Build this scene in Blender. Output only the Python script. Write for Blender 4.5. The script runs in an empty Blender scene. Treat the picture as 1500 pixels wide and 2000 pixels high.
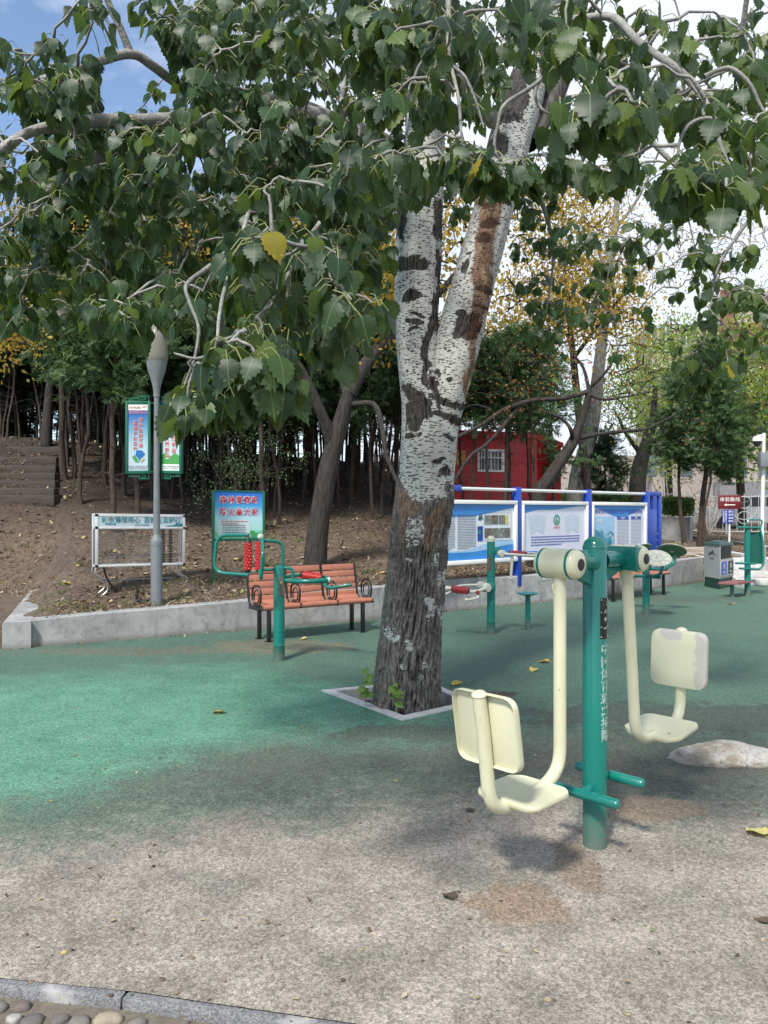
import bpy, bmesh, math, random
import numpy as np
from mathutils import Vector, Matrix
R = math.radians
PI = math.pi
random.seed(7)
rng = np.random.default_rng(11)
scene = bpy.context.scene
COL = scene.collection

# ------------------------------------------------------------------ camera
F, H = 1500.0, 1.6
cd = bpy.data.cameras.new('camera')
cd.sensor_fit = 'HORIZONTAL'; cd.sensor_width = 24.0; cd.lens = 24.0
cd.clip_start = 0.05; cd.clip_end = 3000
cam = bpy.data.objects.new('camera', cd); COL.objects.link(cam)
cam.location = (0, 0, H); cam.rotation_euler = (R(90), 0, 0)
scene.camera = cam
cd.dof.use_dof = False

# ------------------------------------------------------------------ light
SUN_EL, SUN_AZ = 50.0, 205.0          # azimuth clockwise from +Y; the sun stands behind the camera to the left
scene.view_settings.view_transform = 'Standard'
scene.view_settings.look = 'None'
scene.view_settings.exposure = 0.6
scene.view_settings.gamma = 1
world = bpy.data.worlds.new('World'); scene.world = world
world.use_nodes = True
wn, wl = world.node_tree.nodes, world.node_tree.links
wn.clear()
wo = wn.new('ShaderNodeOutputWorld'); bg = wn.new('ShaderNodeBackground')
sky = wn.new('ShaderNodeTexSky'); sky.sky_type = 'NISHITA'; sky.sun_disc = False
sky.sun_elevation = R(SUN_EL); sky.sun_rotation = R(SUN_AZ)
sky.air_density = 1.0; sky.dust_density = 0.6; sky.ozone_density = 1.6
tc = wn.new('ShaderNodeTexCoord')
mp = wn.new('ShaderNodeMapping'); mp.inputs['Scale'].default_value = (1.0, 1.0, 2.0); mp.inputs['Location'].default_value = (0.35, 0.1, 0.2)
nz = wn.new('ShaderNodeTexNoise'); nz.inputs['Scale'].default_value = 2.2; nz.inputs['Detail'].default_value = 7; nz.inputs['Roughness'].default_value = 0.62
sx = wn.new('ShaderNodeSeparateXYZ')
m1 = wn.new('ShaderNodeMath'); m1.operation = 'MULTIPLY_ADD'; m1.inputs[1].default_value = 0.62; m1.inputs[2].default_value = 0.05   # cloudier to the right
m2 = wn.new('ShaderNodeMath'); m2.operation = 'ADD'
rp = wn.new('ShaderNodeValToRGB')
rp.color_ramp.elements[0].position = 0.36; rp.color_ramp.elements[1].position = 0.60
mx = wn.new('ShaderNodeMix'); mx.data_type = 'RGBA'
mx.inputs['B'].default_value = (4.3, 4.65, 5.3, 1)
wl.new(tc.outputs['Generated'], mp.inputs['Vector']); wl.new(mp.outputs[0], nz.inputs['Vector'])
wl.new(tc.outputs['Generated'], sx.inputs[0]); wl.new(sx.outputs['X'], m1.inputs[0])
wl.new(nz.outputs['Fac'], m2.inputs[0]); wl.new(m1.outputs[0], m2.inputs[1])
wl.new(m2.outputs[0], rp.inputs[0]); wl.new(rp.outputs[0], mx.inputs['Factor'])
wl.new(sky.outputs[0], mx.inputs['A']); wl.new(mx.outputs['Result'], bg.inputs['Color'])
bg.inputs['Strength'].default_value = 0.15
wl.new(bg.outputs[0], wo.inputs['Surface'])
sd = bpy.data.lights.new('sun', 'SUN'); sd.energy = 3.6; sd.angle = R(7); sd.color = (1, 0.95, 0.87)
sun = bpy.data.objects.new('sun', sd); COL.objects.link(sun)
_a = R(SUN_AZ); SD = Vector((math.sin(_a) * math.cos(R(SUN_EL)), math.cos(_a) * math.cos(R(SUN_EL)), math.sin(R(SUN_EL))))
sun.rotation_euler = SD.to_track_quat('Z', 'Y').to_euler()
sun.location = SD * 30

# ------------------------------------------------------------------ helpers
def P(px, py, Z):
    return Vector(((px - 750) / F * Z, Z, H - (py - 1000) / F * Z))
def G(px, py, z=0.0):
    Z = (H - z) * F / (py - 1000.0)
    return Vector(((px - 750) / F * Z, Z, z))
def V(*a): return Vector(a)
def sstep(a, b, x):
    t = np.clip((np.asarray(x, float) - a) / (b - a), 0, 1)
    return t * t * (3 - 2 * t)

def vnoise(p, seed=0):
    """value noise in 0..1 of an (n,3) array"""
    p = np.asarray(p, float)
    i = np.floor(p).astype(np.int64); f = p - i; f = f * f * (3 - 2 * f)
    def h(a, b, c):
        n = (a * 374761393 + b * 668265263 + c * 2147483647 + seed * 1442695041) & 0xffffffff
        n = ((n ^ (n >> 13)) * 1274126177) & 0xffffffff
        return ((n ^ (n >> 16)) & 0xffff) / 65535.0
    r = 0
    for dx in (0, 1):
        for dy in (0, 1):
            for dz in (0, 1):
                w = (f[:, 0] if dx else 1 - f[:, 0]) * (f[:, 1] if dy else 1 - f[:, 1]) * (f[:, 2] if dz else 1 - f[:, 2])
                r = r + w * h(i[:, 0] + dx, i[:, 1] + dy, i[:, 2] + dz)
    return r
def fbm(p, oct=4, seed=0):
    p = np.asarray(p, float); a, s, t = 0.5, 0, 0
    for k in range(oct):
        s = s + a * vnoise(p * 2 ** k + 17.3 * k, seed + k); t += a; a *= 0.5
    return s / t

class NT:
    """small node helper for materials"""
    def __init__(s, name):
        s.m = bpy.data.materials.new(name); s.m.use_nodes = True
        s.n, s.l = s.m.node_tree.nodes, s.m.node_tree.links
        s.n.clear()
        s.out = s.n.new('ShaderNodeOutputMaterial'); s.b = s.n.new('ShaderNodeBsdfPrincipled')
        s.l.new(s.b.outputs[0], s.out.inputs[0])
    def new(s, t, **k):
        x = s.n.new(t)
        for a, v in k.items(): setattr(x, a, v)
        return x
    def lk(s, a, b): s.l.new(a, b)
    def set(s, sock, v):
        if isinstance(v, (int, float)): sock.default_value = v
        elif isinstance(v, tuple): sock.default_value = v if len(v) == 4 or len(v) != 3 or sock.type != 'RGBA' else (*v, 1)
        else: s.l.new(v, sock)
    def math(s, op, a, b=None, c=None, clamp=False):
        x = s.new('ShaderNodeMath', operation=op); x.use_clamp = clamp
        s.set(x.inputs[0], a)
        if b is not None: s.set(x.inputs[1], b)
        if c is not None: s.set(x.inputs[2], c)
        return x.outputs[0]
    def mix(s, f, a, b, blend='MIX'):
        x = s.new('ShaderNodeMix', data_type='RGBA', blend_type=blend)
        s.set(x.inputs['Factor'], f); s.set(x.inputs['A'], a); s.set(x.inputs['B'], b)
        return x.outputs['Result']
    def ramp(s, f, stops, interp='LINEAR'):
        x = s.new('ShaderNodeValToRGB'); x.color_ramp.interpolation = interp
        e = x.color_ramp.elements
        while len(e) > 1: e.remove(e[-1])
        for i, (p, c) in enumerate(stops):
            if i == 0: e[0].position = p; el = e[0]
            else: el = e.new(p)
            el.color = (c, c, c, 1) if isinstance(c, (int, float)) else (*c, 1) if len(c) == 3 else c
        s.set(x.inputs[0], f); return x.outputs[0]
    def coord(s, kind='Object'):
        return s.new('ShaderNodeTexCoord').outputs[kind]
    def pos(s): return s.new('ShaderNodeNewGeometry').outputs['Position']
    def mapping(s, v, scale=(1, 1, 1), loc=(0, 0, 0), rot=(0, 0, 0)):
        x = s.new('ShaderNodeMapping'); s.lk(v, x.inputs[0])
        x.inputs['Scale'].default_value = scale; x.inputs['Location'].default_value = loc; x.inputs['Rotation'].default_value = rot
        return x.outputs[0]
    def noise(s, v, scale, detail=3, rough=0.55, dist=0.0):
        x = s.new('ShaderNodeTexNoise'); s.lk(v, x.inputs['Vector'])
        x.inputs['Scale'].default_value = scale; x.inputs['Detail'].default_value = detail
        x.inputs['Roughness'].default_value = rough; x.inputs['Distortion'].default_value = dist
        return x.outputs['Fac']
    def vor(s, v, scale, feature='F1', out='Distance', rnd=1.0):
        x = s.new('ShaderNodeTexVoronoi', feature=feature); s.lk(v, x.inputs['Vector'])
        x.inputs['Scale'].default_value = scale; x.inputs['Randomness'].default_value = rnd
        return x.outputs[out]
    def sep(s, v):
        x = s.new('ShaderNodeSeparateXYZ'); s.lk(v, x.inputs[0]); return x.outputs
    def attr(s, name, out='Fac'):
        x = s.new('ShaderNodeAttribute', attribute_name=name); return x.outputs[out]
    def bump(s, h, strength=0.5, dist=0.01):
        x = s.new('ShaderNodeBump'); s.set(x.inputs['Height'], h)
        x.inputs['Strength'].default_value = strength; x.inputs['Distance'].default_value = dist
        s.lk(x.outputs[0], s.b.inputs['Normal'])
    def col(s, c): s.set(s.b.inputs['Base Color'], c)
    def rough(s, r): s.set(s.b.inputs['Roughness'], r)

def simple(name, c, rough=0.5, metal=0.0, var=0.12, scale=6.0, bump=0.0, bscale=60.0, bdist=0.002, coat=0.0, dirt=None, chips=None):
    t = NT(name); co = t.coord()
    n = t.noise(co, scale, 5, 0.6)
    f = t.ramp(n, [(0.25, 1 - var), (0.75, 1 + var * 0.5)])
    k = t.mix(1.0, (*c, 1), f, 'MULTIPLY')
    if dirt:
        dn = t.noise(co, dirt[1], 6, 0.7)
        k = t.mix(t.ramp(dn, [(dirt[2], 0.0), (dirt[2] + 0.12, dirt[3])]), k, (*dirt[0], 1))
    if chips:      # small knocks through the paint
        v_ = t.new('ShaderNodeTexVoronoi', feature='F1'); t.lk(t.mapping(co, (1, 1, .6)), v_.inputs['Vector']); v_.inputs['Scale'].default_value = chips[1]
        cr_ = t.sep(v_.outputs['Color'])['X']; th_ = t.math('MULTIPLY', t.ramp(cr_, [(.72, 0), (1, 1)]), .24)
        k = t.mix(t.ramp(t.math('SUBTRACT', v_.outputs['Distance'], th_), [(-.03, .9), (0.0, 0)]), k, (*chips[0], 1))
        sc_ = t.noise(t.mapping(co, (60, 60, 3)), 1.0, 2); k = t.mix(t.ramp(sc_, [(.70, 0), (.76, .35)]), k, (*chips[0], 1))
    t.col(k)
    t.rough(t.math('MULTIPLY_ADD', n, 0.2, rough - 0.1, clamp=True))
    t.b.inputs['Metallic'].default_value = metal
    t.b.inputs['Coat Weight'].default_value = coat
    if bump: t.bump(t.noise(co, bscale, 3), bump, bdist)
    return t.m

def printed(name, stops, rough=0.35, axis='Y', wave=0.0, wscale=2.0):
    """printed sheet: colour bands over the sheet's own UV"""
    t = NT(name); uv = t.coord('UV'); s = t.sep(uv)
    v = s[axis]
    if wave:
        n = t.noise(t.mapping(uv, (wscale, 0.4, 1)), 1.0, 2)
        v = t.math('ADD', v, t.math('MULTIPLY_ADD', n, wave * 2, -wave))
    t.col(t.ramp(v, stops)); t.rough(rough); return t.m

class MB:
    """collects shapes; build() links them as one mesh object"""
    def __init__(s): s.v = []; s.f = []; s.mi = []; s.uv = []; s.k = 0
    def add(s, vs, fs, uv=None):
        o = len(s.v)
        s.v.extend([tuple(v) for v in vs])
        for f in fs:
            s.f.append([o + i for i in f]); s.mi.append(s.k)
            s.uv.append([uv[i] for i in f] if uv else None)
        return s
    def quad(s, a, b, c, d):
        return s.add([a, b, c, d], [(0, 1, 2, 3)], [(0, 0), (1, 0), (1, 1), (0, 1)])
    def bm(s, bm, M=None):
        if M is not None: bmesh.ops.transform(bm, matrix=M, verts=bm.verts)
        bm.verts.index_update()
        s.add([v.co[:] for v in bm.verts], [[v.index for v in f.verts] for f in bm.faces]); bm.free(); return s
    def box(s, c, size, rz=0.0, bev=0.0, rot=None, seg=2):
        b = bmesh.new(); bmesh.ops.create_cube(b, size=1)
        bmesh.ops.scale(b, vec=size, verts=b.verts)
        if bev: bmesh.ops.bevel(b, geom=b.edges[:], offset=bev, segments=seg, profile=0.5, affect='EDGES')
        M = Matrix.Translation(c) @ (rot.to_4x4() if rot is not None else Matrix.Rotation(rz, 4, 'Z'))
        return s.bm(b, M)
    def tube(s, pts, r, n=12, cap=True, sub=1, round_end=False):
        pts = [Vector(p) for p in pts]
        rs = list(r) if hasattr(r, '__len__') else [r] * len(pts)
        if sub > 1: pts, rs = smooth_path(pts, rs, sub)
        if round_end:
            for e in (0, -1):
                d = (pts[0] - pts[1]).normalized() if e == 0 else (pts[-1] - pts[-2]).normalized()
                p0, r0 = pts[e], rs[e]
                ex = [(p0 + d * r0 * math.sin(a) * 0.6, r0 * math.cos(a)) for a in (R(35), R(65), R(85))]
                if e == 0: pts = [q for q, _ in ex[::-1]] + pts; rs = [q for _, q in ex[::-1]] + rs
                else: pts = pts + [q for q, _ in ex]; rs = rs + [q for _, q in ex]
        vs, fs = [], []
        up = None
        for i, p in enumerate(pts):
            t = (pts[min(i + 1, len(pts) - 1)] - pts[max(i - 1, 0)])
            if t.length < 1e-9: t = Vector((0, 0, 1))
            t.normalize()
            if up is None:
                up = Vector((0, 0, 1)) if abs(t.z) < 0.9 else Vector((0, 1, 0))
            x = up.cross(t)
            if x.length < 1e-4: x = Vector((1, 0, 0)).cross(t)
            x.normalize(); y = t.cross(x); up = y
            for k in range(n):
                a = 2 * PI * k / n
                vs.append(p + x * math.cos(a) * rs[i] + y * math.sin(a) * rs[i])
        m = len(pts)
        for i in range(m - 1):
            for k in range(n):
                k2 = (k + 1) % n
                fs.append((i * n + k, i * n + k2, (i + 1) * n + k2, (i + 1) * n + k))
        if cap:
            fs.append(tuple(range(n))[::-1]); fs.append(tuple((m - 1) * n + k for k in range(n)))
        return s.add(vs, fs)
    def lathe(s, prof, o, n=32, axis=(0, 0, 1), cap=True):
        """prof: (radius, height) pairs along axis from o"""
        a = Vector(axis).normalized(); x = a.orthogonal().normalized(); y = a.cross(x); o = Vector(o)
        vs, fs = [], []
        for r, h in prof:
            for k in range(n):
                t = 2 * PI * k / n
                vs.append(o + a * h + (x * math.cos(t) + y * math.sin(t)) * max(r, 1e-4))
        m = len(prof)
        for i in range(m - 1):
            for k in range(n):
                k2 = (k + 1) % n
                fs.append((i * n + k, i * n + k2, (i + 1) * n + k2, (i + 1) * n + k))
        if cap: fs.append(tuple(range(n))[::-1]); fs.append(tuple((m - 1) * n + k for k in range(n)))
        return s.add(vs, fs)
    def prism(s, pts, n, th):
        """planar outline pts (3D) extruded along n by th"""
        n = Vector(n).normalized() * th; k = len(pts)
        vs = [Vector(p) for p in pts] + [Vector(p) + n for p in pts]
        fs = [tuple(range(k))[::-1], tuple(range(k, 2 * k))] + [(i, (i + 1) % k, k + (i + 1) % k, k + i) for i in range(k)]
        return s.add(vs, fs)
    def build(s, name, m, parent=None, smooth=35, org=None):
        me = bpy.data.meshes.new(name)
        o = org if org is not None else (ORG.get(parent.name, Vector((0, 0, 0))) if parent else Vector((0, 0, 0)))
        me.from_pydata([(v[0] - o[0], v[1] - o[1], v[2] - o[2]) for v in s.v], [], s.f)
        for mm in (m if isinstance(m, (list, tuple)) else [m]): me.materials.append(mm)
        if any(s.mi): me.polygons.foreach_set('material_index', s.mi)
        if any(u is not None for u in s.uv):
            ul = me.uv_layers.new(name='UVMap'); flat = []
            for f, u in zip(s.f, s.uv):
                for i in range(len(f)): flat.extend(u[i] if u else (0, 0))
            ul.data.foreach_set('uv', flat)
        me.update()
        if smooth:
            me.shade_smooth(); me.set_sharp_from_angle(angle=R(smooth))
        ob = bpy.data.objects.new(name, me); COL.objects.link(ob)
        if parent: ob.parent = parent
        ORG[ob.name] = Vector(o)
        if not parent: ob.location = o
        return ob
ORG = {}
def smooth_path(pts, rs, sub):
    """Catmull-Rom resample"""
    q = [pts[0] * 2 - pts[1]] + list(pts) + [pts[-1] * 2 - pts[-2]]
    op, orr = [], []
    for i in range(len(pts) - 1):
        a, b, c, d = q[i], q[i + 1], q[i + 2], q[i + 3]
        for k in range(sub):
            t = k / sub
            op.append(0.5 * ((2 * b) + (c - a) * t + (2 * a - 5 * b + 4 * c - d) * t * t + (3 * b - a - 3 * c + d) * t ** 3))
            orr.append(rs[i] * (1 - t) + rs[i + 1] * t)
    op.append(pts[-1]); orr.append(rs[-1]); return op, orr
def fillet(pts, r, seg=5):
    """polyline with rounded corners of radius about r"""
    pts = [Vector(p) for p in pts]; out = [pts[0]]
    for i in range(1, len(pts) - 1):
        a, b, c = pts[i - 1], pts[i], pts[i + 1]
        d1, d2 = (a - b), (c - b); k = min(r, d1.length * 0.49, d2.length * 0.49)
        p1, p2 = b + d1.normalized() * k, b + d2.normalized() * k
        for j in range(seg + 1):
            t = j / seg; out.append(p1 * (1 - t) ** 2 + b * 2 * t * (1 - t) + p2 * t * t)
    out.append(pts[-1]); return out
def thing(name, label, cat, loc, group=None):
    o = bpy.data.objects.new(name, None); COL.objects.link(o); o.location = loc
    o.empty_display_size = 0.1
    o['label'] = label; o['category'] = cat
    if group: o['group'] = group
    ORG[o.name] = Vector(loc); return o
def tag(o, label, cat, group=None, kind=None):
    if label: o['label'] = label
    if cat: o['category'] = cat
    if group: o['group'] = group
    if kind: o['kind'] = kind
    return o
def copy_tree(o, loc, rz=0.0, sc=1.0, label=None, group=None):
    r = o.copy(); COL.objects.link(r); r.location = loc; r.rotation_euler = (0, 0, rz); r.scale = (sc, sc, sc)
    if label: r['label'] = label
    if group: r['group'] = group
    for ch in list(o.children):
        c = ch.copy(); COL.objects.link(c); c.parent = r
        for g in ch.children:
            d = g.copy(); COL.objects.link(d); d.parent = c
    return r

_tc = {}
def text_geo(body, size, bold=0.0, space=1.0):
    key = (body, bold, space)
    if key not in _tc:
        cu = bpy.data.curves.new('t', 'FONT'); cu.body = body; cu.size = 1.0
        cu.align_x = 'CENTER'; cu.align_y = 'CENTER'; cu.offset = bold; cu.resolution_u = 3; cu.space_character = space
        ob = bpy.data.objects.new('t', cu); COL.objects.link(ob)
        dg = bpy.context.evaluated_depsgraph_get(); me = ob.evaluated_get(dg).to_mesh()
        vs = [(v.co.x, v.co.y) for v in me.vertices]; fs = [tuple(p.vertices) for p in me.polygons]
        ob.evaluated_get(dg).to_mesh_clear()
        bpy.data.objects.remove(ob); bpy.data.curves.remove(cu)
        if vs:
            cx = (min(v[0] for v in vs) + max(v[0] for v in vs)) / 2
            vs = [(x - cx, y - 0.0) for x, y in vs]
        _tc[key] = (vs, fs)
    vs, fs = _tc[key]
    return [(x * size, y * size) for x, y in vs], fs
class Panel:
    """a flat sheet's own frame: origin o (centre), u right, v up, n out of its face"""
    def __init__(s, o, u, v):
        s.o, s.u, s.v = Vector(o), Vector(u).normalized(), Vector(v).normalized(); s.n = s.u.cross(s.v)
    def at(s, a, b, d=0.0): return s.o + s.u * a + s.v * b + s.n * d
    def rect(s, mb, a0, b0, a1, b1, d):
        mb.quad(s.at(a0, b0, d), s.at(a1, b0, d), s.at(a1, b1, d), s.at(a0, b1, d))
    def poly(s, mb, pts, d):
        mb.add([s.at(a, b, d) for a, b in pts], [tuple(range(len(pts)))])
    def disc(s, mb, a, b, r, d, n=24, r2=0):
        if r2:
            vs = [s.at(a + q * math.cos(2 * PI * k / n), b + q * math.sin(2 * PI * k / n), d) for q in (r, r2) for k in range(n)]
            mb.add(vs, [(k, (k + 1) % n, n + (k + 1) % n, n + k) for k in range(n)])
        else: s.poly(mb, [(a + r * math.cos(2 * PI * k / n), b + r * math.sin(2 * PI * k / n)) for k in range(n)], d)
    def text(s, mb, body, a, b, size, d, bold=0.0, space=1.0):
        vs, fs = text_geo(body, size, bold, space)
        mb.add([s.at(a + x, b + y, d) for x, y in vs], fs)
    def vtext(s, mb, body, a, b, size, pitch, d, bold=0.0):
        for i, ch in enumerate(body): s.text(mb, ch, a, b - i * pitch, size, d, bold)
    def box(s, mb, a0, b0, a1, b1, d0, d1, bev=0.0):
        c = s.at((a0 + a1) / 2, (b0 + b1) / 2, (d0 + d1) / 2)
        mb.box(c, (abs(a1 - a0), abs(b1 - b0), abs(d1 - d0)), rot=Matrix((s.u, s.v, s.n)).transposed(), bev=bev)
    def lines(s, mb, a0, a1, b0, rows, pitch, th, d, rnd):
        """rows of print too small to read"""
        for i in range(rows):
            x = a0; y = b0 - i * pitch
            while x < a1 - 0.006:
                w = rnd.uniform(0.02, 0.07); x2 = min(a1, x + w)
                if not (i == rows - 1 and x > a0 + (a1 - a0) * 0.6): s.rect(mb, x, y, x2, y + th, d)
                x = x2 + rnd.uniform(0.004, 0.012)

# ------------------------------------------------------------------ foliage helpers
def mesh_np(name, v, loops, starts, totals, mats, parent=None, mi=None, uv=None, attrs=None, org=(0, 0, 0), smooth=False):
    me = bpy.data.meshes.new(name)
    v = np.asarray(v, np.float32) - np.asarray(org, np.float32)
    me.vertices.add(len(v)); me.vertices.foreach_set('co', v.ravel())
    me.loops.add(len(loops)); me.loops.foreach_set('vertex_index', np.asarray(loops, np.int32))
    me.polygons.add(len(starts)); me.polygons.foreach_set('loop_start', np.asarray(starts, np.int32))
    try: me.polygons.foreach_set('loop_total', np.asarray(totals, np.int32))
    except Exception: pass
    for m in mats: me.materials.append(m)
    if mi is not None: me.polygons.foreach_set('material_index', np.asarray(mi, np.int32))
    me.polygons.foreach_set('use_smooth', np.full(len(starts), smooth, bool))
    me.update(calc_edges=True)
    if uv is not None:
        ul = me.uv_layers.new(name='UVMap'); ul.data.foreach_set('uv', np.asarray(uv, np.float32)[np.asarray(loops)].ravel())
    for k, a in (attrs or {}).items():
        at = me.attributes.new(k, 'FLOAT', 'POINT'); at.data.foreach_set('value', np.asarray(a, np.float32))
    me.validate()
    ob = bpy.data.objects.new(name, me); COL.objects.link(ob)
    if parent: ob.parent = parent
    ORG[ob.name] = Vector(org)
    return ob

class Cloud:
    """many copies of small templates merged into one mesh"""
    def __init__(s): s.V = []; s.L = []; s.S = []; s.T = []; s.M = []; s.U = []; s.R = []; s.nv = 0; s.nl = 0
    def add(s, tv, tf, tuv, pos, X, Y, Z, size, rnd, mi=0):
        """tv (k,3) template, placed at pos (n,3) with axes X,Y,Z (n,3)"""
        n, k = len(pos), len(tv)
        if n == 0: return
        v = (X[:, None, :] * tv[None, :, 0:1] + Y[:, None, :] * tv[None, :, 1:2] + Z[:, None, :] * tv[None, :, 2:3]) * size[:, None, None] + pos[:, None, :]
        s.V.append(v.reshape(-1, 3))
        lp = np.concatenate([np.array(f) for f in tf]); tt = np.array([len(f) for f in tf]); ts = np.concatenate([[0], np.cumsum(tt)[:-1]])
        s.L.append((lp[None] + (np.arange(n) * k)[:, None] + s.nv).ravel())
        s.S.append((ts[None] + (np.arange(n) * len(lp))[:, None] + s.nl).ravel())
        s.T.append(np.tile(tt, n)); s.M.append(np.full(n * len(tf), mi))
        s.U.append(np.tile(tuv, (n, 1))); s.R.append(np.repeat(rnd, k))
        s.nv += n * k; s.nl += n * len(lp)
    def raw(s, v, faces, mi=0, r=0.5, uv=None):
        v = np.asarray(v, float)
        if len(v) == 0: return
        s.V.append(v); lp = np.concatenate([np.array(f) for f in faces]) + s.nv
        tt = np.array([len(f) for f in faces]); s.L.append(lp); s.S.append(np.concatenate([[0], np.cumsum(tt)[:-1]]) + s.nl); s.T.append(tt)
        s.M.append(np.full(len(faces), mi)); s.U.append(np.zeros((len(v), 2)) if uv is None else uv); s.R.append(np.full(len(v), r) if np.isscalar(r) else r)
        s.nv += len(v); s.nl += len(lp)
    def build(s, name, mats, parent=None, org=(0, 0, 0), smooth=False):
        return mesh_np(name, np.concatenate(s.V), np.concatenate(s.L), np.concatenate(s.S), np.concatenate(s.T), mats, parent,
                       np.concatenate(s.M), np.concatenate(s.U), {'rnd': np.concatenate(s.R)}, org, smooth)

def nrm(a): return a / np.maximum(np.linalg.norm(a, axis=-1, keepdims=True), 1e-9)
def frames(Y, N):
    Y = nrm(Y); X = nrm(np.cross(Y, N)); return X, Y, np.cross(X, Y)

def leaf_template():
    o = [(0.0, 0.0), (.15, -.035), (.31, .03), (.33, .10), (.44, .15), (.40, .24), (.475, .32), (.39, .38), (.42, .50), (.31, .54), (.31, .66), (.20, .69), (.175, .81), (.07, .87), (0, 1.05)]
    mid = [(0, 0), (0, .22), (0, .48), (0, .74), (0, 1.04)]
    assign = [0, 0, 0, 1, 1, 1, 1, 2, 2, 2, 3, 3, 3, 4, 4]
    vs, uv = [], []
    def zz(x, y): return -0.30 * x * x - 0.05 * abs(x) - 0.24 * y * y + 0.10 * math.sin(6 * y) * abs(x)
    for x, y in mid: vs.append((x, y, zz(x, y))); uv.append((0.5, y))
    fs = []
    for sgn in (1, -1):
        b = len(vs); idx = []
        for i, (x, y) in enumerate(o[1:-1]):
            vs.append((x * sgn, y, zz(x, y))); uv.append((0.5 + x * sgn, y)); idx.append(b + i)
        chain = [0] + idx + [4]
        for i in range(len(chain) - 1):
            a0, a1 = assign[i], assign[i + 1]
            f = [chain[i], chain[i + 1]] + ([a1, a0] if a1 != a0 else [a0])
            g = []
            for q in f:
                if q not in g: g.append(q)
            if len(g) >= 3: fs.append(tuple(g if sgn > 0 else g[::-1]))
    return np.array(vs), fs, np.array(uv)
LEAF = leaf_template()
DIAM = (np.array([(0, 0, 0), (.3, .4, -.08), (0, 1, -.15), (-.3, .4, -.08)]), [(0, 1, 2), (0, 2, 3)], np.array([(0.5, 0), (1, .4), (.5, 1), (0, .4)]))
def spray_template(seed):
    """a flat feathery cypress spray"""
    r = random.Random(seed); vs, fs = [], []
    def blade(x, y, a, L, w, z):
        o = len(vs); c, s_ = math.cos(a), math.sin(a)
        for (u, t) in ((-w, 0), (w, 0), (w * .5, L), (-w * .3, L)):
            vs.append((x + u * c - t * s_, y + u * s_ + t * c, z - 0.25 * (y + t) ** 2 + r.uniform(-.03, .03)))
        fs.append((o, o + 1, o + 2, o + 3))
    blade(0, 0, 0, 1.0, .03, 0)
    for k in range(5):
        y = .12 + k * .17
        for sg in (-1, 1):
            blade(0, y, sg * -(0.75 + r.uniform(-.2, .2)), (.55 - .07 * k) * r.uniform(.7, 1.2), .05, r.uniform(-.06, .06))
    return np.array(vs), fs, np.zeros((len(vs), 2))
SPRAY = [spray_template(1), spray_template(2)]

def tube_np(pts, rs, n=5):
    """fast open tube for twigs"""
    pts = np.asarray(pts, float); rs = np.asarray(rs, float)
    t = np.gradient(pts, axis=0); t = nrm(t)
    ref = np.eye(3)[int(np.argmin(np.abs(t).max(axis=0)))][None]
    x = nrm(np.cross(ref, t)); y = np.cross(t, x)
    a = np.arange(n) * 2 * PI / n
    v = pts[:, None] + (x[:, None] * np.cos(a)[None, :, None] + y[:, None] * np.sin(a)[None, :, None]) * rs[:, None, None]
    m = len(pts); fs = []
    for i in range(m - 1):
        for k in range(n):
            k2 = (k + 1) % n; fs.append((i * n + k, i * n + k2, (i + 1) * n + k2, (i + 1) * n + k))
    return v.reshape(-1, 3), fs
# ------------------------------------------------------------------ materials of the setting
WALL = [(-4.405, 8.99, .311), (-1.857, 10.43, .404), (-.406, 11.27, .47), (.99, 12.37, .495), (3.66, 14.2, .50), (7.34, 17.65, .56)]
wx = np.array([w[0] for w in WALL]); wy = np.array([w[1] for w in WALL]); wzv = np.array([w[2] for w in WALL])
def yw(x):
    x = np.asarray(x, float)
    r = np.interp(x, wx, wy)
    r = np.where(x < wx[0], np.minimum(wy[0] + (wx[0] - x) * 2.38, 12.0), r)
    return np.where(x > wx[-1], wy[-1] + (x - wx[-1]) * 0.6, r)
def terr(x, y):
    x = np.asarray(x, float); y = np.asarray(y, float)
    w = np.interp(x, wx, wzv); d = np.maximum(y - yw(x) - .2, 0) * 0.84
    u = x / np.maximum(y, 1)
    s = 0.27 - 0.17 * sstep(-0.02, 0.12, u) - 0.05 * sstep(0.15, 0.3, u)
    left = x < wx[0]
    dl = np.maximum(y - (wy[0] + (x - wx[0]) * 0.565) - .2, 0) * 0.84
    s = s + 0.035 * sstep(-0.3, -0.42, u)
    side = sstep(0.1, 2.4, y - yw(x))
    h = w - 0.03 + np.where(left, s * dl * side, s * d * (0.55 + 0.45 * sstep(0, 3.5, d)))
    cap = 3.5 - 2.4 * sstep(-0.1, 0.25, u)
    h = np.where(h > cap - .4, cap - .4 + .4 * np.tanh((h - cap + .4) / .4), h)
    back = np.maximum(y - 23, 0)
    h = h - (0.12 * back) * (1 - sstep(0.02, 0.2, u)) * (h > 0)
    h = np.maximum(h, 0.2)
    return h
def T(px, Z):
    """point on the hillside seen in column px at depth Z"""
    x = (px - 750) / F * Z
    return Vector((x, Z, float(terr(x, Z))))

# rubber safety surface -------------------------------------------------
t = NT('rubber_granules'); p = t.pos(); s = t.sep(p)
n1 = t.noise(p, 0.9, 5, 0.62); n2 = t.noise(p, 3.2, 5, 0.65); g1 = t.vor(p, 190, 'F1', 'Color'); g = t.sep(g1)['X']
gb = t.vor(t.mapping(p, (1, 1, 1), (3, 1, 0)), 75, 'F1', 'Color'); gg = t.sep(gb)['Y']
green = t.mix(t.ramp(n2, [(0.3, 0), (0.7, 1)]), (0.058, 0.172, 0.110, 1), (0.096, 0.232, 0.158, 1))
dull = t.mix(n2, (0.038, 0.100, 0.070, 1), (0.075, 0.126, 0.092, 1))
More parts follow.
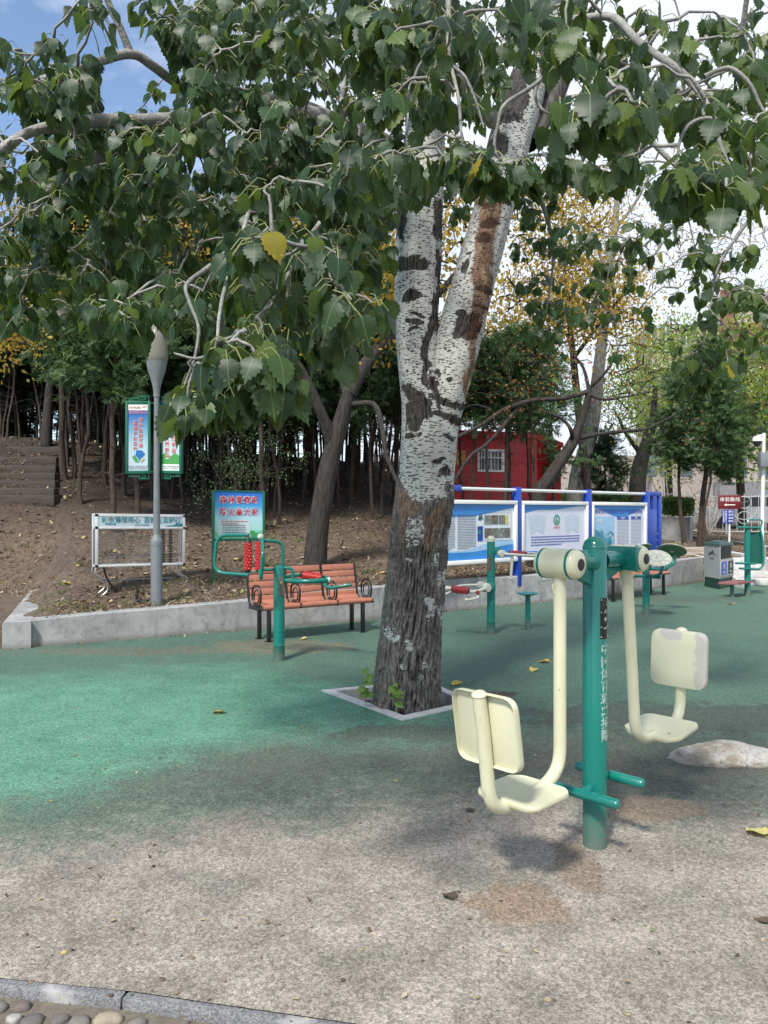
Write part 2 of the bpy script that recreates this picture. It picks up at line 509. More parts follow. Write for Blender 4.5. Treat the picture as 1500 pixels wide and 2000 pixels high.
# fresh green in the middle left, brightened with painted sunlight
fx = t.math('MULTIPLY_ADD', s['X'], 0.34, 0.68); fy = t.math('MULTIPLY_ADD', s['Y'], 0.40, -2.28)
n9 = t.noise(p, 12, 4, .7)
dist = t.math('SQRT', t.math('ADD', t.math('MULTIPLY', fx, fx), t.math('MULTIPLY', fy, fy)))
fresh_lit = t.ramp(t.math('ADD', dist, t.math('MULTIPLY_ADD', n1, 0.9, -0.45)), [(0.62, 1), (1.0, 0)])
c0 = t.mix(fresh_lit, dull, green)
# foreground worn down to the grey-beige base layer
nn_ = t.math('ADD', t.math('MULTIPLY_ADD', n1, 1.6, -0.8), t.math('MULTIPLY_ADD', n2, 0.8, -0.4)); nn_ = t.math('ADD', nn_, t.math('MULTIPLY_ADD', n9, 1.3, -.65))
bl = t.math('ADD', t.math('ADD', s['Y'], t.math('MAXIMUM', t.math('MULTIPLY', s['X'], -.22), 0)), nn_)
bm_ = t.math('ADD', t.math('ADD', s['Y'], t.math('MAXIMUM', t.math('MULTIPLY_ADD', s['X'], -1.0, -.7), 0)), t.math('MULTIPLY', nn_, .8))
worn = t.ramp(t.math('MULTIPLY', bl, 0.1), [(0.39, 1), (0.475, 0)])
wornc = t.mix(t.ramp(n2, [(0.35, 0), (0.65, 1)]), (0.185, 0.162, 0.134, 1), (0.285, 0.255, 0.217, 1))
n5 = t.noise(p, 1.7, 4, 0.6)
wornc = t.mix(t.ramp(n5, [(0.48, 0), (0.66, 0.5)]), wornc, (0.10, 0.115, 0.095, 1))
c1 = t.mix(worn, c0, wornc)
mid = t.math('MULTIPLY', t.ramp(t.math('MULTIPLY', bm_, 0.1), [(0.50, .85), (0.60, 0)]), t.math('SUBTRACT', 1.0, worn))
c1 = t.mix(mid, c1, (0.070, 0.068, 0.056, 1))  # canopy shade band painted into the rubber colour
# brown bare patches and other darker patches
def patch(cx, cy, rx, ry, base, col, amt):
    ax = t.math('MULTIPLY_ADD', s['X'], 1 / rx, -cx / rx); ay = t.math('MULTIPLY_ADD', s['Y'], 1 / ry, -cy / ry)
    d = t.math('SQRT', t.math('ADD', t.math('MULTIPLY', ax, ax), t.math('MULTIPLY', ay, ay)))
    d = t.math('ADD', d, t.math('MULTIPLY_ADD', n2, 1.9, -0.95)); d = t.math('ADD', d, t.math('MULTIPLY_ADD', n9, 1.3, -.65))
    return t.mix(t.ramp(d, [(0.75, amt), (1.05, 0)]), base, col)
q = G(1015, 1765); c1 = patch(q.x, q.y, .24, .17, c1, (0.20, 0.145, 0.10, 1), .85)
q = G(1270, 1580); c1 = patch(q.x, q.y, .30, .22, c1, (0.17, 0.125, 0.085, 1), .7)
q = G(1130, 1690); c1 = patch(q.x, q.y, .12, .3, c1, (0.17, 0.13, 0.09, 1), .7)
q = G(540, 1262); c1 = patch(q.x, q.y, 1.0, .55, c1, (0.13, 0.115, 0.075, 1), .75)
q = G(250, 1272); c1 = patch(q.x, q.y, 1.3, .28, c1, (0.11, 0.105, 0.075, 1), .6)
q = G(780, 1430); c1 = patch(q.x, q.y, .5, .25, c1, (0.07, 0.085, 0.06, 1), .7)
q = G(1330, 1400); c1 = patch(q.x, q.y, 1.5, .5, c1, (0.045, 0.055, 0.045, 1), .8)  # dark shade band at the right, painted into the rubber
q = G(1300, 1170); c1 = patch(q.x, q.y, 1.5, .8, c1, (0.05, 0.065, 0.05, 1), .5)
q = G(975, 1356); c1 = patch(q.x, q.y, .2, .12, c1, (0.05, 0.03, 0.03, 1), .9)
gran = t.math('ADD', t.math('MULTIPLY', t.ramp(g, [(0.05, 0.5), (0.5, 0.95), (0.93, 1.75)]), 0.55), t.math('MULTIPLY', t.ramp(gg, [(0.05, 0.5), (0.5, 0.95), (0.93, 1.75)]), 0.45))
gr2 = t.mix(0.0, (1, 1, 1, 1), (1, 1, 1, 1))
c2 = t.mix(1.0, c1, gran, 'MULTIPLY')
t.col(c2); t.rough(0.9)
t.bump(t.math('ADD', t.vor(p, 150), t.math('MULTIPLY', t.noise(p, 30, 3), 0.6)), 0.55, 0.004)
M_rubber = t.m

t = NT('dry_soil'); p = t.pos(); n = t.noise(p, 1.2, 6, 0.65); m = t.noise(p, 14, 6, 0.7)
k = t.mix(t.ramp(n, [(0.35, 0), (0.65, 1)]), (0.115, 0.082, 0.056, 1), (0.20, 0.15, 0.105, 1))
k = t.mix(t.ramp(m, [(0.42, 0), (0.62, 0.8)]), k, (0.055, 0.038, 0.027, 1))
k = t.mix(t.ramp(t.noise(p, 60, 3), [(0.60, 0), (0.72, .8)]), k, (0.26, 0.21, 0.14, 1))
zz_ = t.sep(p)['Z']; k = t.mix(t.ramp(t.math('MULTIPLY', t.math('ADD', zz_, t.math('MULTIPLY_ADD', n, 1.2, -.6)), .3), [(.32, 0), (.60, .85)]), k, (.030, .021, .016, 1))   # needle litter, darkened further with the grove's shade painted in
t.col(k); t.rough(0.95); t.bump(t.math('ADD', m, t.math('MULTIPLY', t.noise(p, 60, 4), .5)), 0.9, 0.05); M_soil = t.m

t = NT('board_cast_concrete'); p = t.pos(); s = t.sep(p)
n = t.noise(p, 2.0, 6, 0.65); m = t.noise(p, 9, 6, 0.7); w = t.noise(t.mapping(p, (3, 3, .4)), 2.2, 4, .6)
k = t.mix(t.ramp(n, [(0.3, 0), (0.7, 1)]), (0.23, 0.235, 0.235, 1), (0.40, 0.40, 0.39, 1))
k = t.mix(t.ramp(m, [(0.50, 0), (0.66, .6)]), k, (0.14, 0.145, 0.15, 1))
k = t.mix(t.ramp(w, [(0.52, 0), (0.68, .5)]), k, (0.13, 0.13, 0.13, 1))
k = t.mix(t.ramp(t.math('ADD', s['Z'], t.math('MULTIPLY', m, .12)), [(0.05, .75), (0.13, 0)]), k, (0.12, 0.10, 0.075, 1))
t.col(k); t.rough(.85); t.bump(t.math('ADD', m, t.noise(p, 80, 3)), 0.35, 0.006); M_conc = t.m
M_conc2 = simple('weathered_kerb_concrete', (.52, .515, .50), .85, var=.3, scale=7, bump=.5, bscale=50, bdist=.004, dirt=((.16, .15, .13), 9, .55, .6))
t = NT('grey_granite'); p = t.pos(); v = t.vor(p, 220, 'F1', 'Color'); k = t.mix(t.sep(v)['X'], (0.085, .088, .09, 1), (.25, .25, .255, 1))
k = t.mix(t.ramp(t.noise(p, 5, 4), [(.55, 0), (.68, .7)]), k, (.42, .41, .40, 1)); t.col(k); t.rough(.7); t.bump(t.noise(p, 90, 4), .5, .004); M_granite = t.m
t = NT('river_cobble'); p = t.pos(); r = t.attr('rnd')
k = t.ramp(r, [(0, (.11, .10, .095)), (.25, (.20, .185, .165)), (.5, (.13, .12, .115)), (.7, (.13, .065, .06)), (.8, (.27, .225, .15)), (.92, (.42, .40, .37)), (1, (.36, .34, .31))])
k = t.mix(t.ramp(t.noise(p, 22, 5), [(.4, 0), (.7, .6)]), k, (.10, .09, .08, 1)); t.col(k); t.rough(.8); t.bump(t.noise(p, 60, 4), .5, .006); M_cobble = t.m

# ground sheets ----------------------------------------------------------
b = MB(); b.add([(-400, -200, -.10), (400, -200, -.10), (400, 900, -.10), (-400, 900, -.10)], [(0, 1, 2, 3)])
tag(b.build('ground', M_soil), None, None, None, 'structure')
PIT = [V(-.5625, 6.86, 0), V(.137, 5.88, 0), V(.783, 6.405, 0), V(.395, 7.27, 0)]
from mathutils.geometry import tessellate_polygon
kerbL = [G(0, 1910) + (G(0, 1910) - G(250, 1935)) * 6, G(0, 1910), G(250, 1935), G(700, 2000), G(700, 2000) + (G(700, 2000) - G(250, 1935)) * 2.2 + V(0, 0, 0)]
outer = kerbL + [V(3.5, .6, 0), V(40, .6, 0), V(40, 30, 0), V(7.6, 20.0, 0)] + [V(w[0], w[1] + .08, 0) for w in WALL[::-1]] + [V(-4.6, 9.3, 0), V(-5.3, 11.0, 0), V(-14, 11.0, 0), V(-14, 6, 0)]
hole = PIT[::-1]
tess = tessellate_polygon([outer, hole]); allp = outer + hole
b = MB(); b.add(allp, [tuple(f) for f in tess])
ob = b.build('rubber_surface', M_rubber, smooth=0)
bm = bmesh.new(); bm.from_mesh(ob.data); bmesh.ops.recalc_face_normals(bm, faces=bm.faces)
if bm.faces[0].normal.z < 0: bmesh.ops.reverse_faces(bm, faces=bm.faces)
bm.to_mesh(ob.data); bm.free(); tag(ob, None, None, None, 'structure')
# cobble path at the near left
b = MB(); k0 = [q + V(0, -.046, -.035) for q in kerbL]
b.add(k0 + [V(3.5, -3, -.035), V(-8, -3, -.035)], [tuple(range(len(k0) + 2))[::-1]])
pm = simple('path_mortar', (.15, .13, .10), .95, var=.4, scale=30, bump=.8, bscale=70, bdist=.006)
cl = Cloud(); rr = random.Random(4)
ico = bmesh.new(); bmesh.ops.create_icosphere(ico, subdivisions=2, radius=1); iv = np.array([v.co[:] for v in ico.verts]); ifc = [tuple(v.index for v in f.verts) for f in ico.faces]; ico.free()
iy = 0; yy = 1.3
vs, fs = b.v, b.f
cl.raw(vs, [f for f in fs], 0, .5)
while yy < 2.62:
    xx = -1.7 + rr.uniform(0, .1)
    while xx < .5:
        rx = rr.uniform(.022, .048); ry = rr.uniform(.02, .034); px_, py_ = xx + rr.uniform(-.01, .01), yy + rr.uniform(-.012, .012)
        ky = np.interp(px_, [q.x for q in kerbL], [q.y for q in kerbL])
        if py_ + ry < ky - .052:
            a = rr.uniform(0, PI); q = iv.copy(); q = q * (1 + .75 * (vnoise(q * 1.3 + rr.uniform(0, 99), 3)[:, None] - .5))
            q = np.sign(q) * np.abs(q) ** .8 * np.array([rx * 1.05, ry * 1.05, .020]); q = np.c_[q[:, 0] * math.cos(a * .2) - q[:, 1] * math.sin(a * .2), q[:, 0] * math.sin(a * .2) + q[:, 1] * math.cos(a * .2), q[:, 2]]
            cl.raw(q + np.array([px_, py_, -.033]), ifc, 1, rr.random())
        xx += rx * 2 + .012
    yy += .068
ob = cl.build('cobble_path', [pm, M_cobble], smooth=True); tag(ob, None, None, None, 'structure')
b = MB()
for (a, c) in ((0, 1), (1, 2), (2, 3), (3, 4)):
    A, B_ = kerbL[a], kerbL[c]; d = (B_ - A); L = d.length; d.normalize(); n_ = V(-d.y, d.x, 0) * -1
    k = max(1, round(L / .95)) if a in (0, 3) else 1
    for i in range(k):
        p0 = A + d * (L * i / k + .004); p1 = A + d * (L * (i + 1) / k - .004); c_ = (p0 + p1) / 2 + n_ * .024 + V(0, 0, -.045)
        b.box(c_ + V(0, 0, rr.uniform(-.003, .003)), ((p1 - p0).length, .042, .10), math.atan2(d.y, d.x), bev=.006)
tag(b.build('granite_kerb', M_granite, org=kerbL[2]), 'narrow grey granite kerb between the worn rubber and the cobbles', 'kerb')

# tree pit border
b = MB(); cen = sum(PIT, V(0, 0, 0)) / 4
def inset(poly, w):
    out = []
    for i in range(4):
        a, c, d = poly[i - 1], poly[i], poly[(i + 1) % 4]
        e1 = (c - a).normalized(); e2 = (d - c).normalized(); n1_ = V(-e1.y, e1.x, 0); n2_ = V(-e2.y, e2.x, 0)
        h_ = (n1_ + n2_); h_ = h_ / h_.dot(n1_); out.append(c + h_ * w)
    return out
inn = inset(PIT, .085); vs = []
for z in (.012, -.1):
    vs += [p_ + V(0, 0, z) for p_ in PIT] + [p_ + V(0, 0, z) for p_ in inn]
fs = []
for i in range(4):
    j = (i + 1) % 4
    fs += [(i, j, 4 + j, 4 + i), (4 + i, 4 + j, 12 + j, 12 + i), (j, i, 8 + i, 8 + j)]
b.add(vs, fs); tag(b.build('tree_pit_border', M_conc2, org=V(*PIT[1])), 'low pale concrete frame around the base of the big white-barked tree', 'tree pit')

# retaining wall ---------------------------------------------------------
def wall_strip(mb, pts, th, z0=-.1, step=.25):
    P_ = []
    for i in range(len(pts) - 1):
        a, c = Vector(pts[i]), Vector(pts[i + 1]); k = max(1, int((c - a).length / step))
        P_ += [a.lerp(c, j / k) for j in range(k)]
    P_.append(Vector(pts[-1])); vs = []; n = len(P_); bv = .012
    for i, p_ in enumerate(P_):
        d = (P_[min(i + 1, n - 1)] - P_[max(i - 1, 0)]); d.z = 0; d.normalize(); nn = V(-d.y, d.x, 0)
        w = fbm([[p_.x * 1.5, p_.y * 1.5, 1]], 3)[0] * .02 - .01; z = p_.z + w * .6
        prof = [(w * .5 - .006, z0), (w * .5 - .003, z * .5), (w, z - bv), (bv + w, z), (th - bv, z), (th, z - bv), (th, z0)]
        vs += [V(p_.x + nn.x * o, p_.y + nn.y * o, zz) for o, zz in prof]
    fs = [(i * 7 + k, (i + 1) * 7 + k, (i + 1) * 7 + k + 1, i * 7 + k + 1) for i in range(n - 1) for k in range(6)]
    fs += [tuple(range(7))[::-1], tuple((n - 1) * 7 + k for k in range(7))]
    mb.add(vs, fs)
b = MB(); wall_strip(b, [V(*w) for w in WALL], .22)
tag(b.build('retaining_wall', M_conc, org=V(WALL[0][0], WALL[0][1], 0)), 'long low grey concrete wall holding up the bare hillside behind the benches', 'wall')
b = MB(); wall_strip(b, [V(-4.43, 8.92, .316), V(-5.42, 11.6, .33), V(-5.7, 12.4, .34)][::-1], .30)
M_wallcap = M_conc2
tag(b.build('side_wall', M_conc, org=V(-5.4, 11.6, 0)), 'short concrete wall end running back uphill at the left edge', 'wall')

# hillside ----------------------------------------------------------------
xs = np.concatenate([np.linspace(-40, -12, 16), np.arange(-11.8, 13, .2), np.linspace(13.5, 70, 30)])
tt = np.concatenate([np.linspace(0, 14, 90), np.linspace(14.5, 40, 30), np.linspace(45, 160, 12)])
X, D = np.meshgrid(xs, tt); Y = np.where(X < wx[0], wy[0] + (X - wx[0]) * .565, yw(X)) + .06 + D
Z_ = terr(X, Y); nn = fbm(np.c_[X.ravel() * 1.1, Y.ravel() * 1.1, np.zeros(X.size)], 5, 3).reshape(X.shape)
Z_ = Z_ + (nn - .5) * .22 * sstep(.2, 1.6, D)
X, Y, Z_ = np.vstack([X[:1], X]), np.vstack([Y[:1] - .002, Y]), np.vstack([Z_[:1] * 0 - .12, Z_])
nr, nc = X.shape; idx = np.arange(nr * nc).reshape(nr, nc)
q4 = np.stack([idx[:-1, :-1], idx[:-1, 1:], idx[1:, 1:], idx[1:, :-1]], -1).reshape(-1, 4)
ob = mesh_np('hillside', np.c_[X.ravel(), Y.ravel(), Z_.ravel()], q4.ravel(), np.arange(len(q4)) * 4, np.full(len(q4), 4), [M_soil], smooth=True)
tag(ob, None, None, None, 'structure')
from mathutils.bvhtree import BVHTree
_bvh = BVHTree.FromPolygons([tuple(v) for v in np.c_[X.ravel(), Y.ravel(), Z_.ravel()]], [tuple(int(i) for i in f) for f in q4])
def ground_z(x, y):
    h = _bvh.ray_cast(Vector((x, y, 50)), Vector((0, 0, -1)))
    return h[0].z if h[0] else float(terr(x, y))
def hit(px, py):
    d = Vector(((px - 750) / F, 1, -(py - 1000) / F)); h = _bvh.ray_cast(Vector((0, 0, H)) + d * 7, d); return h[0]
def TG(px, Z):
    x = (px - 750) / F * Z; return Vector((x, Z, ground_z(x, Z)))

# litter on the hillside: straw and dead leaves nobody could count
t = NT('dry_litter'); r = t.attr('rnd')
t.col(t.ramp(r, [(0, (.07, .045, .03)), (.3, (.14, .095, .06)), (.6, (.22, .165, .10)), (.85, (.34, .28, .19)), (.95, (.42, .34, .12)), (1, (.10, .14, .05))])); t.rough(.9); M_litter = t.m
STRAW = (np.array([(-.03, 0, 0), (.03, 0, 0), (.06, .5, .10), (-.01, .5, .1), (.02, 1, .02), (-.02, 1, .02)]), [(0, 1, 2, 3), (3, 2, 4, 5)], np.zeros((6, 2)))
DEAD = (np.array([(0, 0, 0), (.35, .3, .12), (.3, .75, .05), (0, 1, .2), (-.3, .7, .16), (-.3, .25, .02)]), [(0, 1, 2, 3), (0, 3, 4, 5)], np.zeros((6, 2)))
def scatter(n, u0, u1, d0, d1, pw=1.6):
    out = []
    while len(out) < n:
        u = random.uniform(u0, u1); d = d0 + (d1 - d0) * random.random() ** pw; y = 12.0
        for _ in range(4): y = float(yw(u * y)) + .2 + d
        x = u * y; out.append((x, y, ground_z(x, y)))
    return np.array(out)
def flat_axes(n, tilt=.35):
    a = rng.uniform(0, 2 * PI, n); Yv = np.c_[np.cos(a), np.sin(a), rng.normal(0, tilt, n)]
    N = np.c_[rng.normal(0, tilt, n), rng.normal(0, tilt, n), np.ones(n)]; return frames(Yv, N)
cl = Cloud()
pts = scatter(26000, -.55, .52, 0, 11, 1.5); n = len(pts); pts[:, 2] += rng.uniform(.0, .02, n)
cl.add(*STRAW, pts, *flat_axes(n), rng.uniform(.04, .16, n), rng.uniform(0, .9, n))
pts = scatter(9000, -.55, .52, 0, 13, 1.2); n = len(pts); pts[:, 2] += rng.uniform(.005, .02, n)
cl.add(*DEAD, pts, *flat_axes(n, .4), rng.uniform(.03, .085, n), rng.uniform(.2, .97, n))
tag(cl.build('leaf_litter', [M_litter]), 'dry straw and crumbled dead leaves covering the bare hillside', 'leaf litter', None, 'stuff')
# sparse green tufts
BL = (np.array([(-.06, 0, 0), (.06, 0, 0), (.03, .6, .1), (-.03, .6, .1), (0, 1, .3)]), [(0, 1, 2, 3), (3, 2, 4)], np.zeros((5, 2)))
t = NT('grass_blade'); t.col(t.ramp(t.attr('rnd'), [(0, (.05, .09, .025)), (.6, (.10, .15, .04)), (1, (.28, .25, .10))])); t.rough(.8); M_grass = t.m
cl = Cloud(); c0_ = scatter(150, -.5, .5, 0, 5, 1.4); pts = np.repeat(c0_, 26, axis=0); pts[:, :2] += rng.normal(0, .045, (len(pts), 2)); n = len(pts)
dd = np.c_[rng.normal(0, .5, (n, 2)), np.ones(n)]; X_, Y_, Zq_ = frames(dd, rng.normal(0, 1, (n, 3))); cl.add(*BL, pts, X_, Y_, Zq_, rng.uniform(.03, .11, n), rng.uniform(0, 1, n))
tag(cl.build('grass_tufts', [M_grass]), 'sparse small green grass tufts on the bare hillside near the wall', 'grass', None, 'stuff')
# crumbs on the rubber
cl = Cloud(); n = 420
pts = np.array([[*(G(random.uniform(-100, 1600), 1150 + 850 * random.random() ** 1.3))[:2], .004] for _ in range(n)])
ok = pts[:, 1] < yw(pts[:, 0]) - .05; pts = pts[ok]; n = len(pts)
sz = rng.uniform(.008, .028, n); cl.add(*DEAD, pts, *flat_axes(n, .2), sz, rng.uniform(.0, 1, n))
for k in range(5): pass
pts = np.array([[x, float(yw(x)) - abs(random.gauss(0, .09)) - .02, .004] for x in np.random.default_rng(5).uniform(-4.4, 7.4, 700)]); n = len(pts)
cl.add(*DEAD, pts, *flat_axes(n, .25), rng.uniform(.012, .035, n), rng.uniform(0, .95, n))
tag(cl.build('litter_crumbs', [M_litter]), 'tiny crumbs of leaf and bark scattered over the rubber and along the wall foot', 'leaf litter', None, 'stuff')
# ------------------------------------------------------------------ trees
def leaf_mat(name, stops, under, veins=True, gloss=.38, trans=.3, tcol=(.25, .35, .05)):
    t = NT(name); r = t.attr('rnd'); c = t.ramp(r, stops)
    if veins:
        uv = t.sep(t.coord('UV')); ax = t.math('ABSOLUTE', t.math('SUBTRACT', uv['X'], .5))
        midr = t.ramp(ax, [(0.010, .55), (0.024, 0)])
        w = t.math('SINE', t.math('MULTIPLY', t.math('SUBTRACT', uv['Y'], t.math('MULTIPLY', ax, .8)), 34))
        lat = t.ramp(w, [(.93, 0), (.995, .22)])
        c = t.mix(t.math('MAXIMUM', midr, lat), c, (.17, .23, .10, 1))
        sp = t.noise(t.mapping(t.coord('Object'), (1, 1, 1)), 35, 4, .6)
        c = t.mix(t.ramp(sp, [(.62, 0), (.72, .35)]), c, (.16, .15, .08, 1))
        edge = t.math('ADD', uv['Y'], t.math('MULTIPLY', t.noise(t.coord('Object'), 9, 2), .6))
        tip = t.math('MULTIPLY', t.ramp(edge, [(1.12, 0), (1.2, 1)]), t.ramp(r, [(.60, 0), (.64, 1)]))
        c = t.mix(tip, c, (.33, .25, .17, 1))
    bf = t.new('ShaderNodeNewGeometry').outputs['Backfacing']
    c2 = t.mix(bf, c, (*under, 1)) if under else c
    t.col(c2); t.rough(gloss)
    t.b.inputs['Specular IOR Level'].default_value = .36
    tr = t.new('ShaderNodeBsdfTranslucent'); t.lk(t.mix(.5, c, (*tcol, 1)), tr.inputs[0])
    ms = t.new('ShaderNodeMixShader'); ms.inputs[0].default_value = trans
    t.lk(t.b.outputs[0], ms.inputs[1]); t.lk(tr.outputs[0], ms.inputs[2]); t.lk(ms.outputs[0], t.out.inputs[0])
    return t.m
M_leaf = leaf_mat('poplar_leaf', [(0, (.007, .024, .014)), (.35, (.013, .042, .020)), (.7, (.026, .068, .025)), (.88, (.052, .102, .028)), (.985, (.10, .15, .025)), (1, (.34, .28, .03))], (.042, .075, .042), gloss=.44, trans=.36, tcol=(.30, .42, .04))
M_petiole = simple('leaf_stalk', (.22, .24, .09), .5)
M_yleaf = leaf_mat('autumn_yellow_leaf', [(0, (.14, .15, .03)), (.4, (.34, .26, .035)), (.75, (.50, .34, .04)), (1, (.42, .20, .05))], None, False, .5, .45, (.8, .55, .08))
M_gleaf = leaf_mat('lime_green_leaf', [(0, (.10, .17, .03)), (.5, (.19, .29, .045)), (1, (.38, .40, .07))], None, False, .5, .45, (.5, .65, .1))
M_oleaf = leaf_mat('orange_red_leaf', [(0, (.35, .10, .04)), (.5, (.45, .15, .05)), (.8, (.50, .25, .06)), (1, (.20, .20, .05))], None, False, .5, .4, (.8, .35, .08))
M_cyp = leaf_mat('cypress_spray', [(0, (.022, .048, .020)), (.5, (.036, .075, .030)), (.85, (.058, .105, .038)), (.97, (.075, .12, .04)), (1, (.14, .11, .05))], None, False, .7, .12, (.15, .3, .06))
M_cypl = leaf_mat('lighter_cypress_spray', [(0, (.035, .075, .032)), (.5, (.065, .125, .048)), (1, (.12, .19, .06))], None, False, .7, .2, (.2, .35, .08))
def bark(name, a, c, sc=1.0, bd=.02):
    t = NT(name); p = t.coord('Object'); q = t.mapping(p, (14 * sc, 14 * sc, 3 * sc)); n = t.noise(q, 1.0, 6, .7); v = t.vor(t.mapping(p, (26 * sc, 26 * sc, 5 * sc)), 1.0)
    f = t.math('ADD', t.math('MULTIPLY', n, .7), t.math('MULTIPLY', v, .5))
    t.col(t.mix(t.ramp(f, [(.35, 0), (.75, 1)]), (*a, 1), (*c, 1))); t.rough(.9); t.bump(f, .9, bd); return t.m
M_dbark = bark('dark_furrowed_bark', (.009, .008, .007), (.042, .035, .030))
M_cbark = bark('cypress_bark', (.022, .016, .013), (.07, .05, .038), 2, .01)
M_gbark = bark('pale_grey_bark', (.10, .095, .085), (.32, .31, .285))

def branch_cloud(cl, lines, mi=0, n=8, sub=5):
    """lines: list of (points, radii)"""
    nodes = []
    for pts, rs in lines:
        pp, rr_ = smooth_path([Vector(p) for p in pts], list(rs) if hasattr(rs, '__len__') else [rs] * len(pts), sub)
        v, f = tube_np([tuple(p) for p in pp], rr_, n); cl.raw(v, f, mi, .5)
        nodes += [tuple(p) for p in pp]
    return nodes

def grow_twigs(cl, seeds, tips, r0, r1, mi=0, sag=0.06, wob=.05, n=4, up=.12):
    """attach every tip to the nearest node already on the tree; returns nothing"""
    nodes = list(map(tuple, seeds)); tips = np.asarray(tips, float)
    S = np.array(nodes); d = np.min(np.linalg.norm(tips[:, None] - S[None], axis=2), axis=1)
    order = np.argsort(d); N = np.array(nodes)
    buf = np.zeros((len(nodes) + len(tips) * 4, 3)); buf[:len(nodes)] = N; m = len(nodes)
    for i in order:
        t_ = tips[i]; dd = np.linalg.norm(buf[:m] - t_, axis=1) + np.where(buf[:m, 2] < t_[2] - .1, .10, 0); j = int(np.argmin(dd)); a = buf[j]
        L = np.linalg.norm(t_ - a)
        if L < .02: continue
        k = 6; s_ = np.linspace(0, 1, k)[:, None]; w = rng.normal(0, wob * L, 3)
        pts = a + (t_ - a) * s_ + w * np.sin(PI * s_) + np.array([0, 0, up * L]) * np.sin(PI * s_)
        pts[1:-1] += rng.normal(0, .018 * L + .002, (k - 2, 3))
        far = min(1.0, L / .6); rs = np.linspace(r1 + (r0 - r1) * far, r1, k)
        rs[1::2] *= 1.12
        v, f = tube_np(pts, rs, n); cl.raw(v, f, mi, .5)
        buf[m:m + 3] = pts[[2, 4, 5]]; m += 3

def sample_regions(regions, rej=None):
    out = []
    for (px, py, rx, ry, z0, z1, n) in regions:
        k = 0; g = 0
        while k < n and g < n * 8:
            g += 1
            a = random.uniform(0, 2 * PI); q = math.sqrt(random.random()); x, y = px + rx * q * math.cos(a), py + ry * q * math.sin(a)
            Z = random.uniform(z0, z1)
            if rej and rej(x, y, Z): continue
            out.append(tuple(P(x, y, Z))); k += 1
    return out

# ---- the big white-barked poplar ------------------------------------------
TZ = 6.42
def tp(px, py, dz=0.0): return P(px, py, TZ + dz)
Ltr = [(790, 1425, 68, 0), (791, 1390, 65, 0), (793, 1360, 62.5, 0), (797, 1300, 60.5, 0), (803, 1230, 57, 0), (811, 1150, 55.5, 0), (819, 1060, 54.5, 0), (829, 970, 54, 0), (836, 900, 54.5, 0), (839, 850, 55.5, 0), (834, 800, 49, 0), (824, 750, 43.5, 0), (817, 700, 41, 0), (813, 640, 41.5, 0), (814, 580, 43, 0), (817, 500, 44.5, 0), (819, 430, 45.5, 0), (822, 380, 44, 0), (828, 300, 41, .05), (833, 220, 37, .1), (838, 120, 33, .15), (845, 0, 30, .2), (858, -180, 25, .3), (870, -420, 17, .4)]
Rtr = [(846, 930, 30, .05), (852, 860, 40, .02), (866, 800, 39, 0), (877, 750, 41, 0), (886, 700, 45, 0), (897, 650, 46, 0), (911, 600, 44, 0), (925, 550, 42, 0), (939, 500, 41, 0), (952, 450, 40.5, 0), (965, 400, 40, 0), (980, 330, 41, .05), (1000, 260, 43, .1), (1022, 190, 42, .15), (1045, 120, 38, .25), (1072, 40, 34, .35), (1095, -60, 29, .5), (1130, -260, 22, .7)]
t = NT('white_poplar_bark'); ro = t.attr('rough'); rdg_ = t.attr('ridge'); st = t.attr('stain'); dk = t.attr('dark'); p = t.coord('Object'); uv = t.coord('UV')
nf = t.noise(p, 26, 5, .7); rm = t.ramp(t.math('ADD', ro, t.math('MULTIPLY_ADD', nf, 1.5, -.75)), [(.47, 0), (.53, 1)])
lv = t.mapping(uv, (21, 105, 1)); vd = t.new('ShaderNodeTexVoronoi', feature='F1'); t.lk(lv, vd.inputs['Vector']); vd.inputs['Scale'].default_value = 1
vs_ = t.sep(vd.outputs['Color'])
dash = t.ramp(t.math('SUBTRACT', vd.outputs['Distance'], t.math('MULTIPLY', vs_['X'], .42)), [(.06, 1), (.14, 0)])
lv2 = t.mapping(uv, (7, 80, 1), (.3, .2, 0)); n3 = t.noise(lv2, 1, 4, .65); ring = t.ramp(n3, [(.61, 0), (.66, .9)])
pale = t.mix(t.noise(p, 5, 5, .6), (.36, .37, .345, 1), (.55, .56, .53, 1))
pale = t.mix(t.ramp(t.noise(t.mapping(p, (9, 9, 2)), 2.2, 5, .7), [(.5, 0), (.72, .55)]), pale, (.30, .31, .28, 1))
pale = t.mix(t.math('MAXIMUM', dash, ring), pale, (.055, .05, .045, 1))
rv = t.mapping(p, (58, 58, 26)); rn = t.noise(rv, 1, 6, .75); rc = t.ramp(rn, [(.3, (.04, .037, .034)), (.5, (.135, .125, .113)), (.72, (.30, .28, .255))])
rc = t.mix(t.ramp(t.noise(p, 3.5, 4), [(.5, 0), (.68, .5)]), rc, (.05, .043, .038, 1)); rc = t.mix(1.0, rc, t.ramp(rdg_, [(.15, .30), (.45, .85), (.8, 1.25)]), 'MULTIPLY')
rc = t.mix(t.math('MULTIPLY', dk, .55), rc, t.mix(rn, (.17, .085, .04, 1), (.30, .20, .13, 1)))
stn_ = t.noise(t.mapping(p, (26, 26, 9)), 1, 6, .75); stc = t.ramp(stn_, [(.36, (.04, .018, .010)), (.46, (.13, .055, .02)), (.58, (.23, .12, .055)), (.7, (.38, .28, .19))]); stc = t.mix(t.math('MAXIMUM', dash, ring), stc, (.03, .015, .008, 1))
zt_ = t.ramp(t.math('MULTIPLY', t.sep(t.pos())['Z'], .25), [(.46, 1), (.49, .38)]); rc = t.mix(1.0, rc, zt_, 'MULTIPLY')
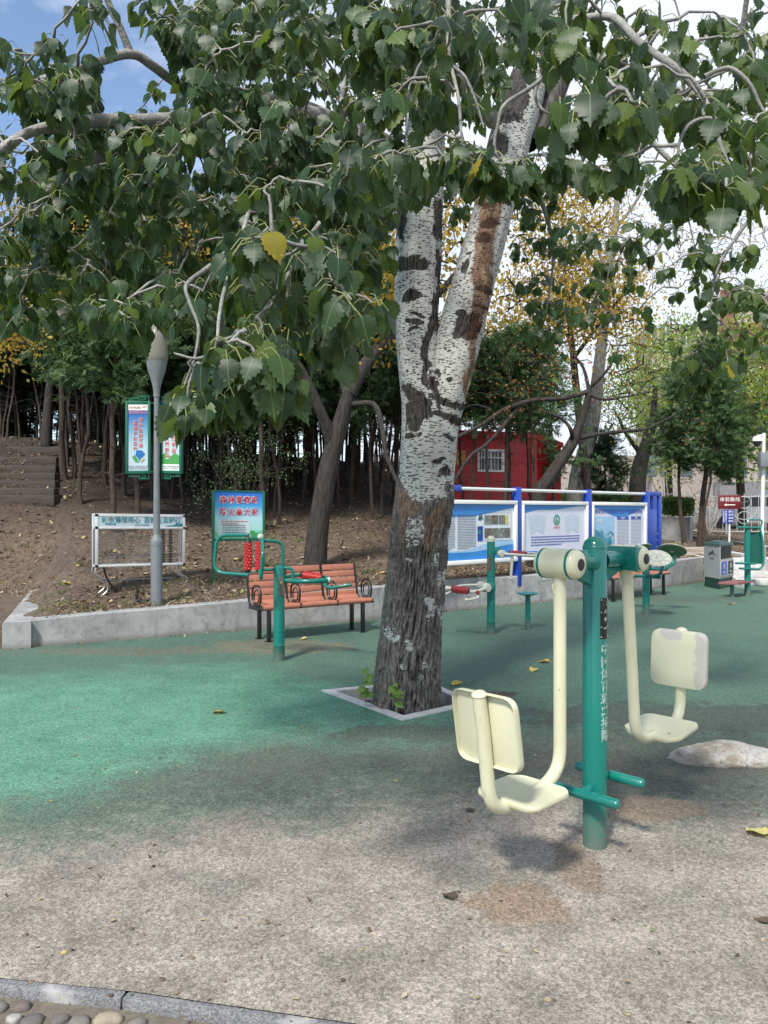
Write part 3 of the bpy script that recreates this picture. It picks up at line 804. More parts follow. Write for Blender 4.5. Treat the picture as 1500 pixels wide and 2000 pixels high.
c = t.mix(rm, pale, rc); stf = t.ramp(t.math('ADD', st, t.math('MULTIPLY_ADD', t.noise(t.mapping(p, (22, 22, 5)), 1, 4), .8, -.4)), [(.4, 0), (.75, .9)])
c = t.mix(stf, c, t.mix(rm, stc, (.07, .03, .015, 1)))
t.col(c); t.rough(.85)
t.bump(t.math('ADD', t.math('MULTIPLY', rm, rn), t.math('MULTIPLY', t.math('MAXIMUM', dash, ring), .25)), .8, .02)
M_poplar = t.m

def blob(X_, Y_, cx, cy, rx, ry, rot=0):
    a = R(rot); dx, dy = X_ - cx, Y_ - cy; u = (dx * math.cos(a) + dy * math.sin(a)) / rx; w = (-dx * math.sin(a) + dy * math.cos(a)) / ry
    return np.clip(1.75 - np.sqrt(u * u + w * w) * 1.25, 0, 1)
def stem(name, prof, nth, step, parent, org):
    prof = np.array(prof, float); y0, y1 = prof[0, 1], prof[-1, 1]
    ys = [y0]
    while ys[-1] > y1: ys.append(ys[-1] - (step if ys[-1] > 330 else step * 4))
    ys = np.array(ys); o = np.argsort(prof[:, 1]); ip = lambda c_: np.interp(ys, prof[o, 1], prof[o, c_])
    sm = lambda a_: np.convolve(np.pad(a_, 6, 'edge'), np.ones(13) / 13, 'valid')
    cx, rd, dz = sm(ip(0)), sm(ip(2)), sm(ip(3)); Zc = TZ + dz
    X0 = (cx - 750) / F * Zc; Z0 = H - (ys - 1000) / F * Zc; r = rd / F * Zc
    th = np.arange(nth) / nth * 2 * PI
    A, I = np.meshgrid(th, np.arange(len(ys))); rr_ = r[I]
    zz = Z0[I]
    if name == 'trunk':   # root flare
        fl = sstep(.32, -.1, zz); rr_ = rr_ * (1 + fl * (.03 + .06 * np.sin(A * 5 + 1)))
    x = X0[I] + np.cos(A) * rr_; y = Zc[I] + np.sin(A) * rr_
    pxv = 750 + x / TZ * F; pyv = ys[I]
    if True:
        pr = np.zeros_like(x); B = lambda *a: np.maximum(pr, blob(pxv, pyv, *a))
        wob = (fbm(np.c_[x.ravel() * 6, y.ravel() * 6, zz.ravel() * 6], 3, 5).reshape(x.shape) - .5)
        wob2 = (fbm(np.c_[x.ravel() * 5 + 9, y.ravel() * 5, zz.ravel() * 9], 4, 15).reshape(x.shape) - .5)
        px0_, py0_ = pxv, pyv; pxv = pxv + wob * 44; pyv = pyv + wob2 * 34
        pr = sstep(935, 985, pyv + wob * 60)
        if True:
            for a in [(806, 812, 24, 32), (868, 822, 44, 9, 6), (858, 787, 44, 8, 12), (800, 775, 14, 20), (845, 775, 8, 40), (808, 531, 27, 13), (800, 516, 14, 6), (803, 592, 17, 12), (818, 628, 11, 4), (812, 642, 10, 5), (811, 654, 9, 3), (910, 650, 27, 24), (890, 628, 12, 8), (926, 645, 15, 22),
                      (857, 545, 9, 50), (853, 440, 11, 40), (777, 430, 9, 50), (840, 660, 7, 35, 8), (833, 720, 7, 45), (846, 610, 8, 30, 15), (848, 905, 14, 5), (862, 925, 14, 8), (872, 862, 12, 5), (800, 855, 12, 8), (870, 950, 10, 8), (785, 965, 8, 40), (782, 930, 6, 40), (840, 905, 10, 3), (875, 745, 8, 4), (855, 735, 5, 5), (944, 415, 12, 9), (948, 450, 16, 8), (941, 478, 10, 12), (940, 572, 17, 7), (931, 607, 16, 5), (900, 530, 7, 12, 25), (905, 505, 12, 4), (1000, 200, 30, 60), (975, 300, 20, 25), (1080, 150, 20, 120)]:
                pr = B(*a)
            hole_ = np.zeros_like(x)
            for a in [(812, 1030, 22, 34, 10), (806, 1060, 16, 16), (850, 1080, 8, 26), (858, 1130, 10, 20), (848, 1185, 14, 26, 20), (862, 1200, 8, 26), (842, 1168, 14, 16), (765, 1235, 14, 18), (792, 1255, 18, 12, 15), (826, 1290, 8, 14), (818, 1310, 10, 8), (870, 1050, 5, 26), (788, 1290, 9, 6), (800, 1085, 22, 5), (840, 1100, 26, 4)]:
                hole_ = np.maximum(hole_, blob(pxv, pyv, *a))
            pr = pr * (1 - hole_ * .56 * sstep(930, 960, pyv))
            front = sstep(.3, -.3, np.sin(A))
            dk_ = np.maximum.reduce([blob(pxv, pyv, 793, 985, 14, 34), blob(pxv, pyv, 845, 1010, 12, 34, 20), blob(pxv, pyv, 830, 1050, 8, 22), blob(pxv, pyv, 785, 1030, 8, 40), blob(pxv, pyv, 835, 915, 10, 8)]) * front
            axx = np.interp(pyv, [380, 620, 700, 800], [950, 930, 920, 903])
            stn = np.clip(1.5 - np.abs(pxv - axx) / np.interp(pyv, [380, 560, 700, 800], [22, 17, 12, 7]), 0, 1) * sstep(330, 380, pyv) * sstep(860, 790, pyv) if name != 'trunk' else np.zeros_like(x)
    # furrowed relief where the bark is rough
    q = np.c_[(np.cos(A) * 3.4).ravel(), (np.sin(A) * 3.4).ravel(), (zz * 2.4).ravel()]
    rid = 1 - np.abs(fbm(q * np.array([5.8, 5.8, 3.0]), 4, 9).reshape(x.shape) - .5) * 4
    lump = (fbm(q * .7, 3, 2).reshape(x.shape) - .5) * .02
    pyv, pxv = py0_, px0_
    dsp = (rid - .5) * .040 * np.clip(pr * 1.3 - .15, 0, 1) * sstep(.2, 1.0, pyv / 950) + lump - .006 * pr * (pyv < 940)
    x = x + np.cos(A) * dsp; y = y + np.sin(A) * dsp
    nr_, nc_ = x.shape; idx_ = np.arange(nr_ * nc_).reshape(nr_, nc_); nx = np.roll(idx_, -1, axis=1)
    qd = np.stack([idx_[:-1], nx[:-1], nx[1:], idx_[1:]], -1).reshape(-1, 4)
    u = A / (2 * PI) * 1.7; uvv = np.c_[u.ravel(), zz.ravel()]
    ob_ = mesh_np(name, np.c_[x.ravel(), y.ravel(), zz.ravel()], qd.ravel(), np.arange(len(qd)) * 4, np.full(len(qd), 4), [M_poplar], parent, None, uvv,
                  {'rough': pr.ravel(), 'ridge': np.clip(rid, 0, 1).ravel(), 'stain': stn.ravel(), 'dark': dk_.ravel()}, org, True)
    return ob_, [(X0[i], Zc[i], Z0[i]) for i in range(0, len(ys), 10)]
torg = V((790 - 750) / F * TZ, TZ, -.1)
pop = thing('poplar_tree', 'big forked tree in the concrete pit, white bark above rough dark bark', 'tree', torg)
_, nodesA = stem('trunk', Ltr, 240, 2.6, pop, torg)
_, nodesB = stem('forked_stem', Rtr, 200, 2.6, pop, torg)

t = NT('pale_twig_bark'); p = t.coord('Object'); n = t.noise(p, 14, 4); d = t.vor(p, 60)
k = t.mix(t.ramp(n, [(.35, 0), (.65, 1)]), (.18, .177, .16, 1), (.31, .305, .285, 1)); k = t.mix(t.ramp(d, [(.12, .8), (.25, 0)]), k, (.07, .06, .05, 1)); t.col(k); t.rough(.8); t.bump(d, .6, .004); M_twig = t.m
M_gdark = bark('dark_grey_limb_bark', (.02, .018, .017), (.12, .11, .10))
BR = [  # (px, py, Z) polylines and radii
 ([(812, 330, 6.4), (760, 285, 6.0), (690, 250, 5.6), (600, 222, 5.2), (520, 215, 4.8), (430, 232, 4.5), (350, 235, 4.2), (270, 238, 3.9), (190, 236, 3.7), (120, 245, 3.55), (50, 262, 3.4), (-60, 330, 3.2)], [.075, .07, .062, .056, .05, .046, .042, .037, .032, .027, .022, .012]),
 ([(350, 235, 4.2), (260, 245, 4.05), (210, 290, 4.0), (150, 345, 3.9), (90, 375, 3.85), (55, 440, 3.8)], [.04, .036, .032, .026, .018, .008]),
 ([(690, 250, 5.6), (600, 210, 5.3), (520, 192, 5), (440, 205, 4.8), (350, 165, 4.5), (300, 130, 4.3), (255, 105, 4.2), (180, 125, 4), (80, 155, 3.9), (-40, 175, 3.8)], [.05, .042, .036, .032, .028, .027, .026, .021, .016, .01]),
 ([(255, 105, 4.2), (235, 55, 4.15), (210, 0, 4.1), (185, -90, 4.0)], [.022, .019, .017, .012]),
 ([(836, 210, 6.45), (760, 120, 6.1), (660, 60, 5.7), (560, 20, 5.2), (440, -40, 4.8), (300, -120, 4.3)], [.06, .05, .042, .034, .026, .015]),
 ([(965, 237, 6.45), (935, 205, 6.3), (905, 165, 6.1), (878, 128, 6.0), (850, 95, 5.8), (820, 30, 5.6), (800, -60, 5.4)], [.07, .056, .05, .046, .042, .035, .028]),
 ([(1075, -70, 4.2), (1100, -20, 3.7), (1060, 22, 3.4), (1035, 45, 3.3), (1045, 60, 3.25)], [.032, .030, .026, .02, .016]),
 ([(1040, 60, 3.3), (1065, 42, 3.15), (1105, 40, 3.0), (1150, 35, 2.85), (1200, 35, 2.7), (1250, 85, 2.6), (1310, 125, 2.5), (1345, 155, 2.45), (1375, 195, 2.4), (1395, 240, 2.35), (1410, 290, 2.3), (1435, 350, 2.25)], [.017, .016, .015, .015, .014, .013, .012, .011, .010, .008, .006, .004]),
 ([(1105, 42, 3.0), (1118, 80, 2.95), (1110, 110, 2.9), (1085, 135, 2.9), (1060, 148, 2.9), (1045, 185, 2.9), (1060, 215, 2.9), (1090, 228, 2.9)], [.014, .013, .012, .010, .008, .007, .006, .004]),
 ([(1085, 135, 2.9), (1030, 175, 2.85), (985, 205, 2.8), (972, 245, 2.8), (966, 290, 2.8), (985, 320, 2.8), (1015, 332, 2.8)], [.009, .008, .007, .006, .006, .005, .003]),
 ([(870, -60, 3.0), (876, 10, 2.9), (876, 80, 2.8), (880, 125, 2.8), (908, 150, 2.8), (930, 200, 2.8), (945, 250, 2.8)], [.012, .010, .009, .008, .006, .005, .003]),
 ([(880, 125, 2.8), (895, 190, 2.75), (900, 250, 2.7), (905, 290, 2.7)], [.007, .006, .005, .003]),
 ([(1375, 150, 2.4), (1400, 138, 2.4), (1430, 135, 2.4), (1465, 165, 2.4), (1490, 215, 2.4), (1530, 260, 2.4)], [.008, .007, .007, .006, .005, .004]),
 ([(1398, 232, 2.35), (1370, 232, 2.35), (1345, 245, 2.35), (1328, 275, 2.35), (1322, 320, 2.35)], [.007, .006, .006, .005, .003]),
 ([(600, 222, 5.2), (560, 300, 4.4), (500, 380, 3.6), (470, 470, 2.9), (440, 560, 2.5), (428, 620, 2.3), (420, 680, 2.2), (385, 700, 2.2), (340, 690, 2.2)], [.02, .016, .011, .008, .0065, .0055, .0045, .004, .003]),
 ([(470, 470, 2.9), (410, 520, 2.7), (365, 555, 2.6), (370, 590, 2.55), (388, 640, 2.5), (380, 700, 2.5), (360, 750, 2.5)], [.010, .009, .007, .006, .006, .005, .003]),
 ([(700, 250, 5.5), (690, 330, 4.4), (650, 400, 3.6), (600, 470, 3.0), (560, 540, 2.6), (520, 600, 2.4), (500, 620, 2.3)], [.02, .016, .012, .009, .007, .005, .004]),
 ([(660, 60, 5.7), (672, 120, 5.0), (668, 190, 4.4), (660, 270, 4.0)], [.03, .02, .015, .008]),
 ([(1090, 80, 6.7), (1180, 120, 6.4), (1290, 170, 6.2), (1400, 190, 6.0), (1510, 240, 5.9)], [.06, .045, .035, .028, .02]),
 ([(1180, 120, 6.4), (1260, 260, 6.2), (1360, 360, 6.1), (1400, 400, 6.0), (1300, 450, 6.0), (1230, 500, 5.9)], [.03, .022, .018, .014, .011, .006]),
 ([(1560, 250, 5.2), (1500, 380, 5.3), (1440, 460, 5.4), (1400, 530, 5.4), (1385, 620, 5.4)], [.022, .018, .013, .009, .005]),
 ([(1020, 300, 6.6), (1060, 400, 7.2), (1080, 480, 7.5), (1075, 560, 7.6), (1060, 640, 7.6)], [.03, .022, .016, .011, .006]),
 ([(790, 300, 6.6), (740, 360, 7.2), (725, 440, 7.5), (735, 520, 7.6)], [.03, .022, .014, .006]),
]
cl = Cloud(); bl_ = [([P(*q) for q in pts], rs) for pts, rs in BR]
bn = branch_cloud(cl, bl_, 0, 10, 5) + branch_cloud(cl, [([P(*q) for q in [(1030, 280, 6.55), (1075, 200, 6.7), (1100, 130, 6.75), (1120, 50, 6.8), (1138, -50, 6.9), (1160, -200, 7.0)]], [.09, .10, .10, .095, .09, .06])], 1, 16, 5)
br = cl.build('branches', [M_twig, M_gdark], pop, torg, True)
def rej_main(x, y, Z):
    if Z < 6.9 and 765 < x < 1012 and 395 < y < 1400: return True
    if Z < 6.9 and 985 < x < 1100 and 130 < y < 240 and random.random() < .8: return True
    if Z < 6.9 and 785 < x < 885 and 200 < y < 345 and random.random() < .88: return True
    if Z < 6.9 and 880 < x < 980 and 90 < y < 260 and random.random() < .6: return True
    if 170 < x < 350 and 70 < y < 215 and random.random() < .93: return True      # gap with blue sky
    if 10 < x < 175 and -60 < y < 75 and random.random() < .95: return True
    if 1120 < x < 1230 and 330 < y < 450 and random.random() < .75: return True
    if 190 < x < 430 and 380 < y < 540 and random.random() < .55: return True
    if 0 < x < 110 and 320 < y < 400 and random.random() < .6: return True
    if 240 < x < 360 and 620 < y < 800 and Z > 2 and random.random() < .8: return True
    return False
REG = [(640, 190, 320, 220, 3.3, 5.8, 200), (480, 330, 230, 170, 3.2, 5.0, 85), (620, 430, 150, 140, 2.7, 4.2, 52), (570, 560, 130, 120, 2.2, 3.0, 22), (640, 560, 90, 120, 2.6, 3.4, 16), (470, 650, 60, 50, 1.95, 2.3, 6), (530, 690, 45, 60, 2.2, 2.6, 7), (410, 760, 55, 30, 2.2, 2.5, 7), (375, 775, 40, 25, 2.2, 2.5, 3),
       (330, 500, 150, 130, 3.4, 5.0, 62), (300, 590, 120, 40, 2.8, 3.6, 12), (110, 250, 190, 130, 3.2, 4.6, 62), (60, 110, 120, 60, 3.4, 4.2, 10), (70, 500, 100, 130, 3.4, 4.8, 48), (200, 330, 150, 90, 3.6, 5.0, 40), (170, 20, 50, 30, 3.2, 4, 5), (330, 40, 80, 60, 3.4, 4.6, 14), (460, 60, 120, 90, 3.6, 5.2, 40),
       (950, 30, 220, 70, 2.5, 3.6, 20), (800, 60, 140, 100, 2.8, 4.6, 30), (920, 325, 290, 38, 2.4, 2.8, 19), (800, 170, 60, 70, 2.6, 3.4, 8), (740, 350, 90, 60, 3.0, 5.0, 16), (980, 70, 90, 60, 3.0, 5.5, 14),
       (1180, 240, 90, 90, 2.1, 2.7, 9), (1190, 60, 120, 70, 2.4, 3.6, 10), (1340, 120, 150, 80, 2.3, 3.2, 12), (1350, 300, 90, 40, 2.0, 2.4, 5), (1440, 260, 80, 100, 2.2, 3.2, 11), (1330, 370, 40, 35, 2.0, 2.3, 3), (1440, 340, 60, 40, 2.0, 2.6, 3), (1420, 60, 130, 70, 3, 5, 15),
       (1330, 250, 190, 120, 4.4, 6.2, 24), (1250, 480, 130, 50, 5.4, 6.2, 14), (1400, 530, 110, 80, 5.2, 6.2, 22), (1380, 670, 60, 60, 5.2, 5.7, 13), (1170, 510, 60, 50, 5.5, 6.2, 6), (1200, 610, 60, 90, 5.6, 6.4, 8), (1470, 620, 50, 70, 5, 6, 8), (1150, 430, 40, 40, 5, 6, 4), (1370, 740, 35, 20, 5.3, 5.6, 3),
       (1070, 520, 60, 130, 7.1, 7.9, 26), (1040, 380, 50, 60, 7.0, 7.6, 10), (1090, 640, 60, 60, 7.2, 7.9, 10), (735, 450, 45, 110, 7.1, 7.9, 18), (880, 330, 60, 100, 6.9, 7.9, 18), (870, 120, 130, 120, 5.6, 7.6, 45), (1080, 230, 110, 120, 6.9, 7.8, 30), (640, 130, 240, 160, 5.8, 7.8, 60), (300, 190, 200, 60, 5, 6.4, 14)]
OFF = [(150, 440, 200, 120, 7.4, 8.8, 22), (-330, 380, 260, 260, 6.0, 9.0, 45), (-500, -100, 300, 300, 5.0, 9.0, 35), (500, -260, 620, 230, 3.2, 7.0, 95), (1150, -260, 560, 230, 3.2, 7.0, 80), (-260, 150, 230, 330, 3.4, 6.0, 26), (1720, 200, 220, 350, 3.4, 7.0, 45), (700, -700, 600, 240, 4.5, 7.8, 45)]  # crown beyond the frame; left clusters added to shade the slope
OVER = [(x_, random.uniform(.5, 1.0 + (x_ + 3.4) * .36), random.uniform(3.8, 4.9)) for x_ in [random.uniform(-2.6, 2.4) for _ in range(100)]]   # unseen leaf clusters added overhead, shaped to cast the ground's shade band
tips = sample_regions(REG, rej_main) + sample_regions(OFF) + OVER
cl = Cloud()
seeds = bn + [q for q in nodesA if q[2] > 4.4] + [q for q in nodesB if q[2] > 4.4]
grow_twigs(cl, seeds, tips, .011, .0042, 0, n=5)
tipa = np.array(tips); reps = rng.integers(6, 11, len(tipa)); cn = np.repeat(np.arange(len(tipa)), reps); n = len(cn)
dirs = rng.normal(0, 1, (n, 3)); dirs[:, 2] = dirs[:, 2] * .5 + .25; dirs = nrm(dirs); pl = rng.uniform(.045, .085, n)
base = tipa[cn] + nrm(rng.normal(0, 1, (n, 3))) * rng.uniform(0, .05, (n, 1))
end = base + dirs * pl[:, None] * np.array([.9, .9, .5]) + np.array([0, 0, -1]) * (pl * rng.uniform(.25, .8, n))[:, None]
mid_ = (base + end) / 2 + np.array([0, 0, .25]) * pl[:, None]
sz = rng.uniform(.052, .104, n)
Yd = np.c_[dirs[:, 0] * .55 + rng.normal(0, .2, n), dirs[:, 1] * .55 + rng.normal(0, .2, n), -1 + rng.normal(0, .25, n)]
Nn = np.c_[dirs[:, 0] * .9 + rng.normal(0, .5, n), dirs[:, 1] * .9 + rng.normal(0, .5, n) - .2, .35 + rng.normal(0, .35, n)]
X_, Y_, Z3 = frames(Yd, Nn)
# keep whole leaves off the pale stems the photo shows bare
pxx = 750 + end[:, 0] / end[:, 1] * F; pyy = 1000 - (end[:, 2] - sz - H) / end[:, 1] * F
bad = (end[:, 1] < 6.9) & (pxx > 775) & (pxx < 1005) & (pyy > 425)
bad |= (end[:, 1] < 1.7) & (end[:, 2] < 3.4) | ((end[:, 1] < 2.9) & (pyy > 880))
bad |= (end[:, 1] < 3.4) & (pxx < 298) & (pxx > 190) & (pyy > 735)
keep = ~bad
lr = np.clip(rng.uniform(0, .97, len(tipa))[cn] * .5 + rng.uniform(-.1, .6, n) + .28 * sstep(1050, 1350, 750 + end[:, 0] / end[:, 1] * F), 0, .975); lr[rng.random(n) < .006] = 1.0
cl.add(*LEAF, end[keep], X_[keep], Y_[keep], Z3[keep], sz[keep], lr[keep], 1)
for w in (0,):
    e1 = base[keep]; e2 = mid_[keep]; e3 = end[keep]; side = nrm(np.cross(e3 - e1, np.array([0.1, 1, .2]))) * .0016; m_ = len(e1)
    vv = np.stack([e1 - side, e1 + side, e2 - side, e2 + side, e3 - side, e3 + side], 1).reshape(-1, 3)
    ff = [(i * 6, i * 6 + 1, i * 6 + 3, i * 6 + 2) for i in range(m_)] + [(i * 6 + 2, i * 6 + 3, i * 6 + 5, i * 6 + 4) for i in range(m_)]
    cl.raw(vv, ff, 2, .5)
cl.build('crown', [M_twig, M_leaf, M_petiole], pop, torg, True)
print('poplar leaves', int(keep.sum()))

# ---- cypresses ------------------------------------------------------------
def cypress(seed, h, c0, cr, r0, ns, mats, low=.5, lean=.2):
    """trunk + crown meshes around the origin; crown from height c0 to h"""
    rs = np.random.default_rng(seed); k = 14; zz = np.linspace(-.25, h, k)
    wob = np.cumsum(rs.normal(0, .035, (k, 2)), axis=0) + np.c_[np.linspace(0, lean * rs.uniform(-1, 1), k), np.linspace(0, lean * rs.uniform(-1, 1), k)]
    pts = np.c_[wob, zz]; c = Cloud(); v, f = tube_np(pts, np.linspace(r0, r0 * .25, k) * (1 + rs.normal(0, .06, k)), 8); c.raw(v, f, 0, .5)
    at = lambda z: np.array([np.interp(z, zz, pts[:, 0]), np.interp(z, zz, pts[:, 1])])
    for i in range(int(8 + h)):   # dead side twigs on the bare stem
        z = rs.uniform(.8, c0 + .6); a = rs.uniform(0, 2 * PI); L = rs.uniform(.15, .6); o = at(z)
        q = np.array([[o[0], o[1], z], [o[0] + math.cos(a) * L * .5, o[1] + math.sin(a) * L * .5, z + .05], [o[0] + math.cos(a) * L, o[1] + math.sin(a) * L, z + rs.uniform(-.1, .2)]])
        v, f = tube_np(q, [.009, .006, .003], 4); c.raw(v, f, 0, .5)
    nb = 46; pos, dr = [], []
    for i in range(nb):
        tq = (i + .5) / nb; z = c0 + (h - c0) * tq; a = rs.uniform(0, 2 * PI)
        L = cr * (min(1, (tq + .12) * 3.2)) * (1 - tq) ** .6 * rs.uniform(.55, 1.2); o = at(z); dv = np.array([math.cos(a), math.sin(a), rs.uniform(.05, .6)])
        q = np.array([np.array([o[0], o[1], z]) + dv * L * s_ + np.array([0, 0, -.22 * L * s_ * s_]) for s_ in (0, .35, .7, 1)])
        v, f = tube_np(q, [.02, .014, .009, .004], 4); c.raw(v, f, 0, .5)
        m = int(ns / nb); s_ = rs.uniform(.15, 1.05, m) ** .8
        pp = np.c_[np.interp(s_, [0, .35, .7, 1], q[:, 0]), np.interp(s_, [0, .35, .7, 1], q[:, 1]), np.interp(s_, [0, .35, .7, 1], q[:, 2])]
        pp += rs.normal(0, .10, (m, 3)) * (.5 + s_[:, None]); pos.append(pp)
        d_ = dv[None] * np.array([1, 1, .6]) + rs.normal(0, .55, (m, 3)) + np.array([0, 0, -.15 + low * .3]); dr.append(d_)
    pos, dr = np.concatenate(pos), nrm(np.concatenate(dr)); m = len(pos)
    c2 = Cloud(); hf = m // 2; N = rs.normal(0, 1, (m, 3)) + np.array([0, 0, .6]); X_, Y_, Zq = frames(dr, N); s_ = rs.uniform(.11, .26, m); rn_ = np.clip(rs.normal(.45, .2, m), 0, 1)
    for (a, b_, tmp) in ((0, hf, SPRAY[0]), (hf, m, SPRAY[1])): c2.add(*tmp, pos[a:b_], X_[a:b_], Y_[a:b_], Zq[a:b_], s_[a:b_], rn_[a:b_])
    return c, c2
def make_cypress(label, loc, seed, h, c0, cr, r0, ns, mat=None, group=None, low=.5, lean=.2):
    o = thing('cypress_tree', label, 'tree', loc, group); a, b_ = cypress(seed, h, c0, cr, r0, ns, None, low, lean)
    ORG[o.name] = V(0, 0, 0); x = a.build('trunk', [M_cbark], o, smooth=True); y = b_.build('crown', [mat or M_cyp], o); return o
GL = 'slim dark cypress trunk, one of the many crowded in the shady grove on the slope'; GG = 'thin cypresses crowded in the shady grove'
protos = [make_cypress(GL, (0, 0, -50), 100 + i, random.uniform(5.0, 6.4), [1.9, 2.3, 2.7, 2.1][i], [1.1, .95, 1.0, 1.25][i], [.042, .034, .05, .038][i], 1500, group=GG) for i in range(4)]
backp = None
for i_ in range(40):
    px_ = random.choice([random.uniform(150, 370), random.uniform(440, 600), random.uniform(-60, 40)]); Y_ = random.uniform(21.5, 27); lc = TG(px_, Y_)
    if i_ < 3: bp_ = make_cypress('low-branched cypress at the back of the shady grove, closing the gaps between trunks', lc, 170 + i_, 4.6, .5, 1.1, .05, 900, None, 'low-branched cypresses at the back of the grove'); backp = (backp or []) + [bp_]
    else: copy_tree(backp[i_ % 3], lc, random.uniform(0, 6), random.uniform(.85, 1.2))
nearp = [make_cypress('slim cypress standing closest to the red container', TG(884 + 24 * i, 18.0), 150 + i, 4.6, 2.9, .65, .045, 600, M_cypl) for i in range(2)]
nearp[0]['label'] = nearp[1]['label'] = 'slim cypress in front of the red container, its foliage hanging over the container roof'; nearp[0]['group'] = nearp[1]['group'] = 'slim cypresses in front of the red container'
spots = []
def far_ok(x, y, dmin):
    return all((x - a) ** 2 + (y - b_) ** 2 > dmin * dmin for a, b_ in spots)
tries = 0
while len(spots) < 285 and tries < 20000:
    tries += 1; px = random.uniform(-60, 775); Y = 14.2 + 13 * random.random() ** .8; x = (px - 750) / F * Y
    if px < 125 and Y < 20.5: continue
    if 10 < px < 200 and Y > 17 and random.random() < .45: continue
    if px > 690 and Y > 20 and random.random() < .5: continue
    if px > 560 and Y < 16.0: continue
    if 300 > px > 120 and Y < 15.0: continue
    if far_ok(x, Y, .40): spots.append((x, Y))
for px, Y in [(897, 15.6), (905, 17.4), (926, 16.2), (956, 15.8), (973, 17.0), (983, 15.9), (992, 17.6), (1001, 16.3), (1032, 15.8), (1038, 17.2)]:
    spots.append(((px - 750) / F * Y, Y))
for i, (x, y) in enumerate(spots):
    z = ground_z(x, y); k = i % 4; loc = (x, y, z); rz = random.uniform(0, 6.28)
    nearc = x > 0 and y < 18.5
    if i < 4: o = protos[i]; o.location = loc; o.rotation_euler = (0, 0, rz)
    elif nearc: o = copy_tree(nearp[i % 2], loc, rz, random.uniform(.9, 1.05))
    else: o = copy_tree(protos[k], loc, rz, random.uniform(.86, .98) if nearc else random.uniform(.85, 1.12))
    if nearc: o['label'] = 'slim cypress in front of the red container, its foliage hanging over the container roof'; o['group'] = 'slim cypresses in front of the red container'
CS = [('full green cypress with a low bushy crown, left of the lamp post', 222, 13.2, 5.4, 2.25, 1.15, .06, 2600), ('tall blue-green cypress rising behind the bushy one at upper left', 130, 16.0, 6.6, 2.4, 1.1, .08, 2300),
      ('cypress with a thin grey stem just right of the steps', 165, 14.4, 4.9, 2.3, .9, .05, 1500), ('cypress right behind the twin pole banners', 275, 14.0, 5.2, 2.6, 1.0, .055, 1500)]
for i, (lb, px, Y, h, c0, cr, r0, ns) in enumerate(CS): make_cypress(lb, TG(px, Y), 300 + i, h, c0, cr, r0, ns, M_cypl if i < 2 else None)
make_cypress('leaning cypress whose broad soft crown stands above the maroon direction sign', TG(1365, 21.5), 401, 5.6, 2.0, 1.65, .10, 4200, M_cypl, low=.8, lean=.3)
make_cypress('straight thinner cypress beside the leaning one, left of the maroon sign', TG(1340, 22.5), 402, 5.0, 2.2, 1.0, .07, 1800, M_cypl, lean=.1)
make_cypress('spindly young cypress nearest the maroon direction sign', TG(1376, 20.6), 403, 4.2, 2.3, .7, .045, 900, M_cypl, lean=.2)
make_cypress('small dark cypress behind the information boards by the iron fence', TG(1192, 23), 404, 3.2, 1.0, .9, .05, 1500)
for i, (px, Y) in enumerate([(925, 20.8), (1010, 21.5), (1075, 19.2)]):
    make_cypress(['cypress with dense foliage over the left end of the red container', 'cypress with dense foliage behind the red container window', 'cypress with grey-green foliage at the right end of the red container'][i], TG(px, Y), 420 + i, [4.3, 5.2, 4.6][i], [3.1, 3.1, 1.6][i], [.9, 1.1, 1.2][i], .07, [600, 800, 1200][i], M_cypl)

# ---- broadleaf trees in the background --------------------------------------
def broad(name, label, base, lines, regions, lm, size, per, barkm, tw=(.03, .006), tmpl=DIAM, grp=None, seedr=None):
    o = thing(name, label, 'tree', base, grp); c = Cloud(); nd = branch_cloud(c, lines, 0, 9, 5)
    c.build('trunk', [barkm], o, base, True)
    c = Cloud(); tp_ = np.array(sample_regions(regions)); grow_twigs(c, nd, tp_, tw[0], tw[1], 0, n=4)
    rp_ = rng.integers(per[0], per[1], len(tp_)); cn_ = np.repeat(np.arange(len(tp_)), rp_); m = len(cn_)
    pp = tp_[cn_] + rng.normal(0, size[1] * 2.2, (m, 3)); dd = rng.normal(0, 1, (m, 3)) + np.array([0, 0, -.5]); X_, Y_, Zq = frames(dd, rng.normal(0, 1, (m, 3)) + np.array([0, -.4, .5]))
    c.add(*tmpl, pp, X_, Y_, Zq, rng.uniform(size[0], size[1], m), rng.uniform(0, 1, m), 1)
    c.build('crown', [barkm, lm], o, base); return o
q = lambda L: [P(*a) for a in L]
b0 = TG(613, 12.6)
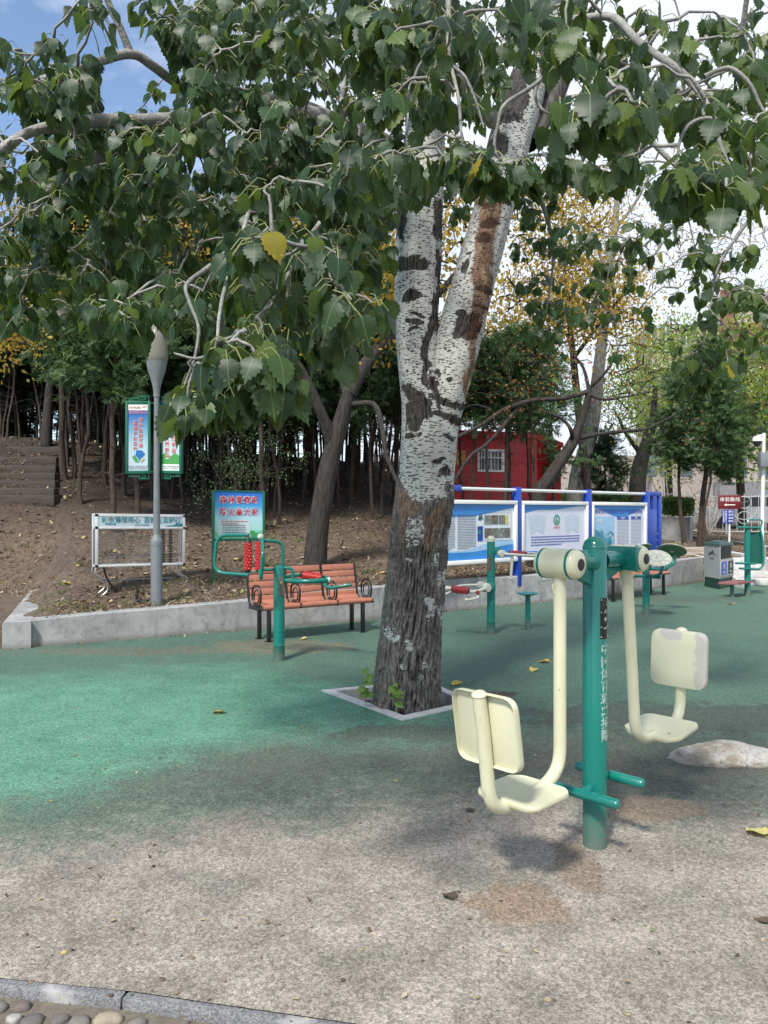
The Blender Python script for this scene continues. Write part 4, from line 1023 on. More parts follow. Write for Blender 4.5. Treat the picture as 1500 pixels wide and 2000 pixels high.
broad('elm_tree', 'dark-trunked leaning tree forking behind the slatted bench, thin yellow leaves above', b0,
      [([b0 - V(0, 0, .2)] + q([(618, 1060, 12.6), (626, 1000, 12.6), (640, 920, 12.6), (656, 855, 12.6), (668, 815, 12.6), (682, 765, 12.6)]), [.21, .185, .17, .16, .15, .13, .11]),
       (q([(650, 880, 12.6), (638, 835, 12.5), (622, 795, 12.4), (600, 745, 12.3), (575, 705, 12.2), (540, 690, 12.1)]), [.10, .095, .085, .07, .06, .03]),
       (q([(682, 775, 12.6), (668, 730, 12.8), (655, 690, 13), (648, 620, 13.2), (640, 520, 13.4), (660, 400, 13.6)]), [.10, .09, .08, .06, .045, .02]),
       (q([(682, 770, 12.6), (708, 720, 12.7), (740, 680, 12.9), (785, 640, 13.1), (840, 590, 13.3), (900, 520, 13.5), (940, 420, 13.7)]), [.12, .11, .10, .085, .07, .05, .02]),
       (q([(700, 730, 12.7), (692, 690, 12.7), (680, 640, 12.8), (672, 560, 12.9), (690, 450, 13.0)]), [.06, .05, .045, .03, .015]),
       (q([(685, 790, 12.6), (730, 790, 12.3), (745, 830, 12.1), (755, 890, 12.0), (775, 940, 11.9)]), [.05, .045, .04, .035, .03])],
      [(650, 610, 120, 80, 12.3, 14, 18), (735, 560, 60, 110, 12.4, 14.4, 95), (640, 440, 150, 110, 12.4, 14.6, 60), (880, 460, 70, 120, 13, 14.6, 60), (740, 330, 200, 110, 12.4, 14.6, 40)], M_yleaf, (.07, .13), (14, 26), M_dbark)
b0 = TG(90, 18.5)
broad('yellowing_tree', 'yellow and green leaved tree at the far left among the cypresses', b0,
      [([b0] + q([(95, 800, 18.5), (110, 640, 18.4), (130, 500, 18.2), (160, 400, 18)]), [.14, .12, .09, .06, .02]), (q([(105, 680, 18.4), (60, 560, 17.8), (10, 480, 17)]), [.06, .04, .02]), (q([(110, 640, 18.4), (200, 520, 18), (280, 430, 17.5)]), [.06, .04, .02])],
      [(50, 600, 100, 80, 12.5, 15, 75), (160, 440, 170, 90, 14.5, 18.5, 95), (330, 470, 120, 90, 14, 16, 80), (20, 420, 60, 60, 15, 18, 18), (300, 460, 110, 90, 15, 18, 40), (150, 560, 60, 40, 12.8, 13.6, 16), (30, 660, 60, 30, 12.4, 13.4, 16)], M_yleaf, (.05, .11), (12, 24), M_dbark)
b0 = TG(1040, 15.2)
broad('persimmon_tree', 'crooked dark tree behind the information boards with bare drooping boughs and a few orange leaves', b0,
      [([b0 - V(0, 0, .2)] + q([(1052, 975, 15.2), (1068, 940, 15.2), (1095, 900, 15.2), (1118, 865, 15.2), (1132, 830, 15.2), (1145, 790, 15.2), (1152, 755, 15.2)]), [.15, .14, .13, .12, .11, .09, .07, .05]),
       (q([(1150, 765, 15.2), (1100, 778, 15), (1040, 782, 14.8), (985, 800, 14.6), (940, 830, 14.4), (890, 855, 14.2), (860, 870, 14.1)]), [.05, .045, .045, .04, .04, .035, .02]),
       (q([(1020, 785, 14.8), (985, 830, 14.6), (950, 868, 14.5), (920, 890, 14.4), (893, 930, 14.3), (882, 960, 14.3)]), [.04, .04, .035, .035, .03, .02]),
       (q([(1120, 862, 15.2), (1115, 840, 15), (1105, 825, 15), (1085, 812, 14.9), (1050, 800, 14.8)]), [.05, .04, .03, .03, .02]),
       (q([(1135, 855, 15.2), (1170, 848, 15), (1210, 843, 14.8), (1260, 838, 14.6), (1290, 825, 14.5), (1335, 800, 14.4)]), [.05, .04, .035, .028, .02, .01]),
       (q([(1150, 770, 15.2), (1180, 780, 15), (1220, 775, 14.8), (1270, 765, 14.6)]), [.04, .03, .02, .01]),
       (q([(1150, 760, 15.2), (1140, 720, 15.2), (1120, 690, 15.2), (1105, 650, 15.2)]), [.04, .03, .02, .01]), (q([(1152, 757, 15.2), (1180, 730, 15), (1200, 700, 15), (1215, 660, 15)]), [.04, .03, .02, .01])],
      [(1190, 735, 90, 60, 14.6, 15.8, 26), (1080, 740, 110, 60, 14.4, 15.6, 18), (1230, 700, 40, 50, 14.6, 15.6, 12), (1355, 820, 40, 28, 14.2, 14.5, 7), (1220, 800, 70, 40, 14.5, 15.4, 10), (1000, 720, 90, 60, 14.5, 15.5, 40), (960, 780, 80, 50, 14.2, 15.2, 26), (1100, 700, 120, 60, 14.5, 15.8, 30)], M_oleaf, (.035, .065), (2, 7), M_dbark, (.016, .005))
b0 = TG(1118, 23.5)
broad('poplar_tree', 'tall pale grey trunk leaning right, far behind the boards, nearly bare twigs against the sky', b0,
      [([b0] + q([(1130, 930, 23.5), (1145, 880, 23.5), (1158, 820, 23.5), (1166, 750, 23.5), (1178, 650, 23.5), (1190, 540, 23.5), (1205, 400, 23.5), (1215, 250, 23.5)]), [.30, .27, .24, .22, .19, .16, .13, .09, .04]),
       (q([(1180, 620, 23.5), (1230, 560, 23.3), (1290, 480, 23), (1350, 380, 23)]), [.07, .05, .035, .02]), (q([(1190, 540, 23.5), (1160, 470, 23.5), (1130, 400, 23.4)]), [.06, .04, .02]), (q([(1200, 450, 23.5), (1250, 380, 23.3), (1290, 290, 23)]), [.06, .04, .02])],
      [(1200, 470, 150, 150, 22, 25, 240), (1330, 430, 170, 150, 22, 25, 220), (1450, 490, 100, 120, 22, 25, 130)], M_yleaf, (.06, .11), (2, 7), M_gbark, (.02, .006))
b0 = TG(1160, 21)
broad('yellowing_tree', 'round-crowned yellow-green tree between the white-barked fork and the building', b0,
      [([b0] + q([(1130, 800, 21), (1120, 700, 21), (1110, 600, 21), (1100, 480, 21)]), [.12, .11, .09, .06, .02]), (q([(1120, 700, 21), (1180, 620, 20.5), (1230, 560, 20)]), [.06, .04, .02]), (q([(1115, 660, 21), (1040, 600, 20.5), (990, 540, 20)]), [.06, .04, .02])],
      [(1090, 430, 110, 100, 19.5, 21.5, 150), (1050, 600, 110, 80, 19.5, 21.5, 130), (1160, 580, 100, 80, 19.5, 21.5, 130), (1000, 680, 80, 50, 19.5, 21, 40), (1200, 640, 60, 60, 19.5, 21.5, 20), (960, 620, 70, 60, 19.5, 21.5, 18)], M_yleaf, (.08, .14), (16, 28), M_dbark)
b0 = TG(1246, 27)
broad('broadleaf_tree', 'stout grey trunk with mixed green foliage in front of the iron fence', b0,
      [([b0] + q([(1245, 960, 27), (1250, 910, 27), (1262, 870, 27), (1275, 820, 27), (1280, 760, 27)]), [.32, .30, .27, .22, .14, .08]), (q([(1262, 870, 27), (1300, 850, 26.5), (1330, 830, 26)]), [.1, .07, .03]), (q([(1255, 890, 27), (1225, 850, 27), (1200, 800, 27)]), [.1, .07, .03])],
      [(1270, 780, 110, 70, 25.5, 28, 70), (1215, 830, 60, 50, 25.5, 28, 26), (1230, 720, 60, 60, 25.5, 28, 30)], M_gleaf, (.07, .13), (12, 22), M_dbark)
for k, (lb, px, Y, regs) in enumerate([('bright lime-green tree in front of the beige building, left one', 1310, 33, [(1300, 720, 90, 110, 30, 34, 190), (1250, 780, 70, 70, 30, 34, 80), (1290, 880, 60, 50, 30, 33, 40)]),
                                       ('bright lime-green tree at the right edge behind the camera pole', 1450, 31, [(1430, 740, 80, 120, 28.5, 32, 190), (1500, 700, 70, 110, 28.5, 32, 130), (1480, 860, 60, 70, 28.5, 31, 80), (1390, 830, 50, 60, 29, 32, 50)]),
                                       ]):
    b0 = TG(px, Y)
    broad('broadleaf_tree', lb, b0, [([b0] + q([(px - 5, 900, Y), (px, 800, Y), (px + 5, 700, Y), (px, 620, Y)]), [.18, .15, .12, .08, .03])], regs, M_gleaf, (.09, .17), (16, 28), M_dbark)
# leafless shrubs by the iron fence
for k, (px, Y) in enumerate([(1225, 27.5), (1310, 27), (1385, 26.5)]):
    b0 = TG(px, Y); ls = []
    for j in range(16):
        a = random.uniform(-1.1, 1.1); L = random.uniform(1.2, 2.2); ls.append(([b0, b0 + V(math.sin(a) * L * .4, random.uniform(-.2, .2), L * .55), b0 + V(math.sin(a) * L * .95 + random.uniform(-.2, .2), random.uniform(-.4, .4), L * math.cos(a) + .3)], [.03, .018, .006]))
    broad('bare_shrub', ['leafless twiggy shrub behind the middle information board', 'leafless twiggy shrub behind the blue frame end', 'leafless twiggy shrub behind the maroon direction sign'][k], b0, ls, [(px, 930, 55, 40, Y - .6, Y + .6, 60)], M_yleaf, (.03, .05), (0, 2), M_gbark, (.01, .005))
# understorey shrub between lamp and forest board
b0 = TG(470, 14.2); ls = [([b0, P(440 + 14 * j, 960 - 10 * (j % 3), 14.0), P(400 + 28 * j, 880 + 20 * (j % 2), 13.8)], [.02, .012, .004]) for j in range(6)]
broad('evergreen_shrub', 'loose small-leaved green shrub behind the forest fire notice', b0, ls, [(430, 930, 70, 60, 13.3, 14.4, 70), (520, 880, 80, 70, 13.3, 14.6, 70)], M_cypl, (.025, .045), (8, 18), M_dbark, (.008, .003))
# weeds in the tree pit
def weed(label, pts, base):
    o = thing('weed', label, 'plant', base); c = Cloud(); nd = branch_cloud(c, [(pts, [.004] * len(pts))], 0, 5, 3); c.build('stem', [M_petiole], o, base, True)
    c = Cloud(); k = 14; s_ = rng.uniform(.25, 1, k); pa = np.array([tuple(p) for p in pts]); ii = np.linspace(0, 1, len(pa)); pp = np.c_[np.interp(s_, ii, pa[:, 0]), np.interp(s_, ii, pa[:, 1]), np.interp(s_, ii, pa[:, 2])]
    a = rng.uniform(0, 2 * PI, k); dd = np.c_[np.cos(a), np.sin(a), rng.uniform(-.5, .3, k)]; X_, Y_, Zq = frames(dd, np.c_[rng.normal(0, .3, k), rng.normal(-.4, .3, k), np.ones(k)])
    c.add(*LEAF, pp, X_, Y_, Zq, rng.uniform(.045, .085, k), np.full(k, .5), 0); c.build('leaves', [M_weed], o, base)
M_weed = leaf_mat('weed_leaf', [(0, (.10, .20, .04)), (1, (.17, .28, .06))], None, True, .5, .3, (.4, .6, .1))
weed('leafy weed at the left side of the big trunk', [P(715, 1375, 6.25), P(712, 1345, 6.2), P(718, 1310, 6.2)], P(715, 1378, 6.25))
weed('small pale weed in front of the big trunk', [P(775, 1392, 6.03), P(772, 1360, 6.0), P(768, 1330, 6.0)], P(775, 1393, 6.03))
# ------------------------------------------------------------------ paints
M_teal = simple('teal_enamel', (.004, .155, .127), .28, var=.10, scale=4, bump=.12, bscale=25, bdist=.002, coat=.25, dirt=((.05, .12, .09), 16, .66, .35), chips=((.10, .09, .07), 16))
t = NT('teal_enamel_dusty_foot'); p = t.pos(); n = t.noise(p, 18, 5, .7); z = t.sep(p)['Z']
f = t.ramp(t.math('ADD', z, t.math('MULTIPLY_ADD', n, .3, -.15)), [(.04, .75), (.20, 0)])
t.col(t.mix(f, (.004, .155, .127, 1), (.12, .13, .10, 1))); t.rough(t.math('MULTIPLY_ADD', f, .5, .3)); t.bump(t.noise(p, 25, 3), .12, .002); t.b.inputs['Coat Weight'].default_value = .2; M_tealf = t.m
M_cream = simple('cream_enamel', (.60, .595, .42), .33, var=.08, scale=5, bump=.12, bscale=22, bdist=.002, coat=.15, dirt=((.34, .31, .19), 11, .62, .5), chips=((.20, .15, .09), 14))
t = NT('cream_enamel_worn'); p = t.coord('Object'); n = t.noise(p, 12, 5, .65); sA = t.sep(p)
ax_ = t.math('ADD', t.math('MULTIPLY', sA['X'], .695), t.math('MULTIPLY', sA['Y'], -.719)); ax_ = t.math('ADD', ax_, t.math('MULTIPLY_ADD', n, .11, -.055))
topm = t.math('MULTIPLY', t.ramp(t.math('ADD', sA['Z'], t.math('MULTIPLY_ADD', n, .06, -.03)), [(.875, 0), (.882, 1)]), t.ramp(t.math('ABSOLUTE', t.math('ADD', ax_, .04)), [(.055, 1), (.06, 0)]))
t.col(t.mix(t.math('MAXIMUM', t.ramp(ax_, [(.098, 0), (.104, 1)]), topm), (.60, .595, .42, 1), (.48, .46, .42, 1))); t.rough(.4); t.bump(t.noise(p, 22, 3), .12, .002); M_creamw = t.m
M_black = simple('black_rubber', (.012, .012, .012), .5)
M_blackmetal = simple('black_iron', (.010, .010, .011), .35, coat=.2)
M_red = simple('red_rubber_roller', (.42, .018, .018), .45, var=.25, scale=20)
M_pinkred = simple('dull_red_roller', (.30, .02, .03), .5, var=.25, scale=20)
M_greywhite = simple('off_white_tube', (.50, .50, .44), .35, coat=.1)
M_disc = simple('pale_disc_plastic', (.42, .43, .36), .5, var=.2)
M_darkplate = simple('dark_label_plate', (.02, .022, .022), .3, metal=.3, dirt=((.2, .2, .2), 40, .62, .6))
M_steelplate = simple('label_plate', (.20, .20, .17), .4, metal=.5, dirt=((.08, .07, .05), 30, .55, .6))
M_yellow = simple('warning_yellow', (.6, .45, .05), .5)
M_white = simple('white_print', (.78, .78, .76), .5, var=.03)
M_fwhite = simple('faded_white_letters', (.45, .56, .50), .6, var=.45, scale=60, dirt=((.03, .22, .18), 70, .52, .9))
M_steel = simple('bright_steel', (.62, .63, .64), .25, metal=.9, var=.1)
M_lampgrey = simple('grey_painted_steel', (.175, .195, .205), .5, var=.14, scale=8, dirt=((.12, .10, .07), 10, .60, .5))
M_signgreen = simple('green_sign_frame', (.006, .13, .075), .4)
M_blue = simple('blue_painted_steel', (.012, .055, .36), .38, coat=.2, var=.08)
M_alu = simple('aluminium_frame', (.70, .71, .72), .35, metal=.3, var=.05)
M_salmon = simple('salmon_plastic_wood', (.38, .145, .090), .42, var=.14, scale=9, bump=.1, bscale=60, dirt=((.30, .16, .12), 14, .58, .5))
M_text = simple('dark_print', (.10, .11, .16), .5)
M_redtext = simple('red_print', (.55, .02, .03), .45)
M_bluetext = simple('blue_print', (.03, .08, .38), .45)
M_tealtext = simple('teal_print', (.03, .20, .25), .45)
M_photo = [simple('photo_print_' + k, c, .4, var=.9, scale=s_, dirt=(d, s_ * 1.7, .55, .9)) for k, c, d, s_ in (('street', (.22, .24, .22), (.5, .5, .48), 18), ('crowd', (.13, .14, .12), (.55, .12, .07), 22), ('wood', (.20, .22, .16), (.05, .06, .05), 26))]

A = V(.695, -.719, 0); B = V(.719, .695, 0)
def knurled(mb, p0, p1, r, rows=9, per=9, k=.17):
    """studded roller sleeve"""
    p0, p1 = Vector(p0), Vector(p1); a = (p1 - p0); L = a.length; a.normalize(); x = a.orthogonal().normalized(); y = a.cross(x)
    mb.tube([p0, p1], r * .9, 16)
    for i in range(rows):
        for j in range(per):
            th = 2 * PI * (j + .5 * (i % 2)) / per; c = p0 + a * (L * (i + .5) / rows); n = x * math.cos(th) + y * math.sin(th); tn = a.cross(n)
            q = r * k * 1.6; o = c + n * r * .86
            mb.add([o + a * q, o + tn * q, o - a * q, o - tn * q, o + n * r * .26 + a * q * .25, o + n * r * .26 - a * q * .25], [(0, 1, 4), (1, 2, 5, 4), (2, 3, 5), (3, 0, 4, 5)])

# ---- leg press with two cream seats --------------------------------------------
po = V(1.013, 3.69, 0)
lp = thing('leg_press', 'teal post in the foreground with two hanging cream swing seats and foot bars', 'exercise machine', po)
b = MB(); b.lathe([(.057, -.05), (.057, 1.43), (.056, 1.432), (.054, 1.444), (.046, 1.463), (.030, 1.476), (.012, 1.482), (.001, 1.483)], po, 40, cap=False)
b.lathe([(.0585, 1.427), (.0588, 1.433), (.0565, 1.437)], po, 40, cap=False)
b.build('post', M_tealf, lp)
hz = 1.366
b = MB()
for sg in (-1, 1):
    b.tube([po + B * .045 * sg + V(0, 0, hz), po + B * .255 * sg + V(0, 0, hz)], .042, 24, cap=False)
    b.lathe([(.054, .040), (.050, .052), (.046, .058), (.042, .066)], po + V(0, 0, hz), 24, axis=B * sg, cap=False)
    rot = Matrix((B, A * -1, V(0, 0, 1))).transposed()
    b.box(po + B * .252 * sg + V(0, 0, hz + .003), (.062, .196, .118), rot=rot, bev=.006)
    # gusset under the arm
    g = [po + B * .05 * sg + V(0, 0, hz - .04), po + B * .24 * sg + V(0, 0, hz - .04), po + B * .24 * sg + V(0, 0, hz - .058), po + B * .20 * sg + V(0, 0, hz - .06), po + B * .05 * sg + V(0, 0, hz - .115)]
    b.prism([q + A * -.018 for q in g], A, .036)
b.build('cross_arm', M_teal, lp)
for sg in (-1, 1):
    for s2 in (0,):
        c = po + B * (.117 * sg) + V(0, 0, .275 if sg < 0 else .312)
        b = MB(); b.tube([po + B * .05 * sg + V(0, 0, c.z + .012), c + V(0, 0, .0)], .021, 18)
        b.tube([c - A * .165, c + A * .180], .0245, 22, round_end=True); fb = b.build('foot_bar', M_teal, lp)
b = MB(); n_ = 14; R0 = .0578
def wrap(ang0, w, z0, z1, r, k=8):
    vs = []
    for i in range(k + 1):
        a = ang0 + w * (i / k - .5) / r
        for z in (z0, z1): vs.append(po + V(math.cos(a) * r, math.sin(a) * r, z))
    return vs, [(2 * i, 2 * i + 2, 2 * i + 3, 2 * i + 1) for i in range(k)]
aA = math.atan2(A.y, A.x) - .06
vs, fs = wrap(aA, .062, .998, 1.192, .0585); b.add(vs, fs)
b.k = 1
vs, fs = wrap(aA, .026, 1.045, 1.052, .0592); b.add(vs, fs)
for z in (1.008, 1.055, 1.125, 1.184):
    for s_ in (-1, 1):
        a = aA + s_ * .026 / .0585; b.lathe([(.0035, -.001), (.0035, .0025), (.001, .0035)], po + V(math.cos(a) * .0585, math.sin(a) * .0585, z), 8, axis=(math.cos(a), math.sin(a), 0))
a = aA; 
def wpt(u, z, r=.0593): return po + V(math.cos(aA + u / .0585) * r, math.sin(aA + u / .0585) * r, z)
b.add([wpt(-.012, 1.118), wpt(.012, 1.118), wpt(0, 1.142)], [(0, 1, 2)])
b.add([wpt(.010 * math.cos(q * PI / 8), 1.092 + .010 * math.sin(q * PI / 8)) for q in range(16)], [tuple(range(16))])
for k in range(7): b.add([wpt(-.018, 1.150 + k * .005), wpt(.018 - .004 * (k % 3), 1.150 + k * .005), wpt(.018 - .004 * (k % 3), 1.152 + k * .005), wpt(-.018, 1.152 + k * .005)], [(0, 1, 2, 3)])
b.build('label_plate', [M_darkplate, simple('label_marks', (.35, .36, .34), .4)], lp)
b = MB()
for i, ch in enumerate('中国体育彩票捐赠'):
    vs, fs = text_geo(ch, .060, .012); z = .945 - i * .0585
    b.add([wpt(x, z + y, .0582) for x, y in vs], fs)
b.build('lettering', M_fwhite, lp, smooth=0)

def swing_seat(sg, phi, zoff, nm):
    """hub, arm, seat pan and back; e runs outward from the hub along sg*B"""
    hub = po + B * .30 * sg + V(0, 0, hz)
    o = lp
    def E(e, z, a=0.0):     # swung about the hub
        dz = z - hz; c, s_ = math.cos(phi), math.sin(phi)
        return hub + B * sg * (e * c - dz * s_) + V(0, 0, dz * c + e * s_ + zoff * min(1, -dz)) + A * a
    # hub drum
    pr = []
    b = MB(); b.lathe([(.001, -.112), (.035, -.110), (.056, -.104), (.066, -.090), (.0675, -.084)], hub, 36, axis=A, cap=False)
    b.lathe([(.0675, -.072), (.0675, .062)], hub, 36, axis=A, cap=False)
    b.lathe([(.0675, .074), (.0665, .084), (.060, .098), (.048, .106), (.026, .109), (.024, .109)], hub, 36, axis=A, cap=False)
    h_ = b.build('hub', M_cream, o)
    b = MB(); b.lathe([(.0678, -.085), (.069, -.083), (.069, -.074), (.0678, -.071)], hub, 36, axis=A, cap=False); b.lathe([(.0678, .061), (.069, .063), (.069, .073), (.0678, .075)], hub, 36, axis=A, cap=False)
    g = b.build('seal_ring', M_teal, h_, org=ORG[lp.name])
    b = MB(); b.lathe([(.0265, .104), (.0265, .1115), (.020, .1125), (.001, .1125)], hub, 24, axis=A, cap=False); b.build('bore_plug', M_black, h_, org=ORG[lp.name])
    path = [E(0, 1.33), E(0, 1.1), E(0, .8), E(0, .60), E(.003, .50), E(.03, .44), E(.10, .398), E(.20, .378), E(.33, .368), E(.42, .374), E(.485, .405), E(.515, .46), E(.528, .54), E(.55, .70), E(.568, .80), E(.578, .862)]
    b = MB(); b.tube(path, .0290, 26, sub=4)
    top = E(.578, .862); d = (E(.578, .862) - E(.568, .80)).normalized()
    b.lathe([(.0295, 0), (.0325, .003), (.031, .010), (.022, .019), (.008, .024), (.001, .025)], top, 24, axis=d, cap=False)
    # weld drips below the drum
    b.tube([hub + A * -.022 + V(0, 0, -.066) - B * sg * .012 + (A * 0), hub + A * -.020 + V(0, 0, -.10) + A * .0 - B * .029 * 1, hub + A * -.012 + V(0, 0, -.135) - B * .029], [.006, .005, .0035], 8, round_end=True)
    b.build('swing_arm', M_cream, o)
    # seat pan: clipped-corner tray with turned-down edge
    w, e0, e1, c_ = .158, .125, .425, .045
    out = [(-w, e0 + c_), (-w + c_, e0), (w - c_, e0), (w, e0 + c_), (w, e1 - c_ * .7), (w - c_ * .7, e1), (-w + c_ * .7, e1), (-w, e1 - c_ * .7)]
    def ring(sc, z):
        ce = (e0 + e1) / 2; r_ = fillet([(p_[0], p_[1], 0) for p_ in out] + [(out[0][0], out[0][1], 0)], .02, 2)
        return [E(ce + (q.y - ce) * sc, z - .010 * math.cos(q.x / w * 1.2) * (sc < .97), q.x * sc) for q in r_[:-1]]
    rings = [ring(.96, .388), ring(1.0, .392), ring(1.005, .402), ring(.99, .411), ring(.955, .4145), ring(.90, .4135), ring(.5, .4095)]
    k = len(rings[0]); vs = [p_ for r_ in rings for p_ in r_]; m = len(rings)
    fs = [(i * k + j, i * k + (j + 1) % k, (i + 1) * k + (j + 1) % k, (i + 1) * k + j) for i in range(m - 1) for j in range(k)]
    fs.append(tuple((m - 1) * k + j for j in range(k))); fs.append(tuple(range(k))[::-1])
    b = MB(); b.add(vs, fs if sg > 0 else [f[::-1] for f in fs]); st_ = b.build('seat', M_cream, o, smooth=50)
    # back: shell with turned-back rim, standing in front of the tube
    z0_, z1_ = .565, .872
    def Bk(a, z, dpt):
        e = .497 + (z - .565) * .165 + .0 - dpt; return E(e, z, a)
    hw, hh = .16, (z1_ - z0_) / 2; zc = (z0_ + z1_) / 2
    o2 = fillet([(-hw, 0, 0)] + [(-hw, -hh, 0), (hw, -hh, 0), (hw, hh, 0), (-hw, hh, 0)] + [(-hw, 0, 0)], .055, 7)[:-1]
    def ring2(sc, dpt): return [Bk(q.x * sc, zc + q.y * sc, dpt) for q in o2]
    rr2 = [ring2(.93, -.002), ring2(.955, .0), ring2(.975, -.020), ring2(.985, -.024), ring2(1.0, -.020), ring2(1.0, .004), ring2(.985, .012), ring2(.95, .015), ring2(.5, .013)]
    rr2 = rr2[::1]; k = len(o2); vs = [p_ for r_ in rr2 for p_ in r_]; m = len(rr2)
    fs = [(i * k + j, i * k + (j + 1) % k, (i + 1) * k + (j + 1) % k, (i + 1) * k + j) for i in range(m - 1) for j in range(k)]
    fs.append(tuple((m - 1) * k + j for j in range(k))); fs.append(tuple(range(k))[::-1])
    b = MB(); b.add(vs, fs); bk = b.build('backrest', M_creamw if sg > 0 else M_cream, o, smooth=50)
    for x in (st_, bk):
        bm_ = bmesh.new(); bm_.from_mesh(x.data); bmesh.ops.recalc_face_normals(bm_, faces=bm_.faces); bm_.to_mesh(x.data); bm_.free()
    if sg > 0: bk['label'] = 'cream backrest with the paint worn to grey along its right edge'
swing_seat(-1, 0.0, 0, ''); swing_seat(1, R(6.0), .0, '')

# ---- massage machine in front of the bench ---------------------------------------
Z1 = 8.28; q1 = lambda px, py, dz=0.0: P(px, py, Z1 + dz)
mo = V((545 - 750) / F * Z1, Z1, 0)
mm = thing('massage_machine', 'teal post with two upright red rollers and one lying one, before the salmon bench', 'exercise machine', mo)
b = MB(); b.lathe([(.062, -.02), (.062, .165), (.064, .168), (.064, .172), (.060, .176), (.060, .985), (.057, 1.005), (.040, 1.02), (.028, 1.028)], mo, 32, cap=False); b.lathe([(.0635, .318), (.0642, .322), (.0605, .326)], mo, 32, cap=False)
b.build('post', M_tealf, mm)
b = MB(); rt = .0185
b.tube(fillet([q1(552, 1106), q1(553, 1058), q1(516, 1056, -.1)], .09), rt, 12)
b.tube(fillet([q1(540, 1112), q1(516, 1113, -.1)], .02), rt * .9, 12)
b.tube(fillet([q1(512, 1052, -.12), q1(513, 1080, -.34), q1(510, 1132, -.32), q1(507, 1114, -.12)], .05), rt, 12)
b.tube(fillet([q1(486, 1045, -.05), q1(424, 1045, .06), q1(417, 1118, .06), q1(486, 1123, -.05)], .13, 8), rt, 12)
b.tube([q1(486, 1052), q1(509, 1050, -.1)], .008, 8); b.tube([q1(486, 1118), q1(509, 1116, -.1)], .008, 8)
b.tube(fillet([q1(555, 1109), q1(572, 1110), q1(572, 1133)], .07), rt, 12)
b.tube(fillet([q1(552, 1127), q1(578, 1124, .12), q1(592, 1122, .14)], .03), rt, 12)
b.tube(fillet([q1(556, 1134), q1(600, 1136, -.1), q1(645, 1133, -.02)], .1), .026, 14)
b.tube(fillet([q1(627, 1133, 0), q1(640, 1149, -.1), q1(686, 1142, -.16)], .06), rt, 12, round_end=True)
b.tube([q1(588, 1122, .14), q1(640, 1128, .02)], .017, 10)
b.build('tube_frame', M_teal, mm)
for (pa, pb, r) in ((q1(485, 1060), q1(484, 1113), .044), (q1(508, 1058, -.1), q1(506, 1113, -.1), .044), (q1(592, 1123, .06), q1(628, 1129, 0.0), .043)):
    b = MB(); knurled(b, pa, pb, r); ro_ = b.build('roller', M_red, mm)
    d = (pb - pa).normalized(); b = MB(); b.tube([pa - d * .030, pa], [r * .62, r * .85], 16); b.tube([pb, pb + d * .026], [r * .85, r * .62], 16); b.build('roller_cap', M_black, ro_, org=ORG[mm.name])
b = MB()
for c, d in ((q1(485, 1047), V(0, 0, 1)), (q1(509, 1047, -.1), V(0, 0, 1)), (q1(643, 1133, -.02), V(1, -.2, 0))):
    b.lathe([(.031, -.022), (.034, .0), (.030, .014), (.015, .022), (.001, .024)], c, 16, axis=d)
b.build('end_cap', M_greywhite, mm)
b = MB(); pn = Panel(mo + V(.052, -.036, .80), V(.68, .735, 0), V(0, 0, 1)); 
pn = Panel(mo + V(.030, -.0545, .81), V(.87, .49, 0), V(0, 0, 1)); pn.rect(b, -.026, -.10, .026, .10, .004); b.k = 1
pn.poly(b, [(-.014, .028), (.014, .028), (0, .052)], .006); b.k = 2; pn.lines(b, -.02, .02, .016, 7, -.0, .0, .006, random.Random(1)); 
for k in range(8): pn.rect(b, -.018, .01 - k * .013, .016 - .006 * (k % 3), .014 - k * .013, .006)
b.build('label_plate', [M_steelplate, M_yellow, M_black], mm, smooth=0)

# ---- second massage machine, cream arms ----------------------------------------------
Z2 = 10.08; q2 = lambda px, py, dz=0.0: P(px, py, Z2 + dz); mo = V((959 - 750) / F * Z2, Z2, 0)
mm = thing('massage_machine', 'slim teal post with cream cap, cream arms and dull red rollers by the information boards', 'exercise machine', mo)
b = MB(); b.lathe([(.056, -.02), (.056, .16), (.058, .163), (.054, .167), (.052, 1.215)], mo, 28, cap=False); b.lathe([(.0555, .40), (.056, .404), (.0535, .408)], mo, 28, cap=False)
b.box(mo + V(.075, -.01, 1.19 - .10), (.09, .05, .10), bev=.008); b.box(mo + V(-.0, -.05, .627), (.10, .06, .11), bev=.008); b.build('post', M_tealf, mm)
b = MB(); b.lathe([(.0535, 1.21), (.054, 1.245), (.045, 1.27), (.024, 1.285), (.001, 1.29)], mo, 24, cap=False); b.build('cap', M_disc, mm)
b = MB()
b.lathe([(.001, -.05), (.045, -.045), (.052, -.035), (.052, .03), (.045, .04), (.001, .045)], q2(980, 1082, -.1), 24, axis=(.35, -1, 0))
b.tube(fillet([q2(984, 1082, -.14), q2(1040, 1086, -.16), q2(1056, 1084, -.2), q2(1060, 1105, -.22), q2(1062, 1128, -.22)], .09), .019, 12)
b.tube(fillet([q2(984, 1084, -.08), q2(1040, 1080, .12), q2(1052, 1083, .1)], .06), .016, 12)
b.tube([q2(1000, 1086, -.12), q2(1000, 1098, -.12), q2(998, 1126, -.14)], [.024, .019, .017], 12); 
for c in (q2(998, 1130, -.14), q2(1062, 1132, -.22)): b.lathe([(.001, -.028), (.02, -.022), (.028, 0), (.02, .022), (.001, .028)], c, 14)
b.build('upper_arm', M_greywhite, mm)
b = MB()
b.lathe([(.001, -.06), (.05, -.055), (.060, -.04), (.060, .03), (.05, .045), (.001, .05)], q2(950, 1148, -.12), 24, axis=(.6, -1, 0))
b.lathe([(.001, -.04), (.055, -.035), (.055, .03), (.001, .05)], q2(940, 1144, -.02), 24, axis=(.6, -1, 0))
